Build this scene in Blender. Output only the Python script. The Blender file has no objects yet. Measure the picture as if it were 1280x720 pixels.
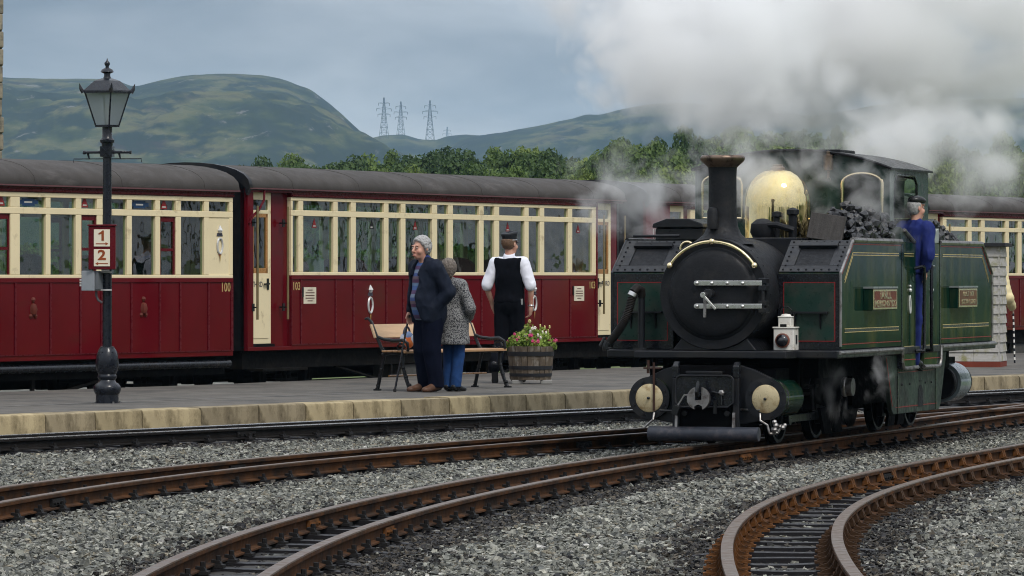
import bpy, bmesh, math, random
import numpy as np
from mathutils import Vector, Matrix, noise as mnoise
R = math.radians
rnd = random.Random(7)
rng = np.random.default_rng(11)
scn = bpy.context.scene
COL = scn.collection

# ------------------------------------------------------------------ camera
F, HOR, EYE = 5800.0, 346.0, 1.54          # focal length (px of a 1280 wide frame), horizon row, eye height over the rails
cam_d = bpy.data.cameras.new('camera'); cam = bpy.data.objects.new('camera', cam_d); COL.objects.link(cam)
cam.location = (0, 0, EYE); cam.rotation_euler = (R(90), 0, 0)
cam_d.sensor_width = 36; cam_d.lens = 36 * F / 1280; cam_d.shift_y = -(360 - HOR) / 1280
cam_d.clip_start = .5; cam_d.clip_end = 20000
scn.camera = cam

# ------------------------------------------------------------------ sky, sun, exposure
SUN_EL, SUN_AZ = 52, 150                    # azimuth clockwise from the view direction (+y): behind the camera, to the right
w = bpy.data.worlds.new('World'); scn.world = w; w.use_nodes = True
nt = w.node_tree; nt.nodes.clear(); N = nt.nodes.new; L = nt.links.new
def mth(op, a, b=None, c=None, t=None):
    n = (t or nt).nodes.new('ShaderNodeMath'); n.operation = op
    for i, v in enumerate((a, b, c)):
        if v is None: continue
        if isinstance(v, (int, float)): n.inputs[i].default_value = v
        else: (t or nt).links.new(v, n.inputs[i])
    return n.outputs[0]
def ramp(t, fac, stops, interp='LINEAR'):
    n = t.nodes.new('ShaderNodeValToRGB'); e = n.color_ramp.elements; n.color_ramp.interpolation = interp
    while len(e) < len(stops): e.new(.5)
    for k, (p, c) in zip(e, stops):
        k.position = p; k.color = (*c, 1) if len(c) == 3 else c
    t.links.new(fac, n.inputs[0]); return n.outputs[0]
sky = N('ShaderNodeTexSky'); sky.sky_type = 'NISHITA'; sky.sun_disc = False
sky.sun_elevation = R(SUN_EL); sky.sun_rotation = R(SUN_AZ)
bg1 = N('ShaderNodeBackground'); bg1.inputs[1].default_value = .1; L(sky.outputs[0], bg1.inputs[0])
tc = N('ShaderNodeTexCoord'); sep = N('ShaderNodeSeparateXYZ'); L(tc.outputs['Generated'], sep.inputs[0])
mp = N('ShaderNodeMapping'); L(tc.outputs['Generated'], mp.inputs[0]); mp.inputs['Scale'].default_value = (7, 7, 24); mp.inputs['Location'].default_value = (3.1, .4, .15)
n1 = N('ShaderNodeTexNoise'); n1.inputs['Scale'].default_value = 1.6; n1.inputs['Detail'].default_value = 6; n1.inputs['Roughness'].default_value = .52; n1.inputs['Distortion'].default_value = .35
L(mp.outputs[0], n1.inputs['Vector'])
cl = ramp(nt, n1.outputs['Fac'], [(.33, (.20, .225, .275)), (.47, (.325, .345, .385)), (.56, (.43, .445, .475)), (.70, (.58, .595, .62))])
zc = mth('MAXIMUM', sep.outputs['Z'], 0.0)
nlow = N('ShaderNodeTexNoise'); nlow.inputs['Scale'].default_value = .55; nlow.inputs['Detail'].default_value = 4; L(mp.outputs[0], nlow.inputs['Vector'])
zl = mth('ADD', zc, mth('MULTIPLY', mth('SUBTRACT', nlow.outputs['Fac'], .5), .07))
layer = ramp(nt, zl, [(.0, (1.08,) * 3), (.030, (1.06, 1.05, 1.03)), (.046, (.80, .81, .83)), (.064, (.70, .72, .76)), (.12, (.86, .86, .87)), (.30, (1.0,) * 3)])
ml = N('ShaderNodeMix'); ml.data_type = 'RGBA'; ml.blend_type = 'MULTIPLY'; ml.inputs[0].default_value = 1; L(cl, ml.inputs[6]); L(layer, ml.inputs[7]); cl = ml.outputs[2]
up = N('ShaderNodeMix'); up.data_type = 'RGBA'; L(ramp(nt, zc, [(.10, (0, 0, 0)), (.34, (.88,) * 3)]), up.inputs[0]); L(cl, up.inputs[6]); up.inputs[7].default_value = (.37, .388, .42, 1); cl = up.outputs[2]   # even overcast higher up
cie = mth('ADD', mth('MULTIPLY', zc, 2.0), 1.0)          # CIE overcast sky: three times brighter overhead
mx = N('ShaderNodeVectorMath'); mx.operation = 'SCALE'; L(cl, mx.inputs[0]); L(cie, mx.inputs['Scale'])
bg2 = N('ShaderNodeBackground'); L(mx.outputs[0], bg2.inputs[0]); bg2.inputs[1].default_value = 1.0
ms = N('ShaderNodeMixShader'); ms.inputs[0].default_value = .90; L(bg1.outputs[0], ms.inputs[1]); L(bg2.outputs[0], ms.inputs[2])
wo = N('ShaderNodeOutputWorld'); L(ms.outputs[0], wo.inputs[0])
sd = bpy.data.lights.new('sun', 'SUN'); sd.energy = 1.5; sd.angle = R(14); sd.color = (1, .95, .88)
sun = bpy.data.objects.new('sun', sd); COL.objects.link(sun)
az = R(SUN_AZ); el = R(SUN_EL)
sun.rotation_euler = Vector((-math.sin(az) * math.cos(el), -math.cos(az) * math.cos(el), -math.sin(el))).to_track_quat('-Z', 'Y').to_euler()
scn.view_settings.view_transform = 'Standard'; scn.view_settings.look = 'None'
scn.view_settings.exposure = 0.34; scn.view_settings.gamma = 1; scn.view_settings.use_curve_mapping = False
cy = scn.cycles
cy.use_denoising = True; cy.filter_width = 1.05; cy.max_bounces = 10; cy.diffuse_bounces = 3; cy.glossy_bounces = 3; cy.transmission_bounces = 6
cy.volume_bounces = 9; cy.transparent_max_bounces = 12; cy.caustics_reflective = False; cy.caustics_refractive = False
cy.volume_step_rate = .5; cy.volume_max_steps = 256

# ------------------------------------------------------------------ helpers: pixels, tags, meshes
def at(px, py=None, Y=None, Z=0.0):
    """A point of the place: distance Y, or the height Z of the plane that the pixel's ray meets."""
    if Y is None: Y = F * (EYE - Z) / (py - HOR)
    x = (px - 640) / F * Y
    return Vector((x, Y, Z if py is None else EYE - (py - HOR) / F * Y))
def srgb(r, g, b):
    f = lambda c: (c / 255 / 12.92) if c <= 10 else ((c / 255 + .055) / 1.055) ** 2.4
    return (f(r), f(g), f(b))
def tag(o, label=None, cat=None, group=None, kind=None):
    if label: o['label'] = label
    if cat: o['category'] = cat
    if group: o['group'] = group
    if kind: o['kind'] = kind
    return o
def empty(name, loc=(0, 0, 0), rz=0.0, label=None, cat=None, group=None):
    o = bpy.data.objects.new(name, None); COL.objects.link(o); o.location = loc; o.rotation_euler = (0, 0, rz)
    o.empty_display_size = .2
    return tag(o, label, cat, group)
def put(name, me, parent=None, loc=None, rot=None):
    o = bpy.data.objects.new(name, me); COL.objects.link(o)
    if parent is not None: o.parent = parent
    if loc is not None: o.location = loc
    if rot is not None: o.rotation_euler = rot
    return o
def copy_tree(o, parent=None):
    c = o.copy(); COL.objects.link(c)
    if parent is not None: c.parent = parent
    for ch in o.children: copy_tree(ch, c)
    return c
def mesh_np(name, V, Fc, mat=None, smooth=False, attr=None):
    """V (n,3), Fc (m,k) with one k, straight into a mesh."""
    V = np.asarray(V, np.float32); Fc = np.asarray(Fc, np.int32); m, k = Fc.shape
    me = bpy.data.meshes.new(name); me.vertices.add(len(V)); me.vertices.foreach_set('co', V.ravel())
    me.loops.add(m * k); me.loops.foreach_set('vertex_index', Fc.ravel())
    me.polygons.add(m); me.polygons.foreach_set('loop_start', np.arange(m, dtype=np.int32) * k)
    try: me.polygons.foreach_set('loop_total', np.full(m, k, np.int32))
    except Exception: pass
    me.polygons.foreach_set('use_smooth', np.full(m, smooth))
    if attr is not None:
        for nm, (dom, arr) in attr.items():
            arr = np.asarray(arr, np.float32)
            if arr.ndim == 1: a = me.attributes.new(nm, 'FLOAT', dom); a.data.foreach_set('value', arr)
            else: a = me.attributes.new(nm, 'FLOAT_COLOR', dom); a.data.foreach_set('color', np.c_[arr, np.ones(len(arr), np.float32)].ravel())
    me.update(calc_edges=True)
    if mat: me.materials.append(mat)
    return me

class MB:
    def __init__(s): s.v = []; s.f = []
    def add(s, vs, fs):
        o = len(s.v); s.v += [tuple(p) for p in vs]; s.f += [tuple(i + o for i in q) for q in fs]; return s
    def box(s, x0, x1, y0, y1, z0, z1):
        x0, x1 = min(x0, x1), max(x0, x1); y0, y1 = min(y0, y1), max(y0, y1); z0, z1 = min(z0, z1), max(z0, z1)
        return s.add([(x0, y0, z0), (x1, y0, z0), (x1, y1, z0), (x0, y1, z0), (x0, y0, z1), (x1, y0, z1), (x1, y1, z1), (x0, y1, z1)],
                     [(0, 3, 2, 1), (4, 5, 6, 7), (0, 1, 5, 4), (1, 2, 6, 5), (2, 3, 7, 6), (3, 0, 4, 7)])
    def prism(s, poly, axis, a, b):
        """poly: 2-D outline in the two other axes (in x, y, z order), extruded along axis from a to b."""
        n = len(poly)
        mk = {'x': lambda p, t: (t, p[0], p[1]), 'y': lambda p, t: (p[0], t, p[1]), 'z': lambda p, t: (p[0], p[1], t)}[axis]
        vs = [mk(p, a) for p in poly] + [mk(p, b) for p in poly]
        return s.add(vs, [tuple(range(n)), tuple(range(2 * n - 1, n - 1, -1))] + [(i, i + n, (i + 1) % n + n, (i + 1) % n) for i in range(n)])
    def lathe(s, prof, c=(0, 0, 0), axis='z', n=24, cap=True):
        """prof: (radius, height) pairs along axis."""
        mk = {'z': lambda r, h, a: (c[0] + r * math.cos(a), c[1] + r * math.sin(a), c[2] + h),
              'y': lambda r, h, a: (c[0] + r * math.cos(a), c[1] + h, c[2] + r * math.sin(a)),
              'x': lambda r, h, a: (c[0] + h, c[1] + r * math.cos(a), c[2] + r * math.sin(a))}[axis]
        vs = [mk(r, h, 2 * math.pi * k / n) for r, h in prof for k in range(n)]
        fs = [(i * n + k, i * n + (k + 1) % n, (i + 1) * n + (k + 1) % n, (i + 1) * n + k) for i in range(len(prof) - 1) for k in range(n)]
        if cap: fs += [tuple(range(n - 1, -1, -1)), tuple(range((len(prof) - 1) * n, len(prof) * n))]
        return s.add(vs, fs)
    def cyl(s, c, r, h, axis='z', n=20): return s.lathe([(r, 0), (r, h)], c, axis, n)
    def tube(s, pts, r, n=8, closed=False):
        P = [Vector(p) for p in pts]; m = len(P); rs = r if isinstance(r, (list, tuple)) else [r] * m
        vs = []; up = None
        for i, p in enumerate(P):
            a = P[(i - 1) % m] if (closed or i > 0) else p; b = P[(i + 1) % m] if (closed or i < m - 1) else p
            t = (b - a).normalized()
            if up is None: up = t.orthogonal().normalized()
            u = (up - t * up.dot(t))
            if u.length < 1e-6: u = t.orthogonal()
            u.normalize(); up = u; q = t.cross(u)
            vs += [p + (u * math.cos(2 * math.pi * k / n) + q * math.sin(2 * math.pi * k / n)) * rs[i] for k in range(n)]
        fs = [(i * n + k, i * n + (k + 1) % n, ((i + 1) % m) * n + (k + 1) % n, ((i + 1) % m) * n + k) for i in range(m if closed else m - 1) for k in range(n)]
        if not closed: fs += [tuple(range(n - 1, -1, -1)), tuple(range((m - 1) * n, m * n))]
        return s.add(vs, fs)
    def ball(s, c, r, n=8, sz=1.0):
        m = max(4, n // 2)
        return s.lathe([(max(r * math.sin(math.pi * i / m), 1e-4), -r * sz * math.cos(math.pi * i / m)) for i in range(m + 1)], c, 'z', n)
    def bar(s, a, b, wd, th):
        """A straight bar of rectangular section from a to b."""
        a = Vector(a); b = Vector(b); t = (b - a).normalized(); u = Vector((0, 0, 1)).cross(t)
        if u.length < 1e-4: u = Vector((1, 0, 0))
        u.normalize(); v = t.cross(u); u *= wd / 2; v *= th / 2
        return s.add([a - u - v, a + u - v, a + u + v, a - u + v, b - u - v, b + u - v, b + u + v, b - u + v],
                     [(3, 2, 1, 0), (4, 5, 6, 7), (0, 1, 5, 4), (1, 2, 6, 5), (2, 3, 7, 6), (3, 0, 4, 7)])
    def mesh(s, name, mat, smooth=35):
        me = bpy.data.meshes.new(name); me.from_pydata(s.v, [], s.f); me.update()
        bm = bmesh.new(); bm.from_mesh(me); bmesh.ops.recalc_face_normals(bm, faces=bm.faces); bm.to_mesh(me); bm.free()
        if smooth:
            me.polygons.foreach_set('use_smooth', [True] * len(me.polygons)); me.set_sharp_from_angle(angle=R(smooth))
        for m in (mat if isinstance(mat, (list, tuple)) else [mat]): me.materials.append(m)
        return me
    def build(s, name, mat, parent=None, smooth=35, bevel=0, loc=None, rot=None, label=None):
        o = put(name, s.mesh(name, mat, smooth), parent, loc, rot)
        if bevel:
            b = o.modifiers.new('edge', 'BEVEL'); b.width = bevel; b.segments = 2; b.limit_method = 'ANGLE'; b.angle_limit = R(40); b.harden_normals = True
        if label: o['label'] = label
        return o

# ------------------------------------------------------------------ materials
def M(name, col, rough=.5, metal=0.0, var=.18, scale=6.0, bump=0.0, bscale=60.0, coat=0.0, dirt=None, stretch=None, rvar=.15, spec=.3):
    """dirt = (colour, amount 0..1, scale[, stretch])"""
    m = bpy.data.materials.new(name); m.use_nodes = True; t = m.node_tree; b = t.nodes['Principled BSDF']
    co = t.nodes.new('ShaderNodeTexCoord').outputs['Object']
    def mapped(sv):
        if not sv: return co
        q = t.nodes.new('ShaderNodeMapping'); q.inputs['Scale'].default_value = sv; t.links.new(co, q.inputs[0]); return q.outputs[0]
    def nz(sc, det=5, vec=co, rg=.6):
        n = t.nodes.new('ShaderNodeTexNoise'); n.inputs['Scale'].default_value = sc; n.inputs['Detail'].default_value = det; n.inputs['Roughness'].default_value = rg
        t.links.new(vec, n.inputs['Vector']); return n.outputs['Fac']
    f = nz(scale, vec=mapped(stretch))
    c = ramp(t, f, [(.25, tuple(x * (1 - var) for x in col)), (.75, tuple(min(1, x * (1 + var)) for x in col))])
    if dirt:
        dc, am, ds = dirt[:3]; d = nz(ds, 7, mapped(dirt[3]) if len(dirt) > 3 else co, .68)
        k = ramp(t, d, [(.62 - am * .45, (0, 0, 0)), (.74 - am * .25, (1, 1, 1))])
        mxn = t.nodes.new('ShaderNodeMix'); mxn.data_type = 'RGBA'; t.links.new(k, mxn.inputs[0]); t.links.new(c, mxn.inputs[6]); mxn.inputs[7].default_value = (*dc, 1)
        c = mxn.outputs[2]
    t.links.new(c, b.inputs['Base Color'])
    rr = nz(scale * 3.1, 4)
    t.links.new(ramp(t, rr, [(.3, (max(0, rough - rvar),) * 3), (.7, (min(1, rough + rvar),) * 3)]), b.inputs['Roughness'])
    b.inputs['Metallic'].default_value = metal; b.inputs['Coat Weight'].default_value = coat; b.inputs['Coat Roughness'].default_value = .08
    b.inputs['Specular IOR Level'].default_value = spec
    if bump:
        bp = t.nodes.new('ShaderNodeBump'); bp.inputs['Strength'].default_value = bump; bp.inputs['Distance'].default_value = .01
        t.links.new(nz(bscale, 4), bp.inputs['Height']); t.links.new(bp.outputs[0], b.inputs['Normal'])
    return m
maroon = M('maroon_paint', (.104, .0045, .0085), .085, var=.18, scale=1.1, dirt=((.080, .016, .012), .16, 1.0, (1, .35, 1.3)), spec=.10, rvar=.03, bump=.03, bscale=3)
maroon_dk = M('maroon_trim', (.095, .006, .011), .3, var=.12, spec=.15)
cream = M('cream_paint', (.80, .68, .43), .35, var=.05, scale=3, coat=.1, dirt=((.52, .42, .25), .08, 5), rvar=.08)
roof_felt = M('roof_felt', (.056, .050, .046), .8, var=.25, scale=1.5, bump=.3, bscale=90, dirt=((.11, .10, .095), .10, 2.5, (1, .25, 1)), spec=.3)
black_paint = M('black_paint', (.008, .009, .012), .4, var=.3, coat=.05, dirt=((.020, .019, .018), .35, 4), bump=.06, bscale=40)
black_gloss = M('black_gloss_paint', (.007, .008, .011), .25, var=.3, coat=.15, dirt=((.02, .018, .018), .2, 5))
lamp_black = M('lamp_post_paint', (.007, .009, .015), .3, var=.25, coat=.2, dirt=((.016, .018, .022), .25, 9), bump=.1, bscale=50)
soot = M('soot_black', (.007, .0078, .010), .6, var=.4, scale=9, bump=.25, bscale=45, dirt=((.018, .017, .017), .2, 6), spec=.25)
motion_black = M('motion_black', (.0025, .0025, .003), .8, var=.4, spec=.06)
under_black = M('underframe_black', (.005, .0048, .0045), .8, var=.35, dirt=((.014, .012, .010), .3, 5), spec=.08)
loco_green = M('loco_green_paint', (.005, .024, .016), .085, var=.25, scale=3, spec=.04, dirt=((.052, .062, .022), .34, 2.4, (1.8, 1.8, .26)), rvar=.04, bump=.03, bscale=4)  # olive streaks: grime, together with vertical reflections put into the colour
loco_green_dk = M('loco_green_soiled', (.006, .028, .020), .33, var=.3, scale=5, coat=.05, dirt=((.03, .035, .028), .4, 4), rvar=.12)
skirt_green = M('cab_skirt_green', (.024, .042, .030), .5, var=.3, scale=5, dirt=((.012, .014, .012), .42, 7, (1, 1, .5)))
brass = M('polished_brass', (.90, .74, .46), .2, 1.0, var=.08, scale=9, rvar=.08, bump=.10, bscale=9)
dome_brass = M('dome_brass', (.92, .74, .36), .06, 1.0, var=.05, scale=6, rvar=.04, bump=.012, bscale=5, dirt=((.66, .48, .20), .10, 4))
copper = M('copper', (.22, .16, .12), .42, 1.0, var=.3, dirt=((.06, .045, .04), .35, 12))
steel = M('bright_steel', (.62, .61, .59), .28, 1.0, var=.12, rvar=.1)
worn_steel = M('worn_steel', (.30, .29, .28), .42, .9, var=.25, dirt=((.08, .06, .05), .3, 14))
red_line = M('red_lining', (.24, .012, .013), .4, var=.1)
gold_line = M('gold_lining', (.55, .42, .18), .4, var=.1)
disc_cream = M('cylinder_cover_cream', (.55, .46, .28), .35, .35, var=.12, dirt=((.30, .20, .09), .25, 9))
rail_side = M('rail_rust', (.085, .038, .016), .85, var=.35, scale=5, bump=.25, bscale=70, dirt=((.028, .019, .014), .45, 3), spec=.1)
rail_top = M('rail_head', (.135, .097, .070), .42, .4, var=.25, scale=4, dirt=((.10, .055, .03), .42, 4))
rail_bright = M('rail_head_polished', (.50, .49, .49), .25, .9, var=.15, scale=4)
rail_dark = M('rail_oily', (.014, .012, .011), .6, var=.35, scale=5, bump=.2, bscale=70, spec=.15)
chair_rust = M('cast_chair_rust', (.150, .062, .020), .85, var=.3, scale=14, bump=.3, bscale=60, dirt=((.030, .019, .012), .42, 9), spec=.1)
chair_dark = M('chair_oily', (.014, .013, .013), .6, var=.4, scale=14, bump=.3, bscale=60, spec=.2)
sleeper_m = M('sleeper_wood', (.016, .015, .017), .5, var=.4, scale=9, bump=.4, bscale=50, stretch=(.25, 2, 2), dirt=((.034, .031, .030), .25, 9, (.3, 2, 2)), spec=.15)
asphalt = M('platform_asphalt', (.112, .103, .090), .85, var=.28, scale=1.7, bump=.45, bscale=110, dirt=((.062, .060, .056), .34, 1.3))
kerb_m = M('kerb_stone', (.37, .305, .19), .85, var=.2, scale=2.5, bump=.35, bscale=50, dirt=((.15, .12, .07), .40, 4.0, (1, 1, .8)))
def tone_by_object(m, lo, hi):
    t = m.node_tree; b = t.nodes['Principled BSDF']; l = b.inputs['Base Color'].links[0]; oi = t.nodes.new('ShaderNodeObjectInfo'); x = t.nodes.new('ShaderNodeMix'); x.data_type = 'RGBA'; x.blend_type = 'MULTIPLY'; x.inputs[0].default_value = 1
    t.links.new(l.from_socket, x.inputs[6]); t.links.new(ramp(t, oi.outputs['Random'], [(0, lo), (1, hi)]), x.inputs[7]); t.links.new(x.outputs[2], b.inputs['Base Color'])
tone_by_object(kerb_m, (.70, .70, .72), (1.10, 1.08, 1.0))
white_line = M('worn_white_line', (.22, .215, .205), .8, var=.25, scale=9, dirt=((.13, .125, .12), .5, 7))
wood_seat = M('bench_wood', (.42, .24, .12), .4, var=.2, scale=5, stretch=(6, .4, 6), coat=.2)
wood_back = M('bench_back_wood', (.52, .36, .22), .5, var=.15, scale=5, stretch=(6, .4, 6))
varnish = M('varnished_wood', (.36, .17, .05), .3, var=.2, scale=7, stretch=(4, 4, .5), coat=.3)
iron = M('cast_iron_black', (.007, .008, .009), .38, var=.3, coat=.08, bump=.2, bscale=60)
oak = M('barrel_oak', (.105, .080, .056), .8, var=.4, scale=7, stretch=(2.5, 2.5, .5), bump=.5, bscale=40, dirt=((.26, .235, .20), .22, 9, (1, 1, .4)))
hoop_m = M('barrel_hoop', (.016, .017, .02), .5, var=.4)
leaf_m = M('plant_leaf', (.13, .22, .035), .6, var=.5, scale=30)
white_paint = M('white_paint', (.78, .76, .70), .4, var=.06, dirt=((.42, .36, .29), .16, 14))
grey_box = M('grey_enamel', (.26, .28, .30), .4, var=.08)
seat_m = M('seat_moquette', (.055, .010, .013), .8, var=.35, scale=30)
seat_b = M('seat_patterned', (.075, .08, .10), .85, var=.7, scale=45)
linen = M('white_linen', (.62, .60, .66), .8, var=.06)
ceil_m = M('carriage_ceiling', (.50, .42, .28), .7, var=.05)
weather = M('weathered_board', (.40, .385, .36), .85, var=.2, scale=6, stretch=(.6, .6, 4), bump=.4, bscale=30, dirt=((.23, .22, .10), .26, 5))
slate = M('hut_felt', (.02, .021, .024), .7, var=.3)
stone_m = M('building_stone', (.27, .235, .17), .9, var=.3, scale=3, bump=.5, bscale=25, dirt=((.10, .095, .08), .35, 5))
mortar = M('mortar', (.17, .16, .14), .9)
coal_m = M('coal', (.012, .012, .014), .42, var=.5, scale=20, bump=.4, bscale=60, spec=.6)
plank_dk = M('dark_weathered_plank', (.05, .045, .042), .7, var=.35, scale=6, stretch=(5, 1, .6), bump=.3)
def glass_mat(name, tint, alpha, rough=.02):
    m = bpy.data.materials.new(name); m.use_nodes = True; t = m.node_tree; t.nodes.clear()
    tr = t.nodes.new('ShaderNodeBsdfTransparent'); tr.inputs[0].default_value = (*tint, 1)
    gl = t.nodes.new('ShaderNodeBsdfGlossy'); gl.inputs['Roughness'].default_value = rough; gl.inputs[0].default_value = (.95, .97, 1, 1)
    fr = t.nodes.new('ShaderNodeFresnel'); fr.inputs[0].default_value = 1.5
    co = t.nodes.new('ShaderNodeTexCoord'); nz = t.nodes.new('ShaderNodeTexNoise'); nz.inputs['Scale'].default_value = 2.2; nz.inputs['Detail'].default_value = 2
    t.links.new(co.outputs['Object'], nz.inputs['Vector'])
    bp = t.nodes.new('ShaderNodeBump'); bp.inputs['Strength'].default_value = .12; bp.inputs['Distance'].default_value = .05
    t.links.new(nz.outputs['Fac'], bp.inputs['Height']); t.links.new(bp.outputs[0], gl.inputs['Normal'])
    k = mth('MINIMUM', mth('ADD', mth('MULTIPLY', fr.outputs[0], 1.2, t=t), alpha, t=t), 1.0, t=t)
    k = mth('MULTIPLY', k, mth('SUBTRACT', 1.0, t.nodes.new('ShaderNodeNewGeometry').outputs['Backfacing'], t=t), t=t)
    mx = t.nodes.new('ShaderNodeMixShader'); t.links.new(k, mx.inputs[0]); t.links.new(tr.outputs[0], mx.inputs[1]); t.links.new(gl.outputs[0], mx.inputs[2])
    o = t.nodes.new('ShaderNodeOutputMaterial'); t.links.new(mx.outputs[0], o.inputs[0]); return m
glass = glass_mat('window_glass', (.68, .79, .71), .02)
lantern_glass = glass_mat('lantern_glass', (.88, .90, .92), .10, .08)
t = lantern_glass.node_tree; o_ = next(n for n in t.nodes if n.type == 'OUTPUT_MATERIAL'); src = o_.inputs[0].links[0].from_socket
df = t.nodes.new('ShaderNodeBsdfTranslucent'); df.inputs[0].default_value = (.75, .77, .80, 1); mx_ = t.nodes.new('ShaderNodeMixShader'); mx_.inputs[0].default_value = .38; t.links.new(src, mx_.inputs[1]); t.links.new(df.outputs[0], mx_.inputs[2]); t.links.new(mx_.outputs[0], o_.inputs[0])
def lettering(name, body, size, mat, parent, loc, rot, label=None, extrude=.0012, align='CENTER', sx=1.0, bold=.012):
    c = bpy.data.curves.new(name, 'FONT'); c.body = body; c.size = size; c.extrude = extrude; c.align_x = align; c.align_y = 'CENTER'
    c.resolution_u = 2; c.materials.append(mat)
    c.offset = size * bold; tmp = bpy.data.objects.new(name, c); me = bpy.data.meshes.new_from_object(tmp); me.name = name; bpy.data.objects.remove(tmp)
    o = put(name, me, parent, loc, rot); o.scale = (sx, 1, 1)
    if label: o['label'] = label
    return o
FACE_X = (R(90), 0, R(90))      # text on a +x face
FACE_F = (R(90), 0, 0)          # text on a -y face

# ------------------------------------------------------------------ signed-distance bodies (people): smooth unions meshed by surface nets
class SDF:
    def __init__(s, lo, hi, h):
        s.lo = np.array(lo, np.float32); s.h = h; s.n = np.ceil((np.array(hi) - s.lo) / h).astype(int) + 1
        s.D = np.full(s.n, 1.0, np.float32)
    def blk(s, lo, hi, pad):
        a = np.maximum(0, np.floor((np.array(lo) - pad - s.lo) / s.h).astype(int)); b = np.minimum(s.n, np.ceil((np.array(hi) + pad - s.lo) / s.h).astype(int) + 1)
        if np.any(b <= a): return None, None
        ax = [s.lo[i] + s.h * np.arange(a[i], b[i], dtype=np.float32) for i in range(3)]
        return (slice(a[0], b[0]), slice(a[1], b[1]), slice(a[2], b[2])), np.meshgrid(*ax, indexing='ij')
    def comb(s, sl, d, k, op):
        A = s.D[sl]
        if op == 'add':
            if k > 0:
                q = np.clip(.5 + .5 * (A - d) / k, 0, 1); s.D[sl] = A * (1 - q) + d * q - k * q * (1 - q)
            else: s.D[sl] = np.minimum(A, d)
        else:
            d = -d
            if k > 0:
                q = np.clip(.5 - .5 * (A - d) / k, 0, 1); s.D[sl] = A * (1 - q) + d * q + k * q * (1 - q)
            else: s.D[sl] = np.maximum(A, d)
    def cone(s, a, b, ra, rb, k=.02, op='add'):
        a = np.array(a, np.float32); b = np.array(b, np.float32); r = max(ra, rb)
        sl, g = s.blk(np.minimum(a, b) - r, np.maximum(a, b) + r, k + 3 * s.h)
        if sl is None: return s
        ab = b - a; L2 = max(float(ab @ ab), 1e-9)
        p = [g[i] - a[i] for i in range(3)]
        t = np.clip((p[0] * ab[0] + p[1] * ab[1] + p[2] * ab[2]) / L2, 0, 1)
        d = np.sqrt(sum((p[i] - t * ab[i]) ** 2 for i in range(3))) - (ra + (rb - ra) * t)
        s.comb(sl, d, k, op); return s
    def ell(s, c, r, k=.02, op='add', rot=None):
        c = np.array(c, np.float32); r = np.array(r, np.float32); m = float(r.max())
        sl, g = s.blk(c - m, c + m, k + 3 * s.h)
        if sl is None: return s
        p = [g[i] - c[i] for i in range(3)]
        if rot is not None:
            Q = np.array(rot, np.float32); p = [sum(Q[j, i] * p[j] for j in range(3)) for i in range(3)]
        k0 = np.sqrt(sum((p[i] / r[i]) ** 2 for i in range(3))); k1 = np.sqrt(sum((p[i] / r[i] ** 2) ** 2 for i in range(3)))
        s.comb(sl, k0 * (k0 - 1) / np.maximum(k1, 1e-6), k, op); return s
    def cut(s, n, c, k=.004):
        """Take away everything on the side the normal n points to from point c."""
        sl, g = s.blk(s.lo, s.lo + s.h * s.n, 0); n = np.array(n, float); n /= np.linalg.norm(n)
        d = -sum((g[i] - c[i]) * n[i] for i in range(3)); s.comb(sl, d.astype(np.float32), k, 'sub'); return s
    def cutbox(s, lo, hi):
        sl, g = s.blk(lo, hi, .03)
        if sl is None: return s
        c = (np.array(lo) + hi) / 2; e = (np.array(hi) - lo) / 2
        d = np.max(np.stack([np.abs(g[i] - c[i]) - e[i] for i in range(3)]), 0); s.comb(sl, d.astype(np.float32), .004, 'sub'); return s
    def mesh(s):
        D = s.D; S = D < 0
        C = [(i, j, k) for i in (0, 1) for j in (0, 1) for k in (0, 1)]; nx, ny, nz = (x - 1 for x in D.shape)
        cnt = sum(S[i:i + nx, j:j + ny, k:k + nz].astype(np.int8) for i, j, k in C)
        idx = np.argwhere((cnt > 0) & (cnt < 8)); cid = np.full((nx, ny, nz), -1, np.int32); cid[tuple(idx.T)] = np.arange(len(idx))
        val = np.stack([D[idx[:, 0] + i, idx[:, 1] + j, idx[:, 2] + k] for i, j, k in C], 1)
        acc = np.zeros((len(idx), 3)); num = np.zeros(len(idx))
        for a in range(8):
            for b in range(a + 1, 8):
                dd = np.array(C[b]) - np.array(C[a])
                if np.abs(dd).sum() != 1 or dd.min() < 0: continue
                va, vb = val[:, a], val[:, b]; m = (va < 0) != (vb < 0)
                t = np.where(m, va / np.where(m, va - vb, 1), 0)
                acc += np.where(m[:, None], np.array(C[a]) + t[:, None] * dd, 0); num += m
        V = s.lo + s.h * (idx + acc / num[:, None])
        fs = []
        for ax in range(3):
            sa = [slice(None)] * 3; sb = [slice(None)] * 3; sa[ax] = slice(0, -1); sb[ax] = slice(1, None)
            A = S[tuple(sa)]; B = S[tuple(sb)]; e = np.argwhere(A != B); u, v = (ax + 1) % 3, (ax + 2) % 3
            e = e[(e[:, u] > 0) & (e[:, v] > 0) & (e[:, u] < D.shape[u] - 1) & (e[:, v] < D.shape[v] - 1)]
            def q(du, dv):
                x = e.copy(); x[:, u] -= du; x[:, v] -= dv; return cid[tuple(x.T)]
            Q = np.stack([q(1, 1), q(0, 1), q(0, 0), q(1, 0)], 1)
            inn = S[tuple(e.T)]; Q[~inn] = Q[~inn][:, ::-1]; fs.append(Q)
        Fq = np.concatenate(fs); Fq = Fq[(Fq >= 0).all(1)]
        return V, Fq
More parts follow.
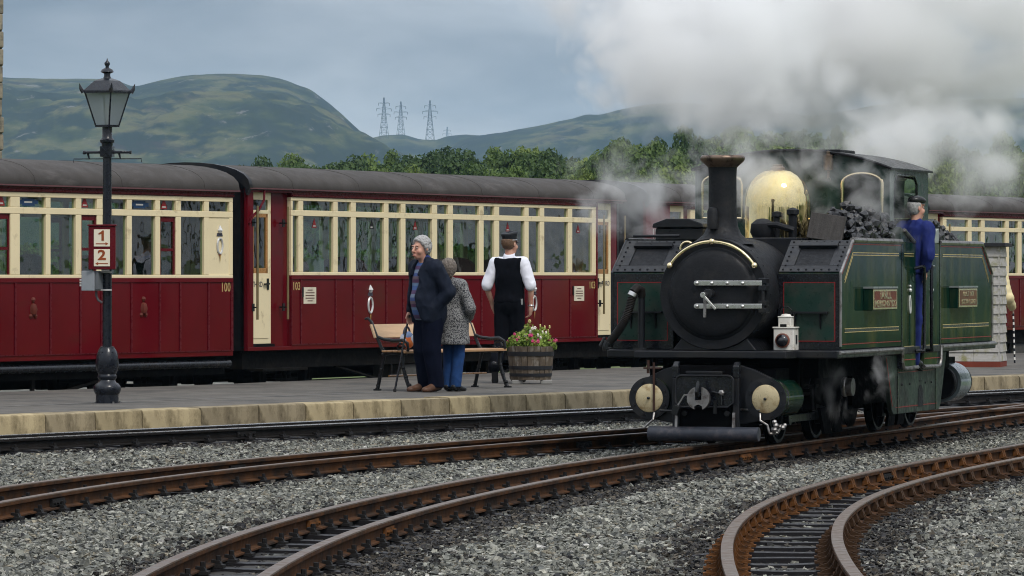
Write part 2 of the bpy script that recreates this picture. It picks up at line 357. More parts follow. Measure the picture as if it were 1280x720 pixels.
    def obj(s, name, mat, parent, folds=0.0, fs=(9, 9, 5), relax=2, label=None):
        V, Q = s.mesh(); V = V.astype(np.float64)
        for _ in range(relax):
            acc = np.zeros_like(V); cn = np.zeros(len(V))
            for i in range(4):
                np.add.at(acc, Q[:, i], V[Q[:, (i + 1) % 4]]); np.add.at(cn, Q[:, i], 1)
                np.add.at(acc, Q[:, i], V[Q[:, (i + 3) % 4]]); np.add.at(cn, Q[:, i], 1)
            V = .45 * V + .55 * acc / np.maximum(cn, 1)[:, None]
        if folds:
            nn = np.zeros_like(V); fn = np.cross(V[Q[:, 2]] - V[Q[:, 0]], V[Q[:, 3]] - V[Q[:, 1]])
            for i in range(4): np.add.at(nn, Q[:, i], fn)
            nn /= np.maximum(np.linalg.norm(nn, axis=1), 1e-9)[:, None]
            fx = np.array([mnoise.noise(Vector((p[0] * fs[0], p[1] * fs[1], p[2] * fs[2]))) + .5 * mnoise.noise(Vector((p[0] * fs[0] * 2.3 + 5, p[1] * fs[1] * 2.3, p[2] * fs[2] * 2.3 + p[0] * 6))) for p in V])
            V += nn * (folds * (1 - np.abs(fx) * 2))[:, None] * .6
        o = put(name, mesh_np(name, V, Q, mat, True), parent)
        if label: o['label'] = label
        return o

# ------------------------------------------------------------------ lines on the ground
PL = .155                                   # platform height over the rail heads
BAL = -.125                                 # ballast level under the rail heads
KD = Vector((math.sin(R(32.6)), math.cos(R(32.6)))); KR = Vector((KD.y, -KD.x)); KO = Vector((0, 54.1))
def kerb_pt(t, off=0.0): p = KO + KD * t + KR * off; return p
def smooth_line(P, step=.1, it=6):
    P = np.array(P, float); d = np.r_[0, np.cumsum(np.hypot(*np.diff(P, axis=0).T))]
    n = int(d[-1] / step); t = np.linspace(0, d[-1], n); Q = np.c_[np.interp(t, d, P[:, 0]), np.interp(t, d, P[:, 1])]
    k = int(2.2 / step)
    for _ in range(it):
        E = np.r_[2 * Q[0] - Q[k:0:-1], Q, 2 * Q[-1] - Q[-2:-k - 2:-1]]; c = np.cumsum(np.r_[np.zeros((1, 2)), E], 0)
        Q = (c[2 * k + 1:] - c[:-(2 * k + 1)]) / (2 * k + 1)
    return Q
def ext(P, a, b):
    P = [np.array(p, float) for p in P]; u = P[0] - P[1]; v = P[-1] - P[-2]
    return [P[0] + u / np.hypot(*u) * a] + P + [P[-1] + v / np.hypot(*v) * b]
LINES = {
 'P': smooth_line([kerb_pt(-26, .95), kerb_pt(30, .95)], it=1),
 'B': smooth_line(ext([(-4.25, 28), (-4.08, 30), (-3.805, 32), (-3.461, 34), (-2.977, 36), (-2.367, 38), (-1.647, 40), (-.832, 42), (.064, 44), (1.025, 46), (2.036, 48), (3.082, 50), (4.148, 52), (5.219, 54), (6.28, 56)], 2, 8), it=1),
 'C': smooth_line(ext([(-1.66, 21), (-1.653, 23), (-1.57, 25), (-1.418, 27), (-1.196, 29), (-.902, 31), (-.535, 33), (-.099, 35), (.402, 37), (.964, 39), (1.577, 41), (2.234, 43), (2.92, 45), (3.60, 47), (4.27, 49), (4.93, 51), (5.57, 53), (6.2, 55)], 3, 10), it=1),
 'D': smooth_line(ext([(1.42, 20.5), (1.429, 23), (1.475, 25), (1.559, 27), (1.698, 29), (1.926, 31), (2.255, 33), (2.689, 35), (3.219, 37), (3.822, 39), (4.466, 41), (5.106, 43)], 3, 6), it=1),
}
def normals(Q):
    t = np.gradient(Q, axis=0); t /= np.hypot(*t.T)[:, None]; return t, np.c_[t[:, 1], -t[:, 0]]

# ------------------------------------------------------------------ ground sheets
grass_m = M('grass', (.075, .125, .028), .9, var=.45, scale=.06, dirt=((.12, .13, .05), .3, .02))
def sheet(name, pts, z, mat, kind='structure', thick=None):
    b = MB(); n = len(pts)
    if thick: b.prism(pts, 'z', z - thick, z)
    else: b.add([(p[0], p[1], z) for p in pts], [tuple(range(n))])
    return tag(b.build(name, mat, smooth=0), kind=kind)
gnd = sheet('ground', [(-9000, -60), (9000, -60), (9000, 9000), (-9000, 9000)], -.35, grass_m)

# the bed of broken stone: a finely broken sheet, dark between and beside the rails
def tone_at(X, Y):
    """0 = clean stone, 1 = oily and dark; by distance from the lines of rails."""
    d = np.full(len(X), 9.0)
    k = np.zeros(len(X))
    for nm, Q in LINES.items():
        q = Q[::3]
        for i in range(0, len(X), 20000):
            dd = np.hypot(X[i:i + 20000, None] - q[None, :, 0], Y[i:i + 20000, None] - q[None, :, 1]); dd = dd.min(1)
            wd = {'P': .90, 'B': .50, 'C': .78, 'D': .70}[nm]
            k[i:i + 20000] = np.maximum(k[i:i + 20000], np.clip((wd + .22 - dd) / .34, 0, 1) * {'P': .95, 'B': .75, 'C': 1.0, 'D': .85}[nm])
    return k
def vnoise(X, Y, sc):
    return np.array([mnoise.noise(Vector((x * sc, y * sc, 3.3))) for x, y in zip(X, Y)])
bal_m = bpy.data.materials.new('ballast_stone'); bal_m.use_nodes = True
t = bal_m.node_tree; b_ = t.nodes['Principled BSDF']; at_ = t.nodes.new('ShaderNodeAttribute'); at_.attribute_name = 'tone'
nz_ = t.nodes.new('ShaderNodeTexNoise'); nz_.inputs['Scale'].default_value = 45; nz_.inputs['Detail'].default_value = 4
tc_ = t.nodes.new('ShaderNodeTexCoord'); t.links.new(tc_.outputs['Object'], nz_.inputs['Vector'])
mx_ = t.nodes.new('ShaderNodeMix'); mx_.data_type = 'RGBA'; mx_.blend_type = 'MULTIPLY'; mx_.inputs[0].default_value = 1
vo_ = t.nodes.new('ShaderNodeTexVoronoi'); vo_.inputs['Scale'].default_value = 42; t.links.new(tc_.outputs['Object'], vo_.inputs['Vector']); sc_ = t.nodes.new('ShaderNodeSeparateColor'); t.links.new(vo_.outputs['Color'], sc_.inputs[0])
vm_ = t.nodes.new('ShaderNodeMix'); vm_.data_type = 'RGBA'; vm_.blend_type = 'MULTIPLY'; vm_.inputs[0].default_value = 1; t.links.new(at_.outputs['Color'], vm_.inputs[6]); t.links.new(ramp(t, sc_.outputs[0], [(0, (.55, .55, .55)), (.5, (.9, .9, .9)), (1, (1.25, 1.25, 1.2))]), vm_.inputs[7]); t.links.new(vm_.outputs[2], mx_.inputs[6]); t.links.new(ramp(t, nz_.outputs['Fac'], [(.3, (.72, .72, .72)), (.7, (1.15, 1.15, 1.15))]), mx_.inputs[7])
t.links.new(mx_.outputs[2], b_.inputs['Base Color']); b_.inputs['Roughness'].default_value = .82
bp_ = t.nodes.new('ShaderNodeBump'); bp_.inputs['Strength'].default_value = .3; bp_.inputs['Distance'].default_value = .01; t.links.new(nz_.outputs['Fac'], bp_.inputs['Height']); t.links.new(bp_.outputs[0], b_.inputs['Normal'])
STONE = np.array([(.27, .272, .235), (.32, .318, .275), (.20, .205, .18), (.38, .37, .32), (.135, .14, .128), (.29, .26, .195), (.060, .064, .062), (.58, .56, .52)])
SW = np.array([.25, .18, .19, .09, .13, .07, .07, .02])
OIL = np.array([(.020, .018, .018), (.030, .027, .024), (.012, .012, .014), (.052, .045, .036), (.085, .072, .055)])
def stone_cols(k, n):
    c = STONE[rng.choice(len(SW), n, p=SW)] * rng.uniform(.56, 1.02, (n, 1)); o = OIL[rng.choice(5, n)] * rng.uniform(.8, 1.2, (n, 1))
    m = rng.random(n) < k ** .7 * .97
    c[m] = o[m]; return c
def ballast_sheet():
    ys = np.arange(18, 76, .16); nx = 130; V = []; 
    for y in ys:
        xr = y * .128 + .8; V.append(np.c_[np.linspace(-xr, xr, nx), np.full(nx, y)])
    V = np.concatenate(V); ny = len(ys)
    # behind the kerb line the sheet dives under the platform
    z = BAL - .035 + .018 * vnoise(V[:, 0], V[:, 1], 1.3) + .012 * rng.random(len(V))
    k = tone_at(V[:, 0], V[:, 1]); c = stone_cols(k, len(V)) * .7
    i = np.arange(nx * ny).reshape(ny, nx); q = np.stack([i[:-1, :-1], i[:-1, 1:], i[1:, 1:], i[1:, :-1]], -1).reshape(-1, 4)
    o = put('ballast_bed', mesh_np('ballast_bed', np.c_[V, z], q, bal_m, False, {'tone': ('POINT', c)})); tag(o, kind='structure')
ballast_sheet()
def ballast_stones(n):
    y = 23.4 + (58 - 23.4) * rng.random(n * 2) ** 1.0; x = (rng.random(n * 2) * 2 - 1) * (58 * .118)
    off = (x - KO.x) * KR.x + (y - KO.y) * KR.y
    ok = (np.abs(x) < y * .1135 + .35) & (off > .04) & (rng.random(n * 2) < np.clip(1.25 - (y - 23) / 52, .4, 1))
    x, y = x[ok][:n], y[ok][:n]; n = len(x)
    k = tone_at(x, y)
    inside = np.zeros(n)
    for Q in LINES.values():                     # keep stones off the rails themselves
        tq, nq = normals(Q)
        for i in range(0, n, 20000):
            dx = x[i:i + 20000, None] - Q[None, ::4, 0]; dy = y[i:i + 20000, None] - Q[None, ::4, 1]; j = (dx * dx + dy * dy).argmin(1)
            lat = np.abs(dx[np.arange(len(j)), j] * nq[::4][j, 0] + dy[np.arange(len(j)), j] * nq[::4][j, 1])
            k[i:i + 20000][np.abs(lat - .32) < .055] = -1; inside[i:i + 20000][lat < .27] = 1
            if Q is LINES['D']: k[i:i + 20000] = np.where(lat < .27, k[i:i + 20000] * .5, k[i:i + 20000])
    m = (k >= 0) & ~((inside > 0) & (rng.random(n) < .22)); x, y, k, inside = x[m], y[m], k[m], inside[m]; n = len(x)
    patch = (vnoise(x, y, .8) + .5 * vnoise(x, y, 2.1)) * .42
    c = stone_cols(np.clip(k + np.where(k > .02, patch, 0) + .22 * np.clip(patch - .05, 0, 1) * 3, 0, 1), n)
    s = (.0085 + .0165 * rng.random(n) ** 2.6) * np.where(k > .5, .9, 1.0)
    base = np.array([(a, b, e) for a in (-1, 1) for b in (-1, 1) for e in (-1, 1)], float) * .8
    V = base[None] + rng.uniform(-.5, .5, (n, 8, 3)); V *= rng.uniform(.55, 1.25, (n, 1, 3)); V[:, :, 2] *= .62
    a = rng.uniform(0, 6.283, n); bt = rng.normal(0, .5, n); ca, sa, cb, sb = np.cos(a), np.sin(a), np.cos(bt), np.sin(bt)
    X, Y, Z = V[..., 0], V[..., 1] * cb[:, None] - V[..., 2] * sb[:, None], V[..., 1] * sb[:, None] + V[..., 2] * cb[:, None]
    V = np.stack([X * ca[:, None] - Y * sa[:, None], X * sa[:, None] + Y * ca[:, None], Z], -1) * s[:, None, None]
    z = BAL - .012 + .018 * vnoise(x, y, 1.3) + rng.uniform(-.014, .012, n) - np.where(k > .4, .012, 0) - inside * .016
    V += np.stack([x, y, z], -1)[:, None, :]
    q = np.array([(0, 1, 3, 2), (4, 6, 7, 5), (0, 4, 5, 1), (2, 3, 7, 6), (0, 2, 6, 4), (1, 5, 7, 3)])
    Fq = (q[None] + (np.arange(n) * 8)[:, None, None]).reshape(-1, 4)
    o = put('ballast_stones', mesh_np('ballast_stones', V.reshape(-1, 3), Fq, bal_m, False, {'tone': ('POINT', np.repeat(c, 8, 0))}))
    tag(o, 'loose grey green railway ballast spread between the rusty tracks', 'ballast', kind='stuff')
ballast_stones(205000)

# ------------------------------------------------------------------ railway tracks
RAILP = [(-.034, 0), (-.036, -.008), (-.034, -.030), (-.009, -.040), (-.008, -.096), (-.050, -.106), (-.050, -.116), (.050, -.116), (.050, -.106), (.008, -.096), (.009, -.040), (.034, -.030), (.036, -.008), (.034, 0)]
def rail(name, Q, off, parent, mats, i0=0, i1=None):
    tq, nq = normals(Q); C = (Q + nq * off)[i0:i1]; nq = nq[i0:i1]; n = len(RAILP); V = []; Fc = []
    for p, d in zip(C, nq):
        V += [(p[0] + d[0] * a, p[1] + d[1] * a, z) for a, z in RAILP]
    m = len(C)
    mi = []
    for i in range(m - 1):
        for k in range(n):
            Fc.append((i * n + k, i * n + (k + 1) % n, (i + 1) * n + (k + 1) % n, (i + 1) * n + k)); mi.append(1 if k in (n - 1, 0, n - 2) else 0)
    me = bpy.data.meshes.new(name); me.from_pydata(V, [], Fc + [tuple(range(n)), tuple(range((m - 1) * n, m * n))]); mi += [0, 0]
    for mm in mats: me.materials.append(mm)
    me.polygons.foreach_set('material_index', mi)
    bm = bmesh.new(); bm.from_mesh(me); bmesh.ops.recalc_face_normals(bm, faces=bm.faces); bm.to_mesh(me); bm.free()
    me.polygons.foreach_set('use_smooth', [True] * len(me.polygons)); me.set_sharp_from_angle(angle=R(40))
    return put(name, me, parent)
def chair_big():
    """Cast chair with a buttress on both cheeks of the rail, foot plate and two coach screws; rail along y, centre x = 0."""
    b = MB(); b.box(-.135, .135, -.05, .05, -.128, -.114)
    for s in (-1, 1):
        prof = [(s * .012, -.114), (s * .125, -.114), (s * .112, -.104), (s * .066, -.088), (s * .046, -.055), (s * .040, -.022), (s * .012, -.030)]
        b.prism(prof, 'y', -.014, .014)
        b.prism([(s * .010, -.030), (s * .034, -.024), (s * .046, -.055), (s * .052, -.085), (s * .012, -.100)], 'y', -.062, .062)
        b.cyl((s * .105, .032, -.114), .013, .022, n=6)
    return b
def clip_small():
    b = MB(); b.box(-.10, .10, -.055, .055, -.130, -.112)
    for s in (-1, 1):
        b.prism([(s * .022, -.112), (s * .085, -.112), (s * .075, -.088), (s * .026, -.083)], 'y', -.030, .030); b.cyl((s * .064, 0, -.100), .016, .040, n=6)
    return b
CH = {'rust': chair_big().mesh('chair', chair_rust), 'brown': chair_big().mesh('chair', M('cast_chair_brown', (.055, .030, .016), .8, var=.4, scale=12, bump=.3, spec=.12)), 'clip': clip_small().mesh('rail_clip', chair_dark)}
def sleeper_me(seed):
    r = random.Random(seed); b = MB(); n = 6; xs = [-.54 + 1.08 * i / n for i in range(n + 1)]
    top = [(x, -.131 + r.uniform(-.006, .004) - (.02 if abs(x) > .45 else 0)) for x in xs]
    b.prism([(-.54, -.24), (.54, -.24)] + top[::-1], 'y', -.075 + r.uniform(-.012, .012), .075 + r.uniform(-.012, .012)); return b.mesh('sleeper', sleeper_m)
SL = [sleeper_me(i) for i in range(5)]
def track(key, label, spacing, mats, chair, y0, y1, joints):
    Q = LINES[key]; tq, nq = normals(Q); d = np.r_[0, np.cumsum(np.hypot(*np.diff(Q, axis=0).T))]
    root = empty('railway_track', (0, 0, 0), 0, label, 'railway track', 'narrow gauge railway tracks')
    sel = np.where((Q[:, 1] > y0) & (Q[:, 1] < y1))[0]; i0, i1 = sel[0], sel[-1]
    rail('rail', Q, -.32, root, mats, i0, i1); rail('rail', Q, .32, root, mats, i0, i1)
    s = d[i0] + .2; k = 0
    while s < d[i1] - .1:
        i = int(np.searchsorted(d, s)); a = math.atan2(tq[i, 1], tq[i, 0]) - math.pi / 2 + rnd.uniform(-.02, .02)
        o = put('sleeper', SL[k % 5], root, (Q[i, 0] + rnd.uniform(-.03, .03), Q[i, 1], rnd.uniform(-.006, .006)), (0, 0, a))
        if abs(Q[i, 0]) < Q[i, 1] * .112 + .6:
            for sd in (-.32, .32):
                put('rail_chair' if chair != 'clip' else 'rail_clip', CH['brown' if chair == 'rust' and sd > 0 else chair], root, (Q[i, 0] + nq[i, 0] * sd, Q[i, 1] + nq[i, 1] * sd, 0), (0, 0, math.atan2(tq[i, 1], tq[i, 0]) - math.pi / 2))
        s += spacing * rnd.uniform(.96, 1.04); k += 1
    for (sd, yj) in joints:                     # fish-plated joints
        i = int(np.argmin(np.abs(Q[:, 1] - yj))); a = math.atan2(tq[i, 1], tq[i, 0]) - math.pi / 2; b = MB()
        for s2 in (-1, 1):
            b.box(s2 * .012, s2 * .032, -.16, .16, -.094, -.042)
            for q in (-.12, -.04, .04, .12): b.cyl((s2 * .032, q, -.07) if s2 > 0 else (-.05, q, -.07), .014, .018, 'x', 6)
        b.build('fishplate', chair_rust if key == 'C' else chair_dark, root, loc=(Q[i, 0] + nq[i, 0] * sd, Q[i, 1] + nq[i, 1] * sd, 0), rot=(0, 0, a))
    return root
track('P', 'oily dark railway track with bright rail heads directly below the platform kerb', .62, (rail_dark, rail_bright), 'clip', 38, 78, [(.32, 47.6)])
track('B', 'rusty second railway track between the platform track and the locomotive track', .60, (rail_side, rail_top), 'clip', 27, 64, [(-.32, 38.9), (.32, 44.6), (.32, 33.2)])
track('C', 'railway track that the green steam locomotive stands on, curving to the bottom left', .58, (rail_side, rail_top), 'clip', 20, 68, [(-.32, 30.2), (.32, 29.4), (.32, 41.5)])
track('D', 'sharply curved nearest railway track with tall cast chairs, bottom right', .56, (rail_side, rail_top), 'rust', 20, 50, [(-.32, 37.2)])

# ------------------------------------------------------------------ platform
kp = lambda t, o=0.0: tuple(kerb_pt(t, o))
CO = {'A1': Vector((-9.19, 50.83)), 'B1': Vector((-3.61, 60.30)), 'A2': Vector((-3.455, 60.73)), 'B2': Vector((1.686, 70.86)), 'A3': Vector((2.08, 71.6)), 'A4': Vector((7.72, 81.9))}
edge = [(-12.2, 45.6), (-9.1, 50.75), (-3.56, 60.22), (-3.40, 60.62), (1.74, 70.78), (7.5, 81.2), (13.9, 92.8)]
pf = [kp(-26, -.36)] + [kp(t, -.36) for t in range(-20, 45, 5)] + [kp(46, -.36)] + edge[::-1]
plat = sheet('platform', pf, PL, asphalt, thick=.6)
mbk = []
for i in range(6):
    r = random.Random(40 + i); b = MB(); b.prism([(-.36, -.55), (0, -.55), (0, -.030), (-.012, -.006), (-.03, 0), (-.36, 0)], 'y', .010, .940)
    for j, v in enumerate(b.v): b.v[j] = (v[0] + r.uniform(-.006, .006), v[1], v[2] + (r.uniform(-.005, .004) if v[2] > -.1 else 0))
    mbk.append(b.mesh('kerb_stone', kerb_m))
tk = -25.0; k = 0
while tk < 44:
    p = kerb_pt(tk); o = put('kerb_stone', mbk[k % 6], plat, (p.x, p.y, PL + .004 + rnd.uniform(-.004, .004)), (0, 0, -R(32.6))); q = rnd.uniform(.82, 1.16); o.scale = (1, q, 1); tk += .95 * q; k += 1
# a faded line along the platform
bl = MB(); seg = 0
for a in np.arange(-22, 40, 1.0):
    if rnd.random() < .25: continue
    q = [kp(a, -2.13), kp(a, -2.08), kp(a + 1, -2.08), kp(a + 1, -2.13)]; bl.add([(x, y, PL + .004) for x, y in q], [(0, 1, 2, 3)])
bl.build('platform_line', white_line, plat, smooth=0)

# ------------------------------------------------------------------ carriages
CW = .92
def arch(hw, ze, za, n=14, drop=0.0):
    """Roof arch from eaves to eaves: (x, z) points."""
    return [(-hw * math.cos(math.pi * i / n), ze + (za - ze) * math.sin(math.pi * i / n) ** .8 - drop) for i in range(n + 1)]
wheel_c = MB().lathe([(.05, -.03), (.20, -.03), (.225, -.03), (.225, -.015), (.205, -.012), (.205, .045), (.17, .045), (.165, .02), (.06, .02), (.06, .05), (.0, .05)], axis='x', n=28, cap=False).mesh('wheel', under_black)
def text_lines(parent, x, y, z, w_, h_, mat, n=5):
    b = MB()
    for i in range(n):
        zz = z + h_ / 2 - (i + .5) * h_ / n; ww = w_ * (.5 if i in (0, n - 1) else .9); b.box(x, x + .001, y - ww / 2, y + ww / 2, zz - h_ / n * .18, zz + h_ / n * .18)
    return b.build('lettering', mat, parent, smooth=0)
silver_m = M('crest_silver', (.62, .62, .60), .35, .3); crest_red = M('crest_red', (.30, .05, .03), .5); crest_gold = M('crest_gold', (.45, .30, .08), .45, .3); crest_dark = M('crest_dark', (.05, .05, .07), .5)
sticker_red = M('sticker_red', (.20, .014, .016), .5); sticker_blue = M('sticker_blue', (.012, .04, .10), .5); sticker_black = M('sticker_black', (.01, .01, .01), .5)
num_gold = M('number_gold', (.42, .31, .12), .5); num_grey = M('number_grey', (.42, .41, .38), .6); notice_m = M('notice_cream', (.66, .60, .46), .6); ink = M('print_ink', (.10, .04, .03), .7)
rust_ink = M('sign_ink_brown', (.26, .055, .012), .5)
def crest(parent, y, z, s=1.0, x=CW):
    b = MB(); n = 20
    b.tube([(x + .006, y + .062 * s * math.cos(2 * math.pi * i / n), z + .105 * s * math.sin(2 * math.pi * i / n)) for i in range(n)], .016 * s, 6, True)
    o = b.build('crest', silver_m, parent)
    MB().add([(x + .004, y - .075 * s, z + .13 * s), (x + .004, y + .075 * s, z + .13 * s), (x + .004, y + .06 * s, z + .175 * s), (x + .004, y - .06 * s, z + .175 * s)], [(0, 1, 2, 3)]).build('crest_ribbon', crest_dark, o, smooth=0)
    c = MB(); c.ball((x + .006, y, z + .20 * s), .035 * s); c.lathe([(.045 * s, 0), (.005, .07 * s)], (x + .006, y, z + .21 * s), n=8); c.build('crest_crown', silver_m, o)
    MB().add([(x + .010, y - .055 * s, z - .06 * s), (x + .010, y, z - .17 * s), (x + .010, y + .055 * s, z - .06 * s), (x + .010, y, z - .115 * s)], [(0, 1, 2, 3)]).build('crest_motto', crest_red, o, smooth=0)
    MB().add([(x + .012, y - .016 * s, z - .13 * s), (x + .012, y, z - .23 * s), (x + .012, y + .016 * s, z - .13 * s)], [(0, 1, 2)]).build('crest_pendant', crest_gold, o, smooth=0)
def seat_mesh(mat, wd=.62):
    b = MB(); n = 10
    prof = [(-wd / 2, .62)] + [(-wd / 2 * math.cos(math.pi * i / n), 1.62 + .20 * math.sin(math.pi * i / n) ** .7) for i in range(n + 1)] + [(wd / 2, .62)]
    b.prism(prof, 'y', -.05, .05); b.box(-wd / 2, wd / 2, .05, .52, .92, 1.06); b.box(-wd / 2, wd / 2, -.52, -.05, .92, 1.06); b.box(-wd / 2 + .05, wd / 2 - .05, -.45, .45, .60, .92)
    return b.mesh('seat', mat)
SEATS = {'plain': seat_mesh(seat_m), 'pattern': seat_mesh(seat_b)}
def u_of(px, S, hd):
    """Distance along a side line (start S, heading hd) where a pixel column meets it."""
    q = (px - 640) / F; d = (math.sin(hd), math.cos(hd)); return (q * S.y - S.x) / (d[0] - q * d[1])

def carriage(label, S, hd, Ln, z, wins, panels, side_end, doors=(), near_end='plain', seats=('plain', 1.5, .9), roof_over=(.06, .06), pipe=False, extra=None):
    """wins: (u0, u1, kind) glazed bays of the platform side; kind 'fix', 'sash', 'panel'. z: dict of heights. doors: (u0, u1) cream doors of the vestibules.
    side_end = (u0, u1) stretch of the flush body side."""
    d = Vector((math.sin(hd), math.cos(hd))); r = Vector((d.y, -d.x)); O = S - r * CW
    root = empty('railway_carriage', (O.x, O.y, 0), -hd, label, 'railway carriage', 'red and cream carriages of the waiting train')
    a, b = side_end
    zb, zw, z0, z1, z2, z3, zt, zr, za = (z[k] for k in ('bot', 'waist', 'm0', 'm1', 't0', 't1', 'top', 'eave', 'apex'))
    for s in (1, -1):
        X = lambda v: s * v
        # lower body: backing sheet, bottom and waist rails, one panel to each bay
        body = MB(); body.box(X(.84), X(.884), a, b, zb, zw); body.box(X(.884), X(.918), a, b, zb, zb + .075); body.box(X(.884), X(.922), a, b, zw - .055, zw)
        body.build('body_side', maroon, root, bevel=.006)
        MB().box(X(.918), X(.928), a, b, zb + .066, zb + .078).build('bottom_bead', maroon_dk, root)
        
        pl = [p for p in panels if a < p < b]; ed = [a] + pl + [b]
        for p in ed: MB().box(X(.884), X(.921), max(a, p - .018), min(b, p + .018), zb + .079, zw - .056).build('beading', maroon_dk, root)
        for p, q in zip(ed[:-1], ed[1:]):
            if q - p > .06: MB().box(X(.884), X(.908), p + .019, q - .019, zb + .079, zw - .056).build('side_panel', maroon, root)
        # glazed upper body
        fr = MB(); xa, xb = X(.845), X(.916)
        fr.box(xa, xb, a, b, zw + .001, z0); fr.box(xa, xb, a, b, z1, z2); fr.box(xa, xb, a, b, z3, zt)
        ed = sorted([(u0, u1, k) for u0, u1, k in wins]); c = a
        for u0, u1, k in ed:
            if u0 > c: fr.box(X(.846), X(.914), c, u0, z0, z1); fr.box(X(.846), X(.914), c, u0, z2, z3)
            c = u1
        if b > c: fr.box(X(.846), X(.914), c, b, z0, z1); fr.box(X(.846), X(.914), c, b, z2, z3)
        fo = fr.build('window_frame', cream, root, bevel=.007)
        for u0, u1, k in ed:
            MB().box(X(.874), X(.879), u0 - .01, u1 + .01, z2 - .01, z3 + .01).build('pane', glass, fo, smooth=0)
            if k == 'panel':
                MB().box(X(.85), X(.905), u0 - .005, u1 + .005, z0 - .005, z1 + .005).build('cream_panel', cream, root, bevel=.004); continue
            MB().box(X(.874), X(.879), u0 - .01, u1 + .01, z0 - .01, z1 + .01).build('pane', glass, fo, smooth=0)
            if k == 'sash':
                g = MB(); zm = z0 + (z1 - z0) * .43
                for (p0, p1, q0, q1) in ((u0, u1, z1 - .065, z1), (u0, u1, zm - .018, zm + .018), (u0, u0 + .035, z0, z1), (u1 - .035, u1, z0, z1)): g.box(X(.882), X(.896), p0, p1, q0, q1)
                g.build('sash', maroon_dk, fo)
        fa = MB(); fa.box(X(.84), X(.924), a, b, zt + .001, zr - .012); fa.box(X(.924), X(.940), a, b, zt + .012, zt + .034); fa.box(X(.924), X(.944), a, b, zr - .045, zr - .020)
        fa.build('cornice', maroon_dk, root, bevel=.004)
    # roof: felted arch with rainstrip and end mouldings
    ro = MB(); oa = arch(.975, zr, za); ia = arch(.955, zr - .03, za - .03)
    ro.prism(oa + ia[::-1], 'y', -roof_over[0], Ln + roof_over[1]); rf = ro.build('roof', roof_felt, root, smooth=50)
    for s in (1, -1): MB().box(s * .955, s * .985, -roof_over[0], Ln + roof_over[1], zr - .022, zr - .004).build('gutter', M('gutter_trim', (.12, .05, .055), .4) if 'gutter_trim' not in bpy.data.materials else bpy.data.materials['gutter_trim'], root)
    for yy in np.arange(1.1, Ln, 1.83):
        sm = MB(); p1 = arch(.978, zr + .002, za + .004); p0 = arch(.974, zr - .004, za - .004); sm.prism(p1 + p0[::-1], 'y', yy, yy + .035); sm.build('roof_seam', roof_felt, root, smooth=50)
    # floor, ceiling, interior partitions and seats
    MB().box(-.84, .84, .02, Ln - .02, zb - .02, zb + .06).build('floor', under_black, root)
    ce = arch(.84, zt, za - .06); MB().prism(ce + [(x, zz - .02) for x, zz in ce[::-1]], 'y', a + .03, b - .03).build('ceiling', ceil_m, root, smooth=50)
    for yy in (a + .02, b - .05): MB().box(-.84, .84, yy, yy + .03, zb + .06, zt).build('partition', varnish, root)
    kind, sp, st = seats; y = a + st; n = 0
    while y < b - .5:
        for sx in (-.5, .5): put('seat', SEATS[kind], root, (sx, y, 0))
        y += sp; n += 1
    # ends
    endm = black_paint
    for yy, w0 in ((0.0, .0), (Ln - .06, .0)):
        e = MB(); hw = .86
        outl = [(-hw, zb)] + [(x * hw / .975, zz - .035) for x, zz in oa] + [(hw, zb)]
        # end wall with an opening in the middle for the gangway
        L2 = [p for p in outl if p[0] <= -.30] + [(-.30, zb)]; R2 = [(.30, zb)] + [p for p in outl if p[0] >= .30]
        e.prism(L2, 'y', yy, yy + .06); e.prism(R2, 'y', yy, yy + .06)
        mid = [(-.30, 2.42)] + [p for p in outl if -.30 < p[0] < .30] + [(.30, 2.42)]; e.prism(mid, 'y', yy, yy + .06)
        e.build('end_wall', endm, root, smooth=0)
        if near_end != 'black' or yy > 0: continue
        rim = MB(); o1 = arch(.99, zr, za + .018); i1 = arch(.93, zr - .10, za - .10); y2 = yy - .07 if yy == 0 else yy + .05
        rim.prism(o1 + i1[::-1], 'y', y2, y2 + .08); rim.build('roof_end_moulding', black_paint if near_end == 'black' or yy > 0 else roof_felt, root, smooth=50)
    # vestibule doors
    for (u0, u1, hand) in doors:
        for s in (1, -1):
            dr = MB(); xa, xb = s * .80, s * .852
            dr.box(xa, xb, u0, u1, zb + .09, z0 - .02); dr.box(xa, xb, u0, u1, z1 + .02, z2 - .01); dr.box(xa, xb, u0, u1, z3, zr - .06)
            dr.box(xa, xb, u0, u0 + .075, z0 - .02, z3 + .01); dr.box(xa, xb, u1 - .075, u1, z0 - .02, z3 + .01); dr.box(s * .852, s * .860, u0 + .08, u1 - .08, zb + .16, z0 - .08)
            do = dr.build('door', cream, root, bevel=.006)
            wf = MB(); q0, q1, r0, r1 = u0 + .075, u1 - .075, z0 - .02, z1 + .02
            for bx in ((q0, q1, r1 - .05, r1), (q0, q1, r0, r0 + .07), (q0, q0 + .05, r0, r1), (q1 - .05, q1, r0, r1)): wf.box(s * .81, s * .848, *bx)
            wf.build('door_window_frame', varnish, do, bevel=.004)
            MB().box(s * .828, s * .833, q0, q1, r0, r1).build('pane', glass, do, smooth=0); MB().box(s * .828, s * .833, q0, q1, z2 - .01, z3 + .01).build('pane', glass, do, smooth=0)
            MB().box(s * .79, s * .90, u0 - .02, u1 + .02, zb + .05, zb + .088).build('door_step', under_black, do)
            hb = MB(); hy = u1 - .10 if hand > 0 else u0 + .10; hb.box(s * .86, s * .868, hy - .025, hy + .025, zw - .19, zw - .04); hb.bar((s * .885, hy, zw - .11), (s * .885, hy + .13 * (-hand), zw - .115), .02, .02); hb.cyl((s * .86 if s > 0 else s * .89, hy, zw - .11), .012, .03, 'x', 8)
            hb.build('door_handle', iron, do)
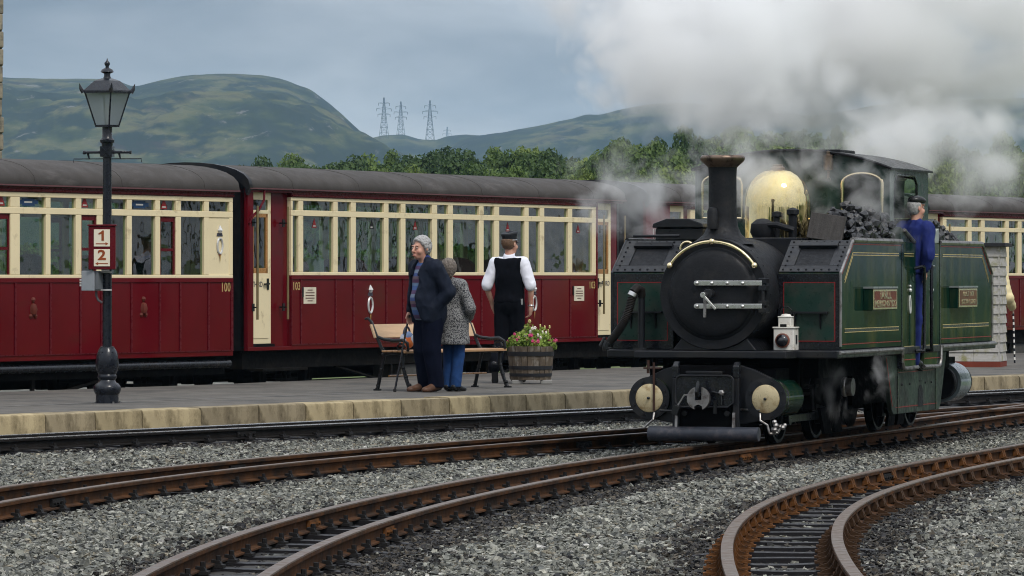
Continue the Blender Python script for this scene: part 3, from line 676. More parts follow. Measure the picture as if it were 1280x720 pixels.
            if s > 0: lettering('lettering', 'THIRD', .10, crest_dark, do, (.8615, (u0 + u1) / 2 - hand * .09, zw - .12), FACE_X, extrude=.0006, sx=.95)
        lo, hi = (0.0, a) if u1 < Ln / 2 else (b, Ln)
        for s in (1, -1):
            v = MB()
            v.box(s * .80, s * .918, lo, hi, zb, zb + .05); v.box(s * .80, s * .935, lo, hi, zr - .06, zr - .012)
            if u0 - lo > .04: v.box(s * .80, s * .916, lo, u0 - .005, zb + .05, zr - .06)
            if hi - u1 > .06: v.box(s * .79, s * .852, u1 + .005, hi - .002, zb + .05, zr - .06)
            v.build('vestibule_side', maroon, root, bevel=.005)
            hr = MB()
            for yy in ((u0 - .02 if u0 - lo > .1 else u0 + .06), u1 + .22):
                hr.tube([(s * .985, yy, zw - .30 - .28), (s * .985, yy, z1 + .12)], .017, 8)
            hr.build('handrail', M('aged_brass', (.28, .22, .11), .45, .8) if 'aged_brass' not in bpy.data.materials else bpy.data.materials['aged_brass'], root)
            for yy in ((u0 - .02 if u0 - lo > .1 else u0 + .06), u1 + .22):
                for zz in (zw - .42, z1 - .10): MB().bar((s * .86, yy, zz), (s * .985, yy, zz), .018, .018).box(s * .915, s * .925, yy - .03, yy + .03, zz - .05, zz + .05).build('handrail_bracket', iron, root)
    # underframe, brake gear and bogies
    ub = MB()
    for s in (1, -1): ub.box(s * .74, s * .80, .05, Ln - .05, zb - .24, zb - .022)
    ub.box(-.74, .74, .06, .14, zb - .24, zb - .03); ub.box(-.74, .74, Ln - .14, Ln - .06, zb - .24, zb - .03); ub.build('underframe', under_black, root)
    tr = MB()
    for s in (1, -1):
        tr.tube([(s * .77, 2.6, zb - .24), (s * .77, 4.2, zb - .50), (s * .77, Ln - 4.2, zb - .50), (s * .77, Ln - 2.6, zb - .24)], .022, 6)
        for yy in (4.2, Ln - 4.2): tr.box(s * .75, s * .79, yy - .025, yy + .025, zb - .51, zb - .24)
    tr.build('truss_rod', under_black, root)
    bx = MB(); bx.box(.30, .76, Ln * .40, Ln * .40 + .95, zb - .50, zb - .25); bx.build('battery_box', M('box_grey', (.07, .068, .062), .7) if 'box_grey' not in bpy.data.materials else bpy.data.materials['box_grey'], root, bevel=.01)
    MB().cyl((-.3, Ln * .58, zb - .40), .14, .7, 'y', 16).build('vacuum_cylinder', under_black, root)
    for yc in (1.55, Ln - 1.55):
        bg = MB()
        for s in (1, -1):
            bg.prism([(yc - .95, .30), (yc - .95, .38), (yc - .25, .42), (yc + .25, .42), (yc + .95, .38), (yc + .95, .30), (yc + .3, .24), (yc - .3, .24)], 'x', s * .50, s * .54)
            for o_ in (-.62, .62):
                bg.box(s * .50, s * .60, yc + o_ - .10, yc + o_ + .10, .10, .32); bg.lathe([(.05, 0), (.05, .22)], (s * .57, yc + o_, .16), 'z', 10)
            for k_ in (-.12, 0, .12): bg.lathe([(.05, 0), (.055, .03), (.04, .06), (.055, .09), (.04, .12), (.05, .15)], (s * .56, yc + k_, .18), 'z', 10)
            bg.box(s * .44, s * .62, yc - .30, yc + .30, .14, .18)
        bg.box(-.5, .5, yc - .1, yc + .1, .28, .40); bo = bg.build('bogie', under_black, root)
        for o_ in (-.62, .62):
            for s in (1, -1): put('wheel', wheel_c, bo, (s * .31, yc + o_, .225), (0, 0, 0 if s < 0 else math.pi))
            MB().cyl((-.45, yc + o_, .225), .04, .9, 'x', 10).build('axle', under_black, bo)
    MB().box(-.90, -.84, .15, Ln - .15, .10, zb - .03).build('far_gap_screen', under_black, root)  # dark board added on the unseen side, hides bright ground under the body
    if pipe: MB().tube([(.86, .05, zb - .10), (.86, Ln - .04, zb - .10)], .052, 12).build('side_pipe', black_gloss, root)
    else: MB().box(.80, 1.0, .25, 1.45, zb - .27, zb - .235).build('footboard', under_black, root)
    MB().bar((0, -.55, .34), (0, .05, .34), .10, .14).build('coupler', under_black, root)
    if extra: extra(root)
    return root

HD1, HD2, HD3 = R(30.5), R(26.9), R(28.3)
L1 = 11.0; S1 = CO['B1'] - Vector((math.sin(HD1), math.cos(HD1))) * L1
U1 = lambda px: u_of(px, S1, HD1)
Z1 = dict(bot=.514, waist=1.522, m0=1.565, m1=2.305, t0=2.385, t1=2.51, top=2.568, eave=2.665, apex=3.005)
b1 = [(0, 18.8, 'sash'), (25.6, 58, 'fix'), (64, 95.5, 'fix'), (102.5, 122, 'sash'), (129, 159.5, 'fix'), (165.6, 195, 'fix'), (201, 220.5, 'sash'), (227, 256, 'fix'), (262, 287.5, 'panel')]
w1 = [(U1(p), U1(q), k) for p, q, k in b1]
w1[0] = (w1[1][0] - .95, w1[1][0] - .19, 'sash')
u = w1[0][0] - .19
for wd, k in ((1.06, 'fix'), (1.06, 'fix'), (.75, 'sash'), (1.06, 'fix'), (.9, 'panel')):
    if u - wd > .1: w1.append((u - wd, u, k))
    u -= wd + .19
p1 = sorted((x[1] + .095) for x in w1[:-1])[:-1] + [U1(290)]
def tri(parent, y, z, s, mat, x=.8815):
    o = MB().add([(x, y - s * .5, z), (x, y + s * .5, z), (x, y, z + s * 1.05)], [(0, 1, 2)]).build('window_sticker', mat, parent, smooth=0)
    MB().add([(x + .001, y - s * .28, z + s * .12), (x + .001, y + s * .28, z + s * .12), (x + .001, y + s * .25, z + s * .24), (x + .001, y - s * .25, z + s * .24)], [(0, 1, 2, 3)]).build('sticker_print', num_grey, o, smooth=0)
def ex1(root):
    crest(root, U1(275.5), 1.94, .95, x=.906)
    lettering('lettering', '100', .17, num_gold, root, (.9092, U1(283), 1.40), FACE_X, sx=.9, label='carriage number 100')
    for px in (4.4, 109, 208): tri(root, U1(px), 2.40, .15 if px > 100 else .16, sticker_red)
    for px in (38.5, 177.5):
        y = U1(px); o = MB().box(.8805, .8812, y - .20, y + .20, 2.425, 2.475).build('window_sticker', sticker_blue, root, smooth=0)
        MB().box(.8805, .8814, y - .13, y + .13, 2.405, 2.495).build('sticker_middle', sticker_blue, o, smooth=0); MB().box(.8805, .8818, y - .08, y + .08, 2.44, 2.46).build('sticker_print', num_grey, o, smooth=0)
    for px in (42, 180):                       # faint gilt device on the lower panels
        y = U1(px); b = MB()
        b.ball((.908, y, 1.26), .035, 8); b.ball((.908, y, 1.14), .06, 8, 1.4); b.ball((.908, y - .05, 1.06), .03); b.ball((.908, y + .05, 1.06), .03); o = b.build('gilt_device', M('faint_gilt', (.11, .022, .012), .5) if 'faint_gilt' not in bpy.data.materials else bpy.data.materials['faint_gilt'], root); o.scale = (1, 1, 1)
carriage('red and cream carriage numbered 100 at the left edge, behind the lamp post', S1, HD1, L1, Z1, w1, p1, (.02, L1 - .02), (), 'plain', ('pattern', 1.35, .35), (.05, .05), True, ex1)

S2 = CO['A2']; L2_ = (CO['B2'] - CO['A2']).length; U2 = lambda px: u_of(px, S2, HD2)
Z2 = dict(bot=.567, waist=1.558, m0=1.605, m1=2.352, t0=2.43, t1=2.555, top=2.60, eave=2.712, apex=3.03)
b2 = [(366.9, 373.8), (379.8, 417.5), (423, 439.4), (445.6, 480.7), (486.4, 501.7), (507.6, 540.8), (547.2, 561), (567, 599.6), (605.3, 618.6), (624.7, 656.4), (661.6, 675.5), (681, 710.8), (716, 741)]
w2 = [(U2(p), U2(q), 'fix') for p, q in b2]
p2 = [(w2[i][1] + w2[i + 1][0]) / 2 for i in range(len(w2) - 1)]
def ex2(root):
    crest(root, U2(463.5), 1.15, 1.0, x=.908); crest(root, U2(668.5), 1.15, 1.0, x=.908)
    lettering('lettering', '103', .15, num_gold, root, (.9092, U2(371.5), 1.41), FACE_X, label='carriage number 103')
    lettering('lettering', '103', .15, num_gold, root, (.9092, U2(741), 1.41), FACE_X, label='carriage number 103')
    for px in (388, 724.5):
        y = U2(px); o = MB().box(.909, .914, y - .17, y + .17, 1.18, 1.40).build('notice_board', notice_m, root, smooth=0); text_lines(o, .9145, y, 1.29, .27, .18, ink)
        MB().box(.909, .918, y - .22, y - .175, 1.27, 1.40).build('notice_clip', iron, root)
    for px, c in ((396, sticker_red), (467.5, sticker_black), (522, sticker_red), (637.5, sticker_red), (725.5, sticker_red)): tri(root, U2(px), 2.20, .13, c)
    MB().tube([(.96, .36, 2.68), (.965, .34, 2.55), (.96, .22, 2.42), (.95, .06, 2.33), (.93, .02, 2.24)], .016, 8).build('end_pipe', maroon_dk, root)
    for px, dy in ((391, -.1), (431, -.1)):
        b = MB(); y = U2(px); b.box(.30, .62, y - .14, y - .02, 1.52, 1.80); b.build('headrest_cover', linen, root, bevel=.03)
carriage('red and cream carriage numbered 103 behind the bench and the couple', S2, HD2, L2_, Z2, w2, p2, (U2(364.5), U2(745.5)), ((U2(317.5), U2(344.2), 1), (U2(748), U2(768.5), -1)), 'black', ('plain', 1.63, .62), (.05, .02), False, ex2)

S3 = CO['A3']; L3 = 10.5; U3 = lambda px: u_of(px, S3, HD3)
def bays(u0, u1):
    o = []; u = u0; k = 0
    while u + .5 < u1:
        wd = .98 if k % 2 == 0 else .44
        if u + wd > u1: break
        o.append((u, u + wd, 'fix')); u += wd + .17; k += 1
    return o
def carr34(label, S, ln, num, a, b, d0, d1):
    w = bays(a + .16, b - .1); p = [(w[i][1] + w[i + 1][0]) / 2 for i in range(len(w) - 1)]
    def ex(root):
        if num: lettering('lettering', num, .21, num_grey, root, (.9175, .34, 2.20), FACE_X, extrude=.0006, label='white carriage number 124')
    z = dict(Z2); return carriage(label, S, HD3, ln, z, w, p, (a, b), (d0, d1), 'black', ('plain', 1.6, .8), (.03, .03), False, ex)
carr34('red and cream carriage marked 124 half hidden in steam behind the locomotive chimney', S3, L3, '124', 1.55, 9.3, (.82, 1.42, 1), (9.4, 10.0, -1))
S4 = S3 + Vector((math.sin(HD3), math.cos(HD3))) * (L3 + .42)
carr34('farthest red and cream carriage behind the white boarded hut at the right edge', S4, 11.2, None, .75, 10.2, (.06, .66, 1), (10.3, 10.9, -1))

# ------------------------------------------------------------------ the double-ended steam locomotive (x across, y back along the engine from the front, z up)
HL = R(18.5)
LO = Vector((1.76, 42.1))
loco = empty('steam_locomotive', (LO.x, LO.y, 0), -HL, 'dark green double ended steam locomotive standing on the rails with a polished brass dome', 'steam locomotive')
def lw(x, y, z): """locomotive point to world"""; c, s = math.cos(HL), math.sin(HL); return Vector((LO.x + x * c + y * s, LO.y - x * s + y * c, z))
LEN = 7.6; TW = 1.09; CX = .03
mir = lambda y: LEN - y
# running plate
b = MB(); b.box(-1.10, 1.10, .50, mir(.50), .795, .868); b.box(-.72, .72, .12, .50, .797, .866); b.box(-.72, .72, mir(.50), mir(.12), .797, .866)
b.build('running_plate', black_paint, loco, bevel=.012)
for ya, yb in ((.55, 2.98), (4.62, mir(.55))): MB().tube([(1.108, ya, .845), (1.108, yb, .845)], .018, 8).build('plate_edge_strip', worn_steel, loco)
# four side tanks
def lining_rect(b, x, y0, y1, z0, z1, t, e=.002):
    for q in ((y0, y1, z1 - t, z1), (y0, y1, z0, z0 + t), (y0, y0 + t, z0 + t, z1 - t), (y1 - t, y1, z0 + t, z1 - t)): b.box(x - .003, x + e, *q)
for end in (0, 1):
    Y = (lambda y: y) if end == 0 else mir
    for sx in (-1, 1):
        xi, xo = sx * .50, sx * TW
        tk = MB(); tk.prism([(Y(.65), .87), (Y(.65), 1.575), (Y(1.10), 1.872), (Y(3.0), 1.872), (Y(3.0), .87)], 'x', xi, xo)
        to = tk.build('side_tank', loco_green, loco, bevel=.014)
        # black front with green lined panel
        f = MB(); ys = Y(.65); e = -1 if end == 0 else 1
        f.box(xi, xo, ys, ys + e * .006, .872, 1.57); f.build('tank_front', black_gloss, to, bevel=.004)
        pn = MB(); px0, px1 = sx * .56 + (.0), sx * 1.035; pn.box(px0, px1, ys + e * .0062, ys + e * .010, .955, 1.485); pn.build('front_panel', loco_green_dk, to)
        ln = MB()
        for q in ((px0, px1, 1.485, 1.492), (px0, px1, .948, .955), (px0 - sx * .007, px0, .948, 1.492), (px1, px1 + sx * .007, .948, 1.492)): ln.box(q[0], q[1], ys + e * .0062, ys + e * .0108, q[2], q[3])
        ln.build('red_lining', red_line, to, smooth=0)
        if end == 0:
            MB().box(sx * .60, sx * .98, ys - .07, ys - .011, 1.205, 1.222).build('lamp_shelf', black_paint, to)
            for xx in (.66, .90): MB().add([(sx * xx, ys - .012, 1.204), (sx * xx, ys - .065, 1.204), (sx * xx, ys - .012, 1.06), (sx * (xx + .012), ys - .012, 1.204), (sx * (xx + .012), ys - .065, 1.204), (sx * (xx + .012), ys - .012, 1.06)], [(0, 1, 2), (3, 5, 4), (0, 3, 4, 1), (1, 4, 5, 2), (2, 5, 3, 0)]).build('shelf_bracket', black_paint, to)
        # sloping riveted plate with the filler recess
        def sl(t, lift=0.0):                   # t from 0 (bottom of slope) to 1 (top)
            return (Y(.65 + .45 * t - lift * .55), 1.575 + .297 * t + lift * .83)
        def slab(b, x0, x1, t0, t1, th, base=.0):
            A = [sl(t0, base), sl(t1, base), sl(t1, base + th), sl(t0, base + th)]; b.prism(A, 'x', x0, x1)
        s_ = MB(); x0, x1 = sx * .505, sx * 1.085
        slab(s_, x0, x1, .01, .20, .012); slab(s_, x0, x1, .82, .99, .012); slab(s_, x0, sx * .63, .2, .82, .012); slab(s_, sx * .96, x1, .2, .82, .012)
        s_.build('slope_plate', black_paint, to, bevel=.004)
        h_ = MB(); slab(h_, sx * .63, sx * .96, .2, .82, .002); h_.build('filler_recess', soot, to)
        li = MB(); slab(li, sx * .61, sx * .98, .74, .86, .030, .012); li.build('recess_lip', black_paint, to, bevel=.004)
        rv = MB()
        for i in range(8):
            for t_ in (.07, .93): p = sl(t_, .012); rv.ball((x0 + (x1 - x0) * (i + .5) / 8, p[0], p[1]), .012, 6)
        for i in range(5):
            for xx in (.55, 1.045): p = sl(.2 + .14 * i, .012); rv.ball((sx * xx, p[0], p[1]), .012, 6)
        tag(rv.build('rivet', soot, to), kind='stuff')
        # edge beading along slope and top
        ed = MB()
        for xx in (sx * 1.092,): ed.tube([(xx, Y(.645), .90), (xx, Y(.645), 1.575), (xx, Y(1.10), 1.876)], .014, 8)
        ed.tube([(sx * 1.085, Y(1.10), 1.878), (sx * 1.085, Y(2.99), 1.878)], .026, 8); ed.build('tank_edge', worn_steel if sx > 0 else black_paint, to)
        # side lining
        if sx > 0:
            X = TW; a0, a1 = (.78, 2.88) if end == 0 else (mir(2.88), mir(.78))
            g = MB()
            for zz in (1.760, 1.738): g.box(X, X + .0022, Y(1.10), Y(2.88), zz, zz + .006)
            for zz in (1.060, 1.028): g.box(X, X + .0022, Y(.80), Y(2.88), zz, zz + .006)
            for dz in (0, .03): g.bar((X + .001, Y(1.10), 1.748 + .012 - dz), (X + .001, Y(.80), 1.50 + .012 - dz), .003, .006)
            g.build('gold_lining', gold_line, to, smooth=0)
            k = MB(); k.box(X, X + .0016, Y(1.10), Y(2.88), 1.7441, 1.7599); k.box(X, X + .0016, Y(.80), Y(2.88), 1.0341, 1.0599); k.build('black_lining', black_gloss, to, smooth=0)
            r_ = MB(); r_.box(X, X + .0022, Y(1.12), Y(2.95), 1.838, 1.846); r_.box(X, X + .0022, Y(.70), Y(2.95), .918, .926); r_.bar((X + .001, Y(1.12), 1.842), (X + .001, Y(.69), 1.56), .003, .008); r_.build('red_lining', red_line, to, smooth=0)
            # name or works plate in its box
            y0, y1 = (1.50, 2.44) if end == 0 else (5.02, 5.86)
            nb = MB(); nb.box(X, X + .085, y0, y1, 1.225, 1.43); no = nb.build('plate_box', loco_green, to, bevel=.006)
            MB().box(X + .0, X + .10, y0 - .01, y1 + .01, 1.431, 1.448).build('plate_box_lid', M('lid_grey', (.20, .22, .22), .35) if end == 0 else bpy.data.materials['lid_grey'], no)
            MB().box(X + .086, X + .096, y0 + .01, y1 - .01, 1.235, 1.422).build('plate_rim', brass, no, bevel=.003)
            MB().box(X + .0962, X + .098, y0 + .045, y1 - .045, 1.252, 1.405).build('plate_ground', M('plate_red', (.13, .030, .018), .5, var=.5, scale=25) if end == 0 else M('plate_brown', (.13, .06, .03), .5, var=.4, scale=25), no, smooth=0)
            ym = (y0 + y1) / 2
            if end == 0:
                lettering('lettering', 'IARLL', .10, brass, no, (X + .0985, ym, 1.366), FACE_X, extrude=.002, sx=1.75); lettering('lettering', 'MEIRIONNYDD', .092, brass, no, (X + .0985, ym, 1.288), FACE_X, extrude=.002, sx=1.32)
            else:
                lettering('lettering', 'BUILT 1979', .066, brass, no, (X + .0985, ym, 1.366), FACE_X, extrude=.002, sx=1.5); lettering('lettering', 'BOSTON LODGE', .066, brass, no, (X + .0985, ym, 1.290), FACE_X, extrude=.002, sx=1.25)
    # boiler casing and smokebox
    MB().box(-.49, .49, Y(1.35), Y(3.0), .87, 1.905).build('boiler_casing', black_paint, loco, bevel=.01)
    rb = MB()
    for i in range(16): rb.box(.491, .497, Y(1.36 + i * .10), Y(1.40 + i * .10), 1.87, 1.90)
    tag(rb.build('casing_rib', black_paint, loco), kind='stuff')
    e = 1 if end == 0 else -1
    sm = MB(); sm.lathe([(.40, 0), (.505, .0), (.512, .02 * e), (.512, 1.15 * e)], (0, Y(.24), 1.385), 'y', 56); so = sm.build('smokebox', soot, loco, smooth=30)
    st = MB(); st.prism([(-.40, .867), (.40, .867), (.30, .99), (.2, .96), (-.2, .96), (-.30, .99)], 'y', Y(.27), Y(1.0)); st.build('smokebox_saddle', black_paint, so, bevel=.008)
    if end == 0:
        dr = MB(); n = 10; dr.lathe([(.001, -.085)] + [(.40 * math.sin(math.pi / 2 * i / n) ** .9, -.018 - .067 * math.cos(math.pi / 2 * i / n)) for i in range(1, n + 1)] + [(.415, -.012), (.425, 0)], (0, .24, 1.385), 'y', 56, cap=False)
        do = dr.build('smokebox_door', soot, so, smooth=40)
        for zz in (1.482, 1.272):
            sb = MB(); sb.box(-.13, .49, .125, .160, zz - .024, zz + .024); sb.cyl((-.13, .125, zz), .024, .035, 'y', 12); s2 = sb.build('door_strap', steel, do, bevel=.006)
            for xx in (-.12, .02, .165, .31): MB().lathe([(.017, 0), (.015, -.012), (.005, -.02)], (xx, .124, zz), 'y', 10).build('strap_bolt', steel, s2)
        hg = MB(); hg.tube([(.495, .15, 1.20), (.495, .15, 1.53)], .016, 10)
        for zz in (1.235, 1.30, 1.44, 1.505): hg.box(.455, .53, .13, .24, zz - .022, zz + .022)
        hg.build('door_hinge', black_paint, do, bevel=.004)
        hd = MB(); hd.cyl((0, .05, 1.385), .045, .11, 'y', 16); hd.build('door_boss', black_paint, do, bevel=.006)
        hn = MB(); hn.cyl((-.025, -.02, 1.375), .026, .08, 'y', 12); hn.bar((-.025, -.005, 1.375), (.10, -.025, 1.245), .022, .022); hn.build('door_handle', steel, do, bevel=.003)
        MB().bar((-.015, .02, 1.37), (-.015, .015, 1.17), .026, .02).build('door_handle_lower', worn_steel, do, bevel=.003)
        hr = MB(); hr.tube([(.475 * math.sin(a), .195, 1.385 + .475 * math.cos(a)) for a in np.linspace(-1.0, 1.0, 25)], .0145, 10)
        for a in (-1.0, 0, 1.0): hr.ball((.475 * math.sin(a), .195, 1.385 + .475 * math.cos(a)), .030, 12); hr.tube([(.475 * math.sin(a), .195, 1.385 + .475 * math.cos(a)), (.475 * math.sin(a), .245, 1.385 + .475 * math.cos(a))], .012, 8)
        hr.build('smokebox_handrail', brass, so)
        rv = MB()
        for i in range(36): a = 2 * math.pi * i / 36; rv.ball((.512 * math.cos(a), .34, 1.385 + .512 * math.sin(a)), .008, 6)
        tag(rv.build('smokebox_rivet', soot, so), kind='stuff')
        lettering('lettering', '1 3 0 2', .055, num_grey, so, (-.02, .268, .925), FACE_F, extrude=.001)
    # chimney, dome
    ch = MB(); cyy = Y(.55)
    ch.lathe([(.30, 1.84), (.235, 1.88), (.175, 1.93), (.142, 2.00), (.130, 2.10), (.128, 2.45), (.132, 2.54), (.134, 2.545)], (0, cyy, 0), 'z', 36); co = ch.build('chimney', soot, loco, smooth=50)
    cp = MB(); cp.lathe([(.136, 2.545), (.150, 2.56), (.195, 2.60), (.205, 2.62), (.205, 2.640), (.190, 2.655), (.13, 2.655), (.11, 2.60)], (0, cyy, 0), 'z', 36, cap=False); cp.build('chimney_cap', copper, co, smooth=50)
    fl = MB(); fl.lathe([(.05, 0), (.05, .16), (.035, .19), (.01, .2)], (-.05, cyy - .16, 1.98), 'z', 14); fl.build('chimney_fitting', soot, co)
    if end == 0:
        dm = MB(); dm.lathe([(.325, 1.87), (.322, 1.95), (.322, 2.20), (.316, 2.30), (.298, 2.38), (.262, 2.45), (.212, 2.505), (.15, 2.545), (.108, 2.562), (.085, 2.558)], (0, 2.47, 0), 'z', 48); dmo = dm.build('steam_dome', dome_brass, loco, smooth=50)
        sv = MB(); sv.lathe([(.075, 2.55), (.07, 2.585), (.05, 2.60), (.05, 2.615), (.02, 2.62)], (0, 2.47, 0), 'z', 16); sv.build('safety_valve', copper, dmo)
        # fittings in front of the dome
        p = MB(); p.lathe([(.09, 0), (.12, .06), (.11, .14), (.06, .18), (.02, .19)], (.05, 1.75, 1.90), 'z', 14); p.lathe([(.04, 0), (.04, .22), (.06, .23), (.06, .27), (.02, .29)], (.33, 1.80, 1.90), 'z', 12)
        p.lathe([(.03, 0), (.03, .2), (.05, .21), (.045, .25), (.01, .26)], (.16, 1.85, 1.90), 'z', 12); p.tube([(.05, 1.7, 2.02), (.2, 1.68, 2.03), (.36, 1.72, 1.98)], .03, 8); p.build('boiler_fitting', soot, loco)
        # filler box with lid on the far tank
        fb = MB(); fb.box(-.86, -.40, 1.25, 1.75, 1.875, 2.0); fo = fb.build('filler_box', black_paint, loco, bevel=.02)
        ld = MB(); ld.prism([(-.88, 2.0), (-.87, 2.04), (-.74, 2.085), (-.52, 2.085), (-.39, 2.04), (-.38, 2.0)], 'y', 1.22, 1.78); ld.build('filler_lid', black_paint, fo, bevel=.01)
        rg = MB(); rg.tube([(-.36 + .062 * math.cos(a), .62, 1.80 + .062 * math.sin(a)) for a in np.linspace(0, 2 * math.pi, 20, False)], .012, 8, True); ro_ = rg.build('gauge_ring', brass, loco)
        MB().lathe([(.058, 0), (.06, .16)], (-.36, .62, 1.80), 'y', 20).build('gauge_body', black_paint, ro_)
        MB().tube([(-1.0, 1.02, 1.92), (-.55, 1.02, 1.92)], .014, 8).add([], []).build('tank_handrail', black_paint, loco)
# ---- cab
cab = MB(); cab.prism([(-.97, .87), (-.97, 2.585), (-.60, 2.70), (-.2, 2.745), (.2, 2.745), (.60, 2.70), (.97, 2.585), (.97, .87)], 'y', 2.99, 3.0)
def spectacle(y, name, front):
    """Cab end sheet with two round-topped windows (left open), made of strips round the openings."""
    b = MB(); y0, y1 = y, y + .014
    ztop = lambda x: 2.585 + (2.76 - 2.585) * (1 - (abs(x) / .97) ** 2.2)
    for sx in (-1, 1):
        x0, x1, z0, z1 = .50, .90, 2.11, 2.54
        P = lambda poly: b.prism([(sx * p, q) for p, q in poly], 'y', y0, y1)
        P([(.0, 1.85), (x0, 1.85), (x0, ztop(x0)), (.25, ztop(.25)), (0, ztop(0))]); P([(x1, 1.85), (.97, 1.85), (.97, ztop(.97)), (x1, ztop(x1))])
        P([(x0, 1.85), (x1, 1.85), (x1, z0), (x0, z0)])
        arc = [(x0 + .2 - .2 * math.cos(a), z1 - .10 + .10 * math.sin(a)) for a in np.linspace(0, math.pi, 13)]
        for i in range(12): P([arc[i], arc[i + 1], (arc[i + 1][0], ztop(arc[i + 1][0])), (arc[i][0], ztop(arc[i][0]))])
    o = b.build(name, loco_green_dk, loco, smooth=0)
    for sx in (-1, 1):
        x0, x1, z0, z1 = .50, .90, 2.11, 2.54
        pts = [(sx * x0, y - .006, z0)] + [(sx * (x0 + .2 - .2 * math.cos(a)), y - .006, z1 - .10 + .10 * math.sin(a)) for a in np.linspace(0, math.pi, 13)] + [(sx * x1, y - .006, z0)]
        MB().tube(pts, .016, 8, True).build('window_rim', brass, o)
        MB().prism([(p[0], p[2]) for p in pts], 'y', y + .004, y + .008).build('pane', glass, o, smooth=0)
    return o
front = spectacle(3.0, 'cab_front', True); rear = spectacle(4.586, 'cab_back', False)
rl = MB(); ra = [(-1.0 + 2.0 * i / 20, 2.59 + (2.775 - 2.59) * (1 - abs(-1 + i / 10) ** 2.2)) for i in range(21)]
rl.prism(ra + [(x, z - .02) for x, z in ra[::-1]], 'y', 2.95, 4.68); rl.build('cab_roof', black_paint, loco, smooth=50)
rm = MB(); rm.tube([(x, 2.95, z - .01) for x, z in ra], .014, 6); rm.build('roof_rim', soot, loco)
MB().box(-.35, .35, 3.5, 4.1, 2.74, 2.785).build('roof_hatch', soot, loco, bevel=.01)
for sx in (-1, 1):
    sd = MB(); xi, xo = sx * .955, sx * .97
    # upper side sheet with the big opening
    sd.prism([(2.995, 1.86), (3.10, 1.86), (3.16, 2.05), (3.20, 2.45), (3.30, 2.53), (4.02, 2.53), (4.12, 2.45), (4.14, 2.0), (4.25, 1.86), (4.60, 1.86), (4.60, 2.60), (2.995, 2.60)], 'x', xi, xo)
    so = sd.build('cab_side', loco_green_dk, loco, smooth=0)
    MB().box(sx * .971, sx * .976, 3.0, 3.14, 1.90, 2.56).build('corner_sheet', M('corner_grey', (.12, .14, .14), .4) if 'corner_grey' not in bpy.data.materials else bpy.data.materials['corner_grey'], so)
    rimm = MB(); rimm.tube([(sx * .966, y, z) for y, z in ((3.10, 1.86), (3.16, 2.05), (3.20, 2.45), (3.30, 2.53), (4.02, 2.53), (4.12, 2.45), (4.14, 2.0), (4.25, 1.86))], .013, 8); rimm.build('opening_rim', black_gloss, so)
    # lower side: two leaves of sheet with the doorway between them
    for (y0, y1) in ((3.0, 3.58), (3.92, 4.60)):
        lo = MB(); lo.box(sx * 1.05, sx * TW, y0 + .004, y1 - .004, .66, 1.872); l2 = lo.build('cab_side_leaf', loco_green, loco, bevel=.008)
        if sx > 0:
            g = MB()
            for zz in (1.760, 1.738): g.box(TW, TW + .0022, y0 + .10, y1 - .08, zz, zz + .006)
            for zz in (.865, .838): g.box(TW, TW + .0022, y0 + .10, y1 - .08, zz, zz + .006)
            g.build('gold_lining', gold_line, l2, smooth=0)
            MB().box(TW, TW + .0022, y0 + .02, y1 - .02, .735, .744).build('red_lining', red_line, l2, smooth=0)
            yc = (y0 + y1) / 2 + (.03 if y0 < 3.5 else -.03)
            dv = MB(); dv.tube([(TW + .006, yc + .028 * math.cos(a), 1.27 + .085 * math.sin(a)) for a in np.linspace(0, 2 * math.pi, 16, False)], .008, 6, True); dv.ball((TW + .006, yc, 1.41), .02, 8); dv.ball((TW + .006, yc, 1.45), .014, 8); dv.build('silver_device', silver_m, l2)
        ed = MB(); ed.box(sx * 1.04, sx * (TW + .004), (y0 - .014 if y0 < 3.5 else y1 - .012), (y0 + .012 if y0 < 3.5 else y1 + .014), .66, 1.90); ed.build('leaf_edge', black_gloss, l2)
    sp = MB()
    for (ya, yb) in ((3.0, 3.10), (4.25, 4.60)): pass
    sp.tube([(sx * (TW + .002), 3.10, 1.99), (sx * (TW + .002), 3.52, 1.875)], .018, 8); sp.build('cutaway_rim', worn_steel, loco)
    tp = MB(); tp.prism([(3.0, 1.874), (3.0, 2.02), (3.10, 2.0), (3.52, 1.874)], 'x', sx * .972, sx * 1.08); tp.build('front_wing', loco_green_dk, loco, bevel=.005)
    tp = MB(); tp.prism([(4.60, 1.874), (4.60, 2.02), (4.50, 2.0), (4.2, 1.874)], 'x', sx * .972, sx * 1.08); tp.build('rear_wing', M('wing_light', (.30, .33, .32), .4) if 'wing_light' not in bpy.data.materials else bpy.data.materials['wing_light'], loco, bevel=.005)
    # foot of the cab: beading, skirt, step hole
    bd = MB(); bd.tube([(sx * (TW + .008), y, z) for y, z in ((2.99, .86), (3.0, .72), (3.05, .665), (3.15, .655), (3.62, .66))], .020, 8); bd.tube([(sx * (TW + .008), y, z) for y, z in ((3.88, .66), (4.45, .655), (4.55, .665), (4.60, .72), (4.61, .86))], .020, 8); bd.build('cab_beading', worn_steel, loco)
    sk = MB(); sk.prism([(2.52, .79), (2.62, .60), (2.78, .27), (2.86, .22), (4.74, .22), (4.82, .27), (4.98, .60), (5.08, .79)], 'x', sx * 1.0, sx * 1.045); sko = sk.build('cab_skirt', skirt_green, loco, bevel=.006)
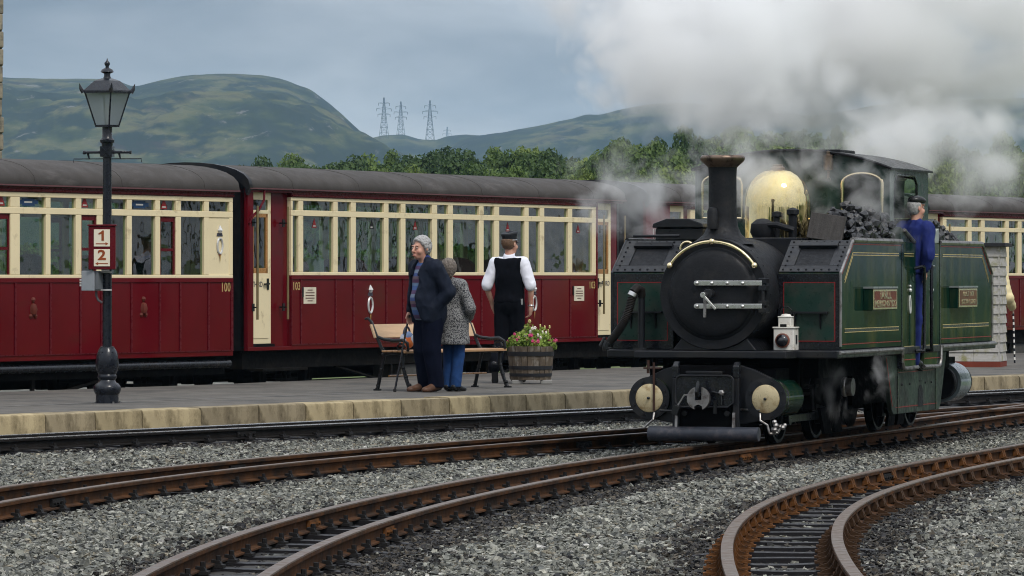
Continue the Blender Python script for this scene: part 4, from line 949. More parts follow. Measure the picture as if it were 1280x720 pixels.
    if sx > 0:
        MB().box(1.046, 1.0475, 2.93, 4.66, .28, .288).build('red_lining', red_line, sko, smooth=0); MB().box(1.046, 1.0475, 3.05, 4.5, .615, .622).build('red_lining', red_line, sko, smooth=0)
        q = MB(); q.bar((1.047, 2.56, .77), (1.047, 2.80, .30), .004, .008); q.build('red_lining', red_line, sko)
        MB().prism([(3.84, .27), (3.86, .44), (3.92, .48), (3.98, .48), (4.04, .44), (4.06, .27)], 'x', 1.0455, 1.050).build('step_hole', soot, sko)
        pk = MB()
        for yy in (3.18, 3.5, 4.15, 4.4): pk.ball((1.047, yy, .50), .013, 8)
        pk.box(1.046, 1.05, 3.90, 4.0, .515, .525); tag(pk.build('skirt_bolt', soot, sko), kind='stuff')
        for yy in (3.01, 4.59): MB().box(1.0455, 1.052, yy - .012, yy + .012, .225, .65).build('skirt_strap', black_gloss, sko)
    # door handrails
    for yy, k in ((3.60, -1), (3.90, 1)):
        hr = MB(); hr.tube([(sx * 1.10, yy + k * .12, 1.62), (sx * 1.17, yy + k * .10, 1.64), (sx * 1.17, yy + k * .02, 1.64), (sx * 1.17, yy, 1.58), (sx * 1.17, yy, .86), (sx * 1.17, yy + k * .03, .82), (sx * 1.10, yy + k * .08, .82)], .017, 8); hr.build('door_handrail', black_gloss, loco)
MB().box(-1.0, 1.0, 3.02, 4.58, .60, .655).build('cab_floor', under_black, loco)
MB().box(-.5, .5, 3.1, 4.5, .66, 1.75).build('firebox', soot, loco, bevel=.03)
MB().box(-1.04, -.99, 3.02, 4.58, .66, 1.86).build('far_side_sheet', loco_green_dk, loco)
wh = MB(); wh.lathe([(.02, 0), (.048, .005), (.05, .02), (.05, .135), (.054, .14), (.054, .15), (.02, .155), (.018, .18), (.02, .185), (.005, .19)], (.38, 2.93, 2.565), 'z', 16); wo_ = wh.build('whistle', copper, loco)
MB().tube([(.38, 2.93, 2.565), (.38, 2.93, 2.50), (.38, 3.0, 2.48)], .012, 8).build('whistle_pipe', copper, wo_)
# ---- front: brake pipe, bogie front, coupler, cylinders
sp = MB(); sp.tube([(-.74, .42, .87), (-.74, .42, 1.36)], .033, 12); sp.box(-.80, -.68, .36, .48, .868, .885); spo = sp.build('brake_standpipe', black_paint, loco)
hs = MB(); pts = [(-.74, .42, 1.36), (-.74, .40, 1.42), (-.76, .36, 1.44), (-.79, .33, 1.40)]; hs.tube(pts, .042, 12); hs.build('pipe_elbow', rail_dark, spo)
MB().tube([(-.785, .335, 1.392), (-.80, .325, 1.36)], .048, 12).build('hose_clip', steel, spo)
hp = [Vector((-.80, .32, 1.35)).lerp(Vector((-1.02, .32, .93)), i / 60) + Vector((.05 * math.sin(i / 60 * 3.14), -.03 * math.sin(i / 60 * 3.14), 0)) for i in range(61)]
MB().tube(hp, [.036 + .005 * (i % 2) for i in range(61)], 12).build('brake_hose', rail_dark, spo, smooth=60)
hf = MB(); hf.tube([(-1.02, .32, .94), (-1.04, .32, .90), (-1.03, .32, .87)], .05, 10); hf.tube([(-1.06, .32, .98), (-1.10, .30, .90)], .018, 8); hf.box(-1.0, -.90, .30, .34, .93, .95); hf.build('hose_coupling', iron, spo, bevel=.004)
def bogie(end):
    Y = (lambda y: y) if end == 0 else mir
    e = 1 if end == 0 else -1
    root_parts = []
    bf = MB()
    for s in (-1, 1): bf.box(s * .20, s * .235, Y(.05), Y(2.45), .17, .74)
    bf.box(-.26, .26, Y(.02), Y(.05), .17, .735); bf.box(-.26, .26, Y(2.2), Y(2.3), .25, .7); bf.box(-.60, .60, Y(1.0), Y(1.04), .30, .78); bf.box(-.7, .7, Y(2.4), Y(2.44), .26, .78); bf.build('bogie_frame', motion_black, loco, bevel=.005)
    if end == 0:
        pt = MB(); rr = .05
        pts = [(-.27 + rr * (1 - math.cos(a)), .645 - rr * (1 - math.sin(a))) for a in np.linspace(0, math.pi / 2, 5)] + [(.27 - rr * (1 - math.sin(a)), .645 - rr * (1 - math.cos(a))) for a in np.linspace(0, math.pi / 2, 5)] + [(.27, .40), (.22, .36), (-.22, .36), (-.27, .40)]
        pt.prism(pts, 'y', -.05, .02); po = pt.build('coupler_plate', black_gloss, loco, bevel=.006)
        rm_ = MB(); rm_.tube([(x, -.052, z) for x, z in pts], .010, 6, True); rm_.build('plate_beading', black_paint, po)
        MB().box(-.18, .16, -.04, .015, .66, .685).build('plate_cap', worn_steel if False else black_paint, po, bevel=.004)
        for s in (-1, 1): MB().prism([(-.02, .62), (-.02, .73), (.03, .77), (.05, .77), (.05, .62)], 'x', s * .255, s * .315).build('frame_bracket', black_gloss, po, bevel=.01)
        for s in (-1, 1): MB().box(s * .255, s * .315, -.015, .03, .17, .62).build('front_post', black_paint, po, bevel=.006)
        for s, xx in ((1, .165),): MB().lathe([(.030, 0), (.030, -.03), (.018, -.04)], (xx, -.05, .49), 'y', 6).build('plate_bolt', worn_steel, po, bevel=.004)
        for s in (-1, 1): MB().cyl((s * .20, -.02, .30), .026, .05, 'y', 6).build('plate_bolt', black_paint, po)
        # buffer disc with slot and hook
        dc = MB(); n = 40; R0 = .106
        out = []
        for i in range(n + 1):
            a = math.pi / 2 - 2 * math.pi * i / n; out.append((R0 * math.cos(a), R0 * math.sin(a)))
        body = [p for p in out]
        # right and left halves round the slot, and the notch below
        def half(s):
            pts = [(s * .030, R0 * .955)] + [(s * R0 * math.sin(a), R0 * math.cos(a)) for a in np.linspace(.29, math.pi - .36, 18)] + [(s * .038, -R0 * .70), (s * .018, -.06), (s * .0005, -.055), (s * .0005, -.015), (s * .030, -.015)]
            dc.prism([(x - .025, z + .44) for x, z in pts], 'y', -.17, -.13)
        half(1); half(-1)
        MB().box(-.075, .025, -.13, -.05, .39, .49).build('buffer_stem', soot, po); dco = dc.build('buffer_disc', worn_steel, po, bevel=.004, smooth=30)
        hk = MB(); hk.tube([(-.025, -.13, .46), (-.025, -.20, .47), (-.025, -.22, .50), (-.02, -.21, .54), (-.02, -.19, .57), (-.02, -.185, .60)], [.02, .022, .018, .016, .018, .008], 8); hk.build('coupling_hook', iron, dco)
        lv = MB(); lv.bar((-.13, -.10, .47), (-.17, -.10, .47), .03, .012); lv.bar((-.17, -.10, .475), (-.235, -.10, .375), .02, .012); lv.build('coupling_lever', worn_steel, po)
        MB().bar((-.235, -.10, .37), (-.265, -.10, .29), .075, .06).build('lever_weight', iron, po, bevel=.004); MB().tube([(-.25, -.08, .32), (-.42, -.06, .325)], .012, 8).build('lever_rod', iron, po)
        lk = MB(); lk.tube([(.08, -.06, .50), (.165, -.07, .475), (.165, -.075, .38)], .011, 8); lk.box(.09, .12, -.075, -.055, .30, .42); lk.build('coupling_link', iron, po)
        gb = MB(); gb.tube([(-.535, -.02, .115), (.505, -.02, .115)], .066, 20); go = gb.build('guard_bar', M('guard_bar_paint', (.030, .034, .045), .42, var=.3, dirt=((.09, .08, .085), .3, 7)), loco, bevel=.006)
        for s in (-1, 1): MB().prism([(-.05, .17), (-.015, .17), (-.015, .31), (-.035, .31)], 'x', s * .27 - .012, s * .27 + .012).build('guard_bracket', worn_steel, go)
        pp = MB(); pp.tube([(.30, .10, .335), (.50, .04, .335)], .012, 8); pp.tube([(.50, .03, .30), (.51, .0, .24), (.58, -.01, .20), (.60, -.01, .12)], .011, 8); pp.build('drain_pipe', worn_steel, loco); MB().tube([(-.50, .03, .30), (-.50, .0, .24), (-.58, -.01, .17)], .011, 8).build('drain_pipe', worn_steel, loco)
        vt = MB(); vt.tube([(-.50, .02, .32), (-.50, .02, .76)], .011, 8); vt.tube([(-.56, .04, .66), (-.56, .04, .78)], .014, 8); vt.box(-.60, -.44, .02, .06, .70, .715); vt.build('oil_pipe', M('brown_rod', (.04, .018, .012), .6), loco)
        dm = MB()
        for q in range(9): dm.ball((.66 + rnd.uniform(-.06, .06), .05 + rnd.uniform(-.05, .05), .17 + rnd.uniform(-.06, .06)), rnd.uniform(.015, .028), 8)
        dm.tube([(.60, -.01, .12), (.66, .04, .13), (.70, .06, .20)], .014, 8); dm.build('drain_cock', worn_steel, loco)
    for s in (-1, 1):
        cx, cz = CX * 0 + s * .55, .435
        bk = MB(); bk.prism([(s * .235, .72), (s * .30, .735), (s * .42, .70), (s * .68, .58), (s * .735, .50), (s * .74, .38), (s * .68, .29), (s * .58, .25), (s * .30, .20), (s * .235, .20)], 'y', Y(.10), Y(.16)); bk.build('cylinder_block_plate', black_paint, loco, bevel=.006)
        cl = MB(); cl.lathe([(.190, .03 * e), (.190, -.045 * e), (.178, -.055 * e)], (cx, Y(.10), cz), 'y', 36); cl.lathe([(.165, .06 * e), (.175, .07 * e), (.175, .62 * e), (.16, .63 * e)], (cx, Y(.10), cz), 'y', 36)
        co = cl.build('cylinder', loco_green if end == 0 else black_paint, loco, bevel=.004, smooth=30)
        fr = MB(); fr.lathe([(.192, 0), (.192, -.015 * e), (.133, -.018 * e), (.130, 0)], (cx, Y(.055), cz), 'y', 40); fr.build('cylinder_rim', black_paint, co, smooth=30)
        cd = MB(); cd.lathe([(.001, -.026 * e), (.03, -.0255 * e), (.12, -.022 * e), (.130, -.016 * e), (.130, 0)], (cx, Y(.055), cz), 'y', 40, cap=False); cdo = cd.build('cylinder_cover', disc_cream, co, smooth=40)
        MB().lathe([(.014, 0), (.013, -.014 * e), (.004, -.02 * e)], (cx, Y(.055) - .034 * e, cz), 'y', 10).build('cover_bolt', iron, cdo)
        if end == 1:
            MB().lathe([(.205, .02 * e), (.205, .50 * e)], (cx, Y(.12), cz), 'y', 40).build('cylinder_band', M('band_grey', (.20, .24, .25), .3, coat=.4) if 'band_grey' not in bpy.data.materials else bpy.data.materials['band_grey'], co, smooth=30)
        bl = MB()
        for i in range(8): a = 2 * math.pi * (i + .5) / 8; bl.lathe([(.014, 0), (.013, -.014 * e)], (cx + .158 * math.cos(a), Y(.055) - .018 * e, cz + .158 * math.sin(a)), 'y', 6)
        tag(bl.build('rim_bolt', black_paint, co), kind='stuff')
        sb = MB(); sb.box(s * .34, s * .60, Y(.22), Y(.68), .55, .70); sb.box(s * .42, s * .56, Y(.70), Y(1.9), .50, .53); sb.box(s * .47, s * .51, Y(.72), Y(1.75), .40, .46); sb.box(s * .44, s * .56, Y(.82), Y(.95), .34, .50); sb.build('valve_chest', motion_black, loco, bevel=.006)
        for yy in (1.20, 2.57 - .0):
            wm = MB(); wm.lathe([(.03, .0), (.36, 0), (.362, .012), (.335, .016), (.335, .07), (.30, .075), (.295, .035), (.10, .03), (.09, .07), (.0, .07)], (0, 0, 0), 'x', 40, cap=False)
            for q in range(8):
                a = 2 * math.pi * q / 8; wm.bar((.04, .07 * math.cos(a), .07 * math.sin(a)), (.04, .31 * math.cos(a), .31 * math.sin(a)), .03, .05)
            wo2 = wm.build('driving_wheel', motion_black, loco, smooth=40, loc=(s * .285, Y(yy), .335), rot=(0, 0, 0 if s > 0 else math.pi))
            MB().lathe([(.337, .0), (.337, .072), (.30, .073), (.30, .0)], (0.001, 0, 0), 'x', 40, cap=False).build('tyre', iron, wo2, smooth=30)
            MB().box(.075, .13, -.09, .09, -.20, .14).build('crank', iron, wo2, bevel=.01)
        cr = MB(); cr.bar((s * .44, Y(1.20), .22), (s * .44, Y(2.57), .22), .03, .07); cr.bar((s * .53, Y(.75), .435), (s * .47, Y(2.57), .25), .03, .07)
        for yy in (1.20, 2.57): cr.lathe([(.06, 0), (.06, s * .05)], (s * .42, Y(yy), .22), 'x', 14)
        cr.build('connecting_rod', iron, loco, bevel=.005)
        if end == 0:
            br = MB(); br.box(s * .56, s * .60, Y(.98), Y(1.06), .30, .72); br.box(s * .40, s * .64, Y(1.0), Y(1.3), .44, .47); br.box(s * .56, s * .66, Y(1.28), Y(1.34), .30, .50); br.tube([(s * .62, Y(.9), .74), (s * .62, Y(.9), .56)], .02, 8); br.tube([(s * .60, Y(1.1), .74), (s * .60, Y(1.1), .34)], .013, 8); br.tube([(s * .64, Y(1.45), .66), (s * .64, Y(1.45), .30)], .010, 8); br.tube([(s * .66, Y(.95), .68), (s * .60, Y(1.2), .74), (s * .55, Y(1.5), .70)], .012, 8); br.build('motion_bracket', motion_black, loco, bevel=.004)
    for s in (-1, 1):
        db = MB(); db.box(s * .62, s * .90, Y(2.05), Y(2.12), .36, .56) if False else None
        dr_ = MB(); dr_.lathe([(.085, 0), (.095, .01), (.095, .03), (.085, .04), (.085, .10), (.0, .105)], (s * .74, Y(2.1), .50), 'x', 20) if s > 0 else dr_.lathe([(.085, 0), (.085, -.1)], (s * .74, Y(2.1), .50), 'x', 20)
        dr_.build('lubricator', worn_steel, loco, smooth=30)
        gd = MB()
        for yy in (2.45, 2.05): gd.prism([(Y(yy), .30), (Y(yy + .30), .30), (Y(yy + .45), .05), (Y(yy + .18), .05)], 'x', s * .50, s * .53)
        gd.build('brake_block', motion_black, loco)
bogie(0); bogie(1)
MB().box(-.75, .75, 1.15, 6.45, .60, .79).build('under_light_block', motion_black, loco)  # solid mass added to keep light out from under the engine
MB().box(-.6, .6, 3.0, 4.6, .30, .60).build('pan_light_block', motion_black, loco)  # second mass added below the cab to darken the underside
# ---- lamp on the running plate, coal, plank
lp = empty('locomotive_lamp', lw(.60, .56, .868), -HL, 'small white square lamp with a dark bull eye lens standing on the locomotive running plate', 'lamp')
b = MB(); b.box(-.095, .095, -.09, .09, 0, .20); b.box(-.105, .105, -.10, .10, .20, .215); b.build('lamp_body', white_paint, lp, bevel=.006)
b = MB(); b.box(-.06, .06, -.055, .055, .215, .30); b.box(-.066, .066, -.06, .06, .30, .312); b.lathe([(.055, .312), (.04, .33), (.0, .335)], (0, 0, 0), 'z', 12, cap=False); b.build('lamp_chimney', white_paint, lp, bevel=.005)
b = MB(); b.tube([(-.05, 0, .315), (-.05, 0, .37), (-.02, 0, .395), (.02, 0, .395), (.05, 0, .37), (.05, 0, .315)], .006, 6); b.build('lamp_handle', iron, lp)
b = MB(); b.lathe([(.066, 0), (.066, -.03), (.058, -.034)], (-.005, -.09, .09), 'y', 24); lb = b.build('lens_rim', M('lens_copper', (.16, .05, .03), .4), lp)
b = MB(); b.lathe([(.057, 0), (.048, -.018), (.028, -.030), (.001, -.034)], (-.005, -.122, .09), 'y', 24, cap=False); b.build('lens', M('lens_dark', (.008, .008, .012), .06, coat=1.0), lb)
b = MB(); b.box(.096, .102, -.02, .02, .06, .14); b.box(-.03, .03, -.098, -.091, .21, .24); b.build('lamp_bracket', iron, lp)
def lump_me(seed):
    r = random.Random(seed); bm = bmesh.new(); bmesh.ops.create_icosphere(bm, subdivisions=1, radius=1)
    for v in bm.verts: v.co *= r.uniform(.72, 1.2); v.co.x *= 1.15
    me = bpy.data.meshes.new('coal_lump'); bm.to_mesh(me); bm.free(); return np.array([v.co[:] for v in me.vertices]), np.array([p.vertices[:] for p in me.polygons])
LUMPS = [lump_me(i) for i in range(6)]
def coal(name, label, pts):
    V = []; Fc = []; o = 0
    for (p, s) in pts:
        v, f = LUMPS[rnd.randrange(6)]; q = Matrix.Rotation(rnd.uniform(0, 6.28), 3, 'Z') @ Matrix.Rotation(rnd.uniform(0, 6.28), 3, 'X')
        V.append((v @ np.array(q).T) * s + np.array(p)); Fc.append(f + o); o += len(v)
    ob = put(name, mesh_np(name, np.concatenate(V), np.concatenate(Fc), coal_m)); ob.location = (LO.x, LO.y, 0); ob.rotation_euler = (0, 0, -HL)
    return tag(ob, label, 'coal', kind='stuff')
pts = []
for i in range(420):
    y = rnd.uniform(1.55, 2.93); x = rnd.uniform(.56, 1.06); h = .27 * min(1, (y - 1.40) / .35) * (.55 + .45 * math.sin((x - .5) / .6 * 3.1)) * (1.0 - .35 * max(0, (x - .85) / .25)) * (1 + .25 * math.sin(y * 7))
    pts.append(((x, y, 1.885 + max(0, h) * rnd.uniform(.05, 1)), rnd.uniform(.030, .058)))
coal('coal_heap', 'heap of black coal on the near front tank beside the locomotive cab', pts)
pts = [((rnd.uniform(.62, 1.05), y := rnd.uniform(4.68, 5.6), 1.885 + max(0, .20 * (1 - (y - 4.68) / .95)) * rnd.uniform(.1, 1)), rnd.uniform(.03, .055)) for _ in range(200)]
coal('coal_heap', 'smaller heap of coal on the rear tank behind the driver', pts)
pk = MB(); pk.box(-.17, .17, -.014, .014, -.125, .125); po_ = pk.build('coal_board', plank_dk, None, bevel=.005); po_.location = lw(.75, 1.45, 2.0); po_.rotation_euler = (R(-14), R(8), -HL); tag(po_, 'dark wooden board leaning on the coal in front of the brass dome', 'board')

# ------------------------------------------------------------------ lamp post with its sign and box
p = at(134, 504, Z=PL); LPX, LPY = p.x, p.y
lampp = empty('street_lamp', (LPX, LPY, PL), R(-8), 'tall black cast iron lamp post with a glazed four sided lantern', 'lamp post')
K = LPY / F                                   # metres per pixel there
hz = lambda y: (504 - y) * K
b = MB(); b.lathe([(.125, 0), (.125, hz(493)), (.135, hz(492)), (.150, hz(488)), (.150, hz(484)), (.128, hz(480)), (.10, hz(478)), (.088, hz(475)), (.105, hz(472)), (.105, hz(470)), (.095, hz(468)), (.118, hz(462)), (.128, hz(455)), (.118, hz(445)), (.095, hz(437)), (.078, hz(434.5)), (.078, hz(433.4)), (.055, hz(433))], n=28)
bo = b.build('post_base', lamp_black, lampp, smooth=45)
b = MB()
for a0 in (-1.9, -.75, .4, 1.55, 2.7, 3.85):
    for i in range(12):
        t = i / 11; a = a0 + .28 * math.sin(t * 6.3); z = hz(464 - 24 * t); r = .120 - .026 * abs(t - .3); b.ball((r * math.cos(a), r * math.sin(a), z), .011, 6)
tag(b.build('base_ornament', lamp_black, bo), kind='stuff')
for a in (.6, 2.2, 3.8, 5.4): MB().cyl((.15 * math.cos(a), .15 * math.sin(a), 0), .012, .02, n=6).build('base_bolt', worn_steel, bo)
b = MB(); b.lathe([(.052, hz(433)), (.050, hz(300)), (.047, hz(197)), (.058, hz(196)), (.058, hz(184)), (.06, hz(183)), (.062, hz(179)), (.078, hz(178)), (.080, hz(175)), (.055, hz(172)), (.055, hz(157)), (.058, hz(156))], n=20); b.build('post', lamp_black, lampp, smooth=45)
b = MB(); b.box(-.066, .066, -.066, .066, hz(196), hz(183))
for s in (1, -1): b.bar((s * .045, -.068, hz(184)), (-s * .045, -.068, hz(195)), .014, .01)
b.tube([(-.27, 0, hz(190.5)), (-.245, 0, hz(190.5)), (-.24, 0, hz(190.5)), (-.10, 0, hz(190.3)), (0, 0, hz(189)), (.10, 0, hz(190.3)), (.24, 0, hz(190.5)), (.27, 0, hz(190.5))], [.02, .022, .014, .016, .035, .016, .014, .022], 10); b.build('ladder_bar', lamp_black, lampp)
b = MB(); b.tube([(-.38, .02, hz(203)), (-.38, .02, hz(198.5)), (.38, .02, hz(198.5)), (.38, .02, hz(203))], .006, 6)
for s in (-.22, .13): b.tube([(s, .01, hz(191)), (s + .01, .01, hz(196)), (s + .02, .01, hz(199))], [.014, .012, .004], 6)
b.build('hanging_bracket', lamp_black, lampp)
# lantern: four tapered glazed sides, roof with corner horns, finial
zb_, zt_ = hz(157.5), hz(115); rb_, rt_ = .115, .225
ln = empty('lantern', (0, 0, 0)); ln.parent = lampp; ln.rotation_euler = (0, 0, R(-23))
C4 = lambda r, z: [(r * sx, r * sy, z) for sx, sy in ((-1, -1), (1, -1), (1, 1), (-1, 1))]
lo, hi = C4(rb_ * .78, zb_), C4(rt_ * .78, zt_)
for i in range(4):
    j = (i + 1) % 4; v = [lo[i], lo[j], hi[j], hi[i]]; v2 = [(x * .975, y * .975, z) for x, y, z in v]
    MB().add(v + v2, [(0, 1, 2, 3), (7, 6, 5, 4), (0, 4, 5, 1), (1, 5, 6, 2), (2, 6, 7, 3), (3, 7, 4, 0)]).build('pane', lantern_glass, ln, smooth=0)
b = MB()
for i in range(4):
    j = (i + 1) % 4; b.bar(lo[i], hi[i], .016, .016); b.bar(lo[i], lo[j], .022, .022); b.bar(hi[i], hi[j], .03, .03)
b.build('lantern_frame', lamp_black, ln)
b = MB(); zr = hz(98); c0, c1 = C4(rt_ * .86, zt_ + .005), C4(.10, hz(101)); c2 = C4(.045, zr)
b.add(c0 + c1 + c2, [(3, 2, 1, 0)] + [(i, (i + 1) % 4, (i + 1) % 4 + 4, i + 4) for i in range(4)] + [(i + 4, (i + 1) % 4 + 4, (i + 1) % 4 + 8, i + 8) for i in range(4)] + [(8, 9, 10, 11)])
for (x, y, z) in c0: b.tube([(x * .96, y * .96, z - .01), (x * 1.06, y * 1.06, z + .03), (x * 1.12, y * 1.12, z + .085)], [.026, .02, .003], 6)
b.build('lantern_roof', lamp_black, ln, smooth=0)
b = MB(); b.lathe([(.05, hz(99)), (.035, hz(95)), (.035, hz(92)), (.075, hz(90)), (.06, hz(87)), (.02, hz(84.5)), (.018, hz(83)), (.032, hz(80)), (.028, hz(78)), (.010, hz(76)), (.004, hz(73))], n=16); b.build('finial', lamp_black, ln, smooth=50)
b = MB(); b.lathe([(.012, zb_), (.012, zb_ + .1), (.025, zb_ + .12), (.03, zb_ + .18), (.02, zb_ + .22), (.0, zb_ + .23)], n=14, cap=False); b.build('lamp_bulb_holder', white_paint, ln, smooth=50)
# platform sign: "1 ->" and "2 <-"
sg = empty('platform_sign', (LPX, LPY - .075, PL + hz(310)), 0, 'maroon platform number sign with 1 and 2 and arrows on the lamp post', 'sign')
W_ = .135; H_ = 27 * K
b = MB(); b.box(-W_ - .055, W_ - .03, -.10, .0, -H_, H_); so = b.build('sign_box', maroon_dk, sg, bevel=.008)
b = MB(); b.box(-W_ - .065, W_ - .02, -.112, .0, H_, H_ + .02); b.build('sign_cap', maroon_dk, so, bevel=.004)
cx = -.0425
for (z0, z1, tx, d) in ((.015, H_ - .035, '1', 1), (-H_ + .035, -.015, '2', -1)):
    po = MB().box(cx - .088, cx + .088, -.108, -.099, z0, z1).build('number_panel', M('panel_cream', (.72, .66, .52), .45, var=.03) if 'panel_cream' not in bpy.data.materials else bpy.data.materials['panel_cream'], so, bevel=.003)
    zc_ = (z0 + z1) / 2 + .026
    if tx == '2': lettering('lettering', tx, .150, rust_ink, po, (cx, -.110, zc_), FACE_F, sx=1.2, bold=.03)
    else: MB().prism([(cx + x, zc_ + z) for x, z in ((-.004, -.055), (.022, -.055), (.022, .057), (.004, .057), (-.010, .040), (-.036, .028), (-.036, .010), (-.004, .022))], 'y', -.1112, -.1094).build('lettering', rust_ink, po, smooth=0)
    zz = z0 + .030; b = MB(); b.box(cx - .066, cx + .066, -.1092, -.1084, zz - .0055, zz + .0055); b.add([(cx + d * .072, -.1095, zz), (cx + d * .040, -.1095, zz + .018), (cx + d * .040, -.1095, zz - .018)], [(0, 1, 2)]); b.build('arrow', rust_ink, po, smooth=0)
MB().box(-.05, .03, -.085, .03, -H_ - .018, -H_).build('sign_bracket', worn_steel, so)
eb = empty('junction_box', (LPX - .145, LPY - .02, PL + hz(351)), R(-20), 'grey electrical box strapped to the lamp post under the platform sign', 'electrical box')
b = MB(); b.box(-.095, .06, -.12, .06, -12.5 * K, 12.5 * K); bx = b.build('box_body', grey_box, eb, bevel=.006)
b = MB(); b.box(.062, .10, -.10, .05, -11 * K, 12 * K); b.build('box_back', M('box_back_grey', (.12, .13, .14), .45), bx, bevel=.004)
b = MB(); 
for z in (-.05, -.02, .01): b.box(-.135, -.096, -.08, -.03, z - .010, z + .010)
b.build('box_latch', white_paint, bx, bevel=.003)
b = MB()
for z in (.095, -.10): b.lathe([(.058, z - .008), (.058, z + .008)], (.145, .02, 0), n=20); b.box(.05, .15, -.03, .0, z - .006, z + .006)
b.build('box_strap', M('strap_grey', (.45, .45, .44), .5), bx)
MB().tube([(.04, -.02, -.115), (.04, -.02, -.16), (.06, -.02, -.21), (.10, 0, -.24)], .014, 8).build('cable', M('cable_grey', (.08, .08, .085), .6), bx)

# ------------------------------------------------------------------ bench, bag, barrel of flowers
BA = math.atan2(*(at(594.4, 483.7, Z=PL) - at(472.6, 488.2, Z=PL)).xy)
b0 = at(472.6, 488.2, Z=PL); BL = (at(594.4, 483.7, Z=PL) - b0).length
bench = empty('bench', b0, -BA, 'wooden slatted platform bench with ornate black cast iron ends', 'bench')     # local y along the bench, x to the front
def bench_end(y):
    b = MB(); q = lambda *p: [(x, y, z) for x, z in p]
    b.tube(q((-.02, .0), (.0, .04), (.03, .18), (.06, .30), (.10, .45)), [.030, .022, .024, .019, .022], 8); b.tube(q((.48, .0), (.45, .05), (.40, .18), (.36, .32), (.36, .45)), [.030, .022, .024, .019, .022], 8)
    for p in ((.0, .06), (.025, .16), (.05, .26), (.46, .07), (.41, .17), (.37, .28)): b.ball((p[0], y, p[1]), .027, 8)
    b.tube(q((.06, .44), (.20, .455), (.42, .45)), .018, 8)
    b.tube(q((.10, .45), (.05, .52), (-.02, .66), (-.10, .84), (-.15, .88), (-.19, .87)), [.022, .020, .020, .018, .018, .014], 8)
    b.tube(q((-.02, .66), (.08, .625), (.22, .61), (.36, .615), (.43, .58), (.44, .50), (.40, .45)), [.018, .02, .022, .022, .020, .018, .018], 8)
    b.tube([(.33 + .07 * math.cos(a) * (1 - a / 9), y, .52 + .06 * math.sin(a) * (1 - a / 9)) for a in np.linspace(0, 6, 16)], .012, 6)
    for p in ((-.05, .72), (-.09, .80), (.02, .58), (.16, .62)): b.ball((p[0], y, p[1]), .022, 8)
    b.box(-.05, .03, y - .028, y + .028, .0, .018); b.box(.44, .52, y - .028, y + .028, .0, .018)
    return b.build('bench_end', iron, bench)
for y in (0, BL): bench_end(y)
for x in (.12, .20, .28, .36): MB().box(x - .035, x + .035, -.05, BL + .05, .468, .492).build('seat_slat', wood_seat, bench, bevel=.005)
MB().box(.402, .438, -.05, BL + .05, .455, .488).build('seat_slat', wood_seat, bench, bevel=.008)
for (za, zb2, xa, xb) in ((.635, .80, -.03, -.095),):
    b = MB(); b.add([(xa, -.05, za), (xa + .022, -.05, za + .008), (xb + .022, -.05, zb2 + .008), (xb, -.05, zb2), (xa, BL + .05, za), (xa + .022, BL + .05, za + .008), (xb + .022, BL + .05, zb2 + .008), (xb, BL + .05, zb2)], [(0, 1, 2, 3), (7, 6, 5, 4), (0, 4, 5, 1), (1, 5, 6, 2), (2, 6, 7, 3), (3, 7, 4, 0)]); bb = b.build('backrest', wood_back, bench, bevel=.005)
    s_ = MB()
    for y in (0, BL):
        for z in (.67, .77): s_.ball((-.01 - (z - .635) * .39 - .01, y + .04, z), .014, 8)
    s_.build('backrest_bolt', steel, bb)
MB().tube([(.16, 0, .18), (.16, BL, .18)], .012, 6).build('bench_stretcher', varnish, bench)
bag = empty('shoulder_bag', bench.matrix_world @ Vector((0, 0, 0)), -BA, 'orange and blue patterned bag on the bench seat beside the man with the stick', 'bag')
bag.location = b0 + Vector((math.sin(BA), math.cos(BA), 0)) * .30 + Vector((math.cos(BA), -math.sin(BA), 0)) * .22 + Vector((0, 0, .495))
bm_ = bpy.data.materials.new('bag_print'); bm_.use_nodes = True; t = bm_.node_tree
vo = t.nodes.new('ShaderNodeTexVoronoi'); vo.inputs['Scale'].default_value = 11; tcx = t.nodes.new('ShaderNodeTexCoord'); t.links.new(tcx.outputs['Object'], vo.inputs['Vector'])
sp_ = t.nodes.new('ShaderNodeSeparateColor'); t.links.new(vo.outputs['Color'], sp_.inputs[0])
t.links.new(ramp(t, sp_.outputs[0], [(.0, (.62, .13, .015)), (.3, (.10, .16, .30)), (.45, (.60, .15, .02)), (.62, (.42, .45, .52)), (.8, (.03, .035, .06))], 'CONSTANT'), t.nodes['Principled BSDF'].inputs['Base Color'])
sd_ = SDF((-.2, -.25, -.05), (.2, .25, .4), .012); sd_.ell((0, 0, .10), (.07, .11, .09), .03); sd_.ell((0, .02, .15), (.06, .085, .07), .05); sd_.cut((0, 0, -1), (0, 0, 0)); sd_.obj('bag_body', bm_, bag, folds=.012)
MB().tube([(0, .07 * math.cos(a), .18 + .10 * math.sin(a)) for a in np.linspace(.2, 2.94, 12)], .012, 6).build('bag_strap', crest_dark, bag)

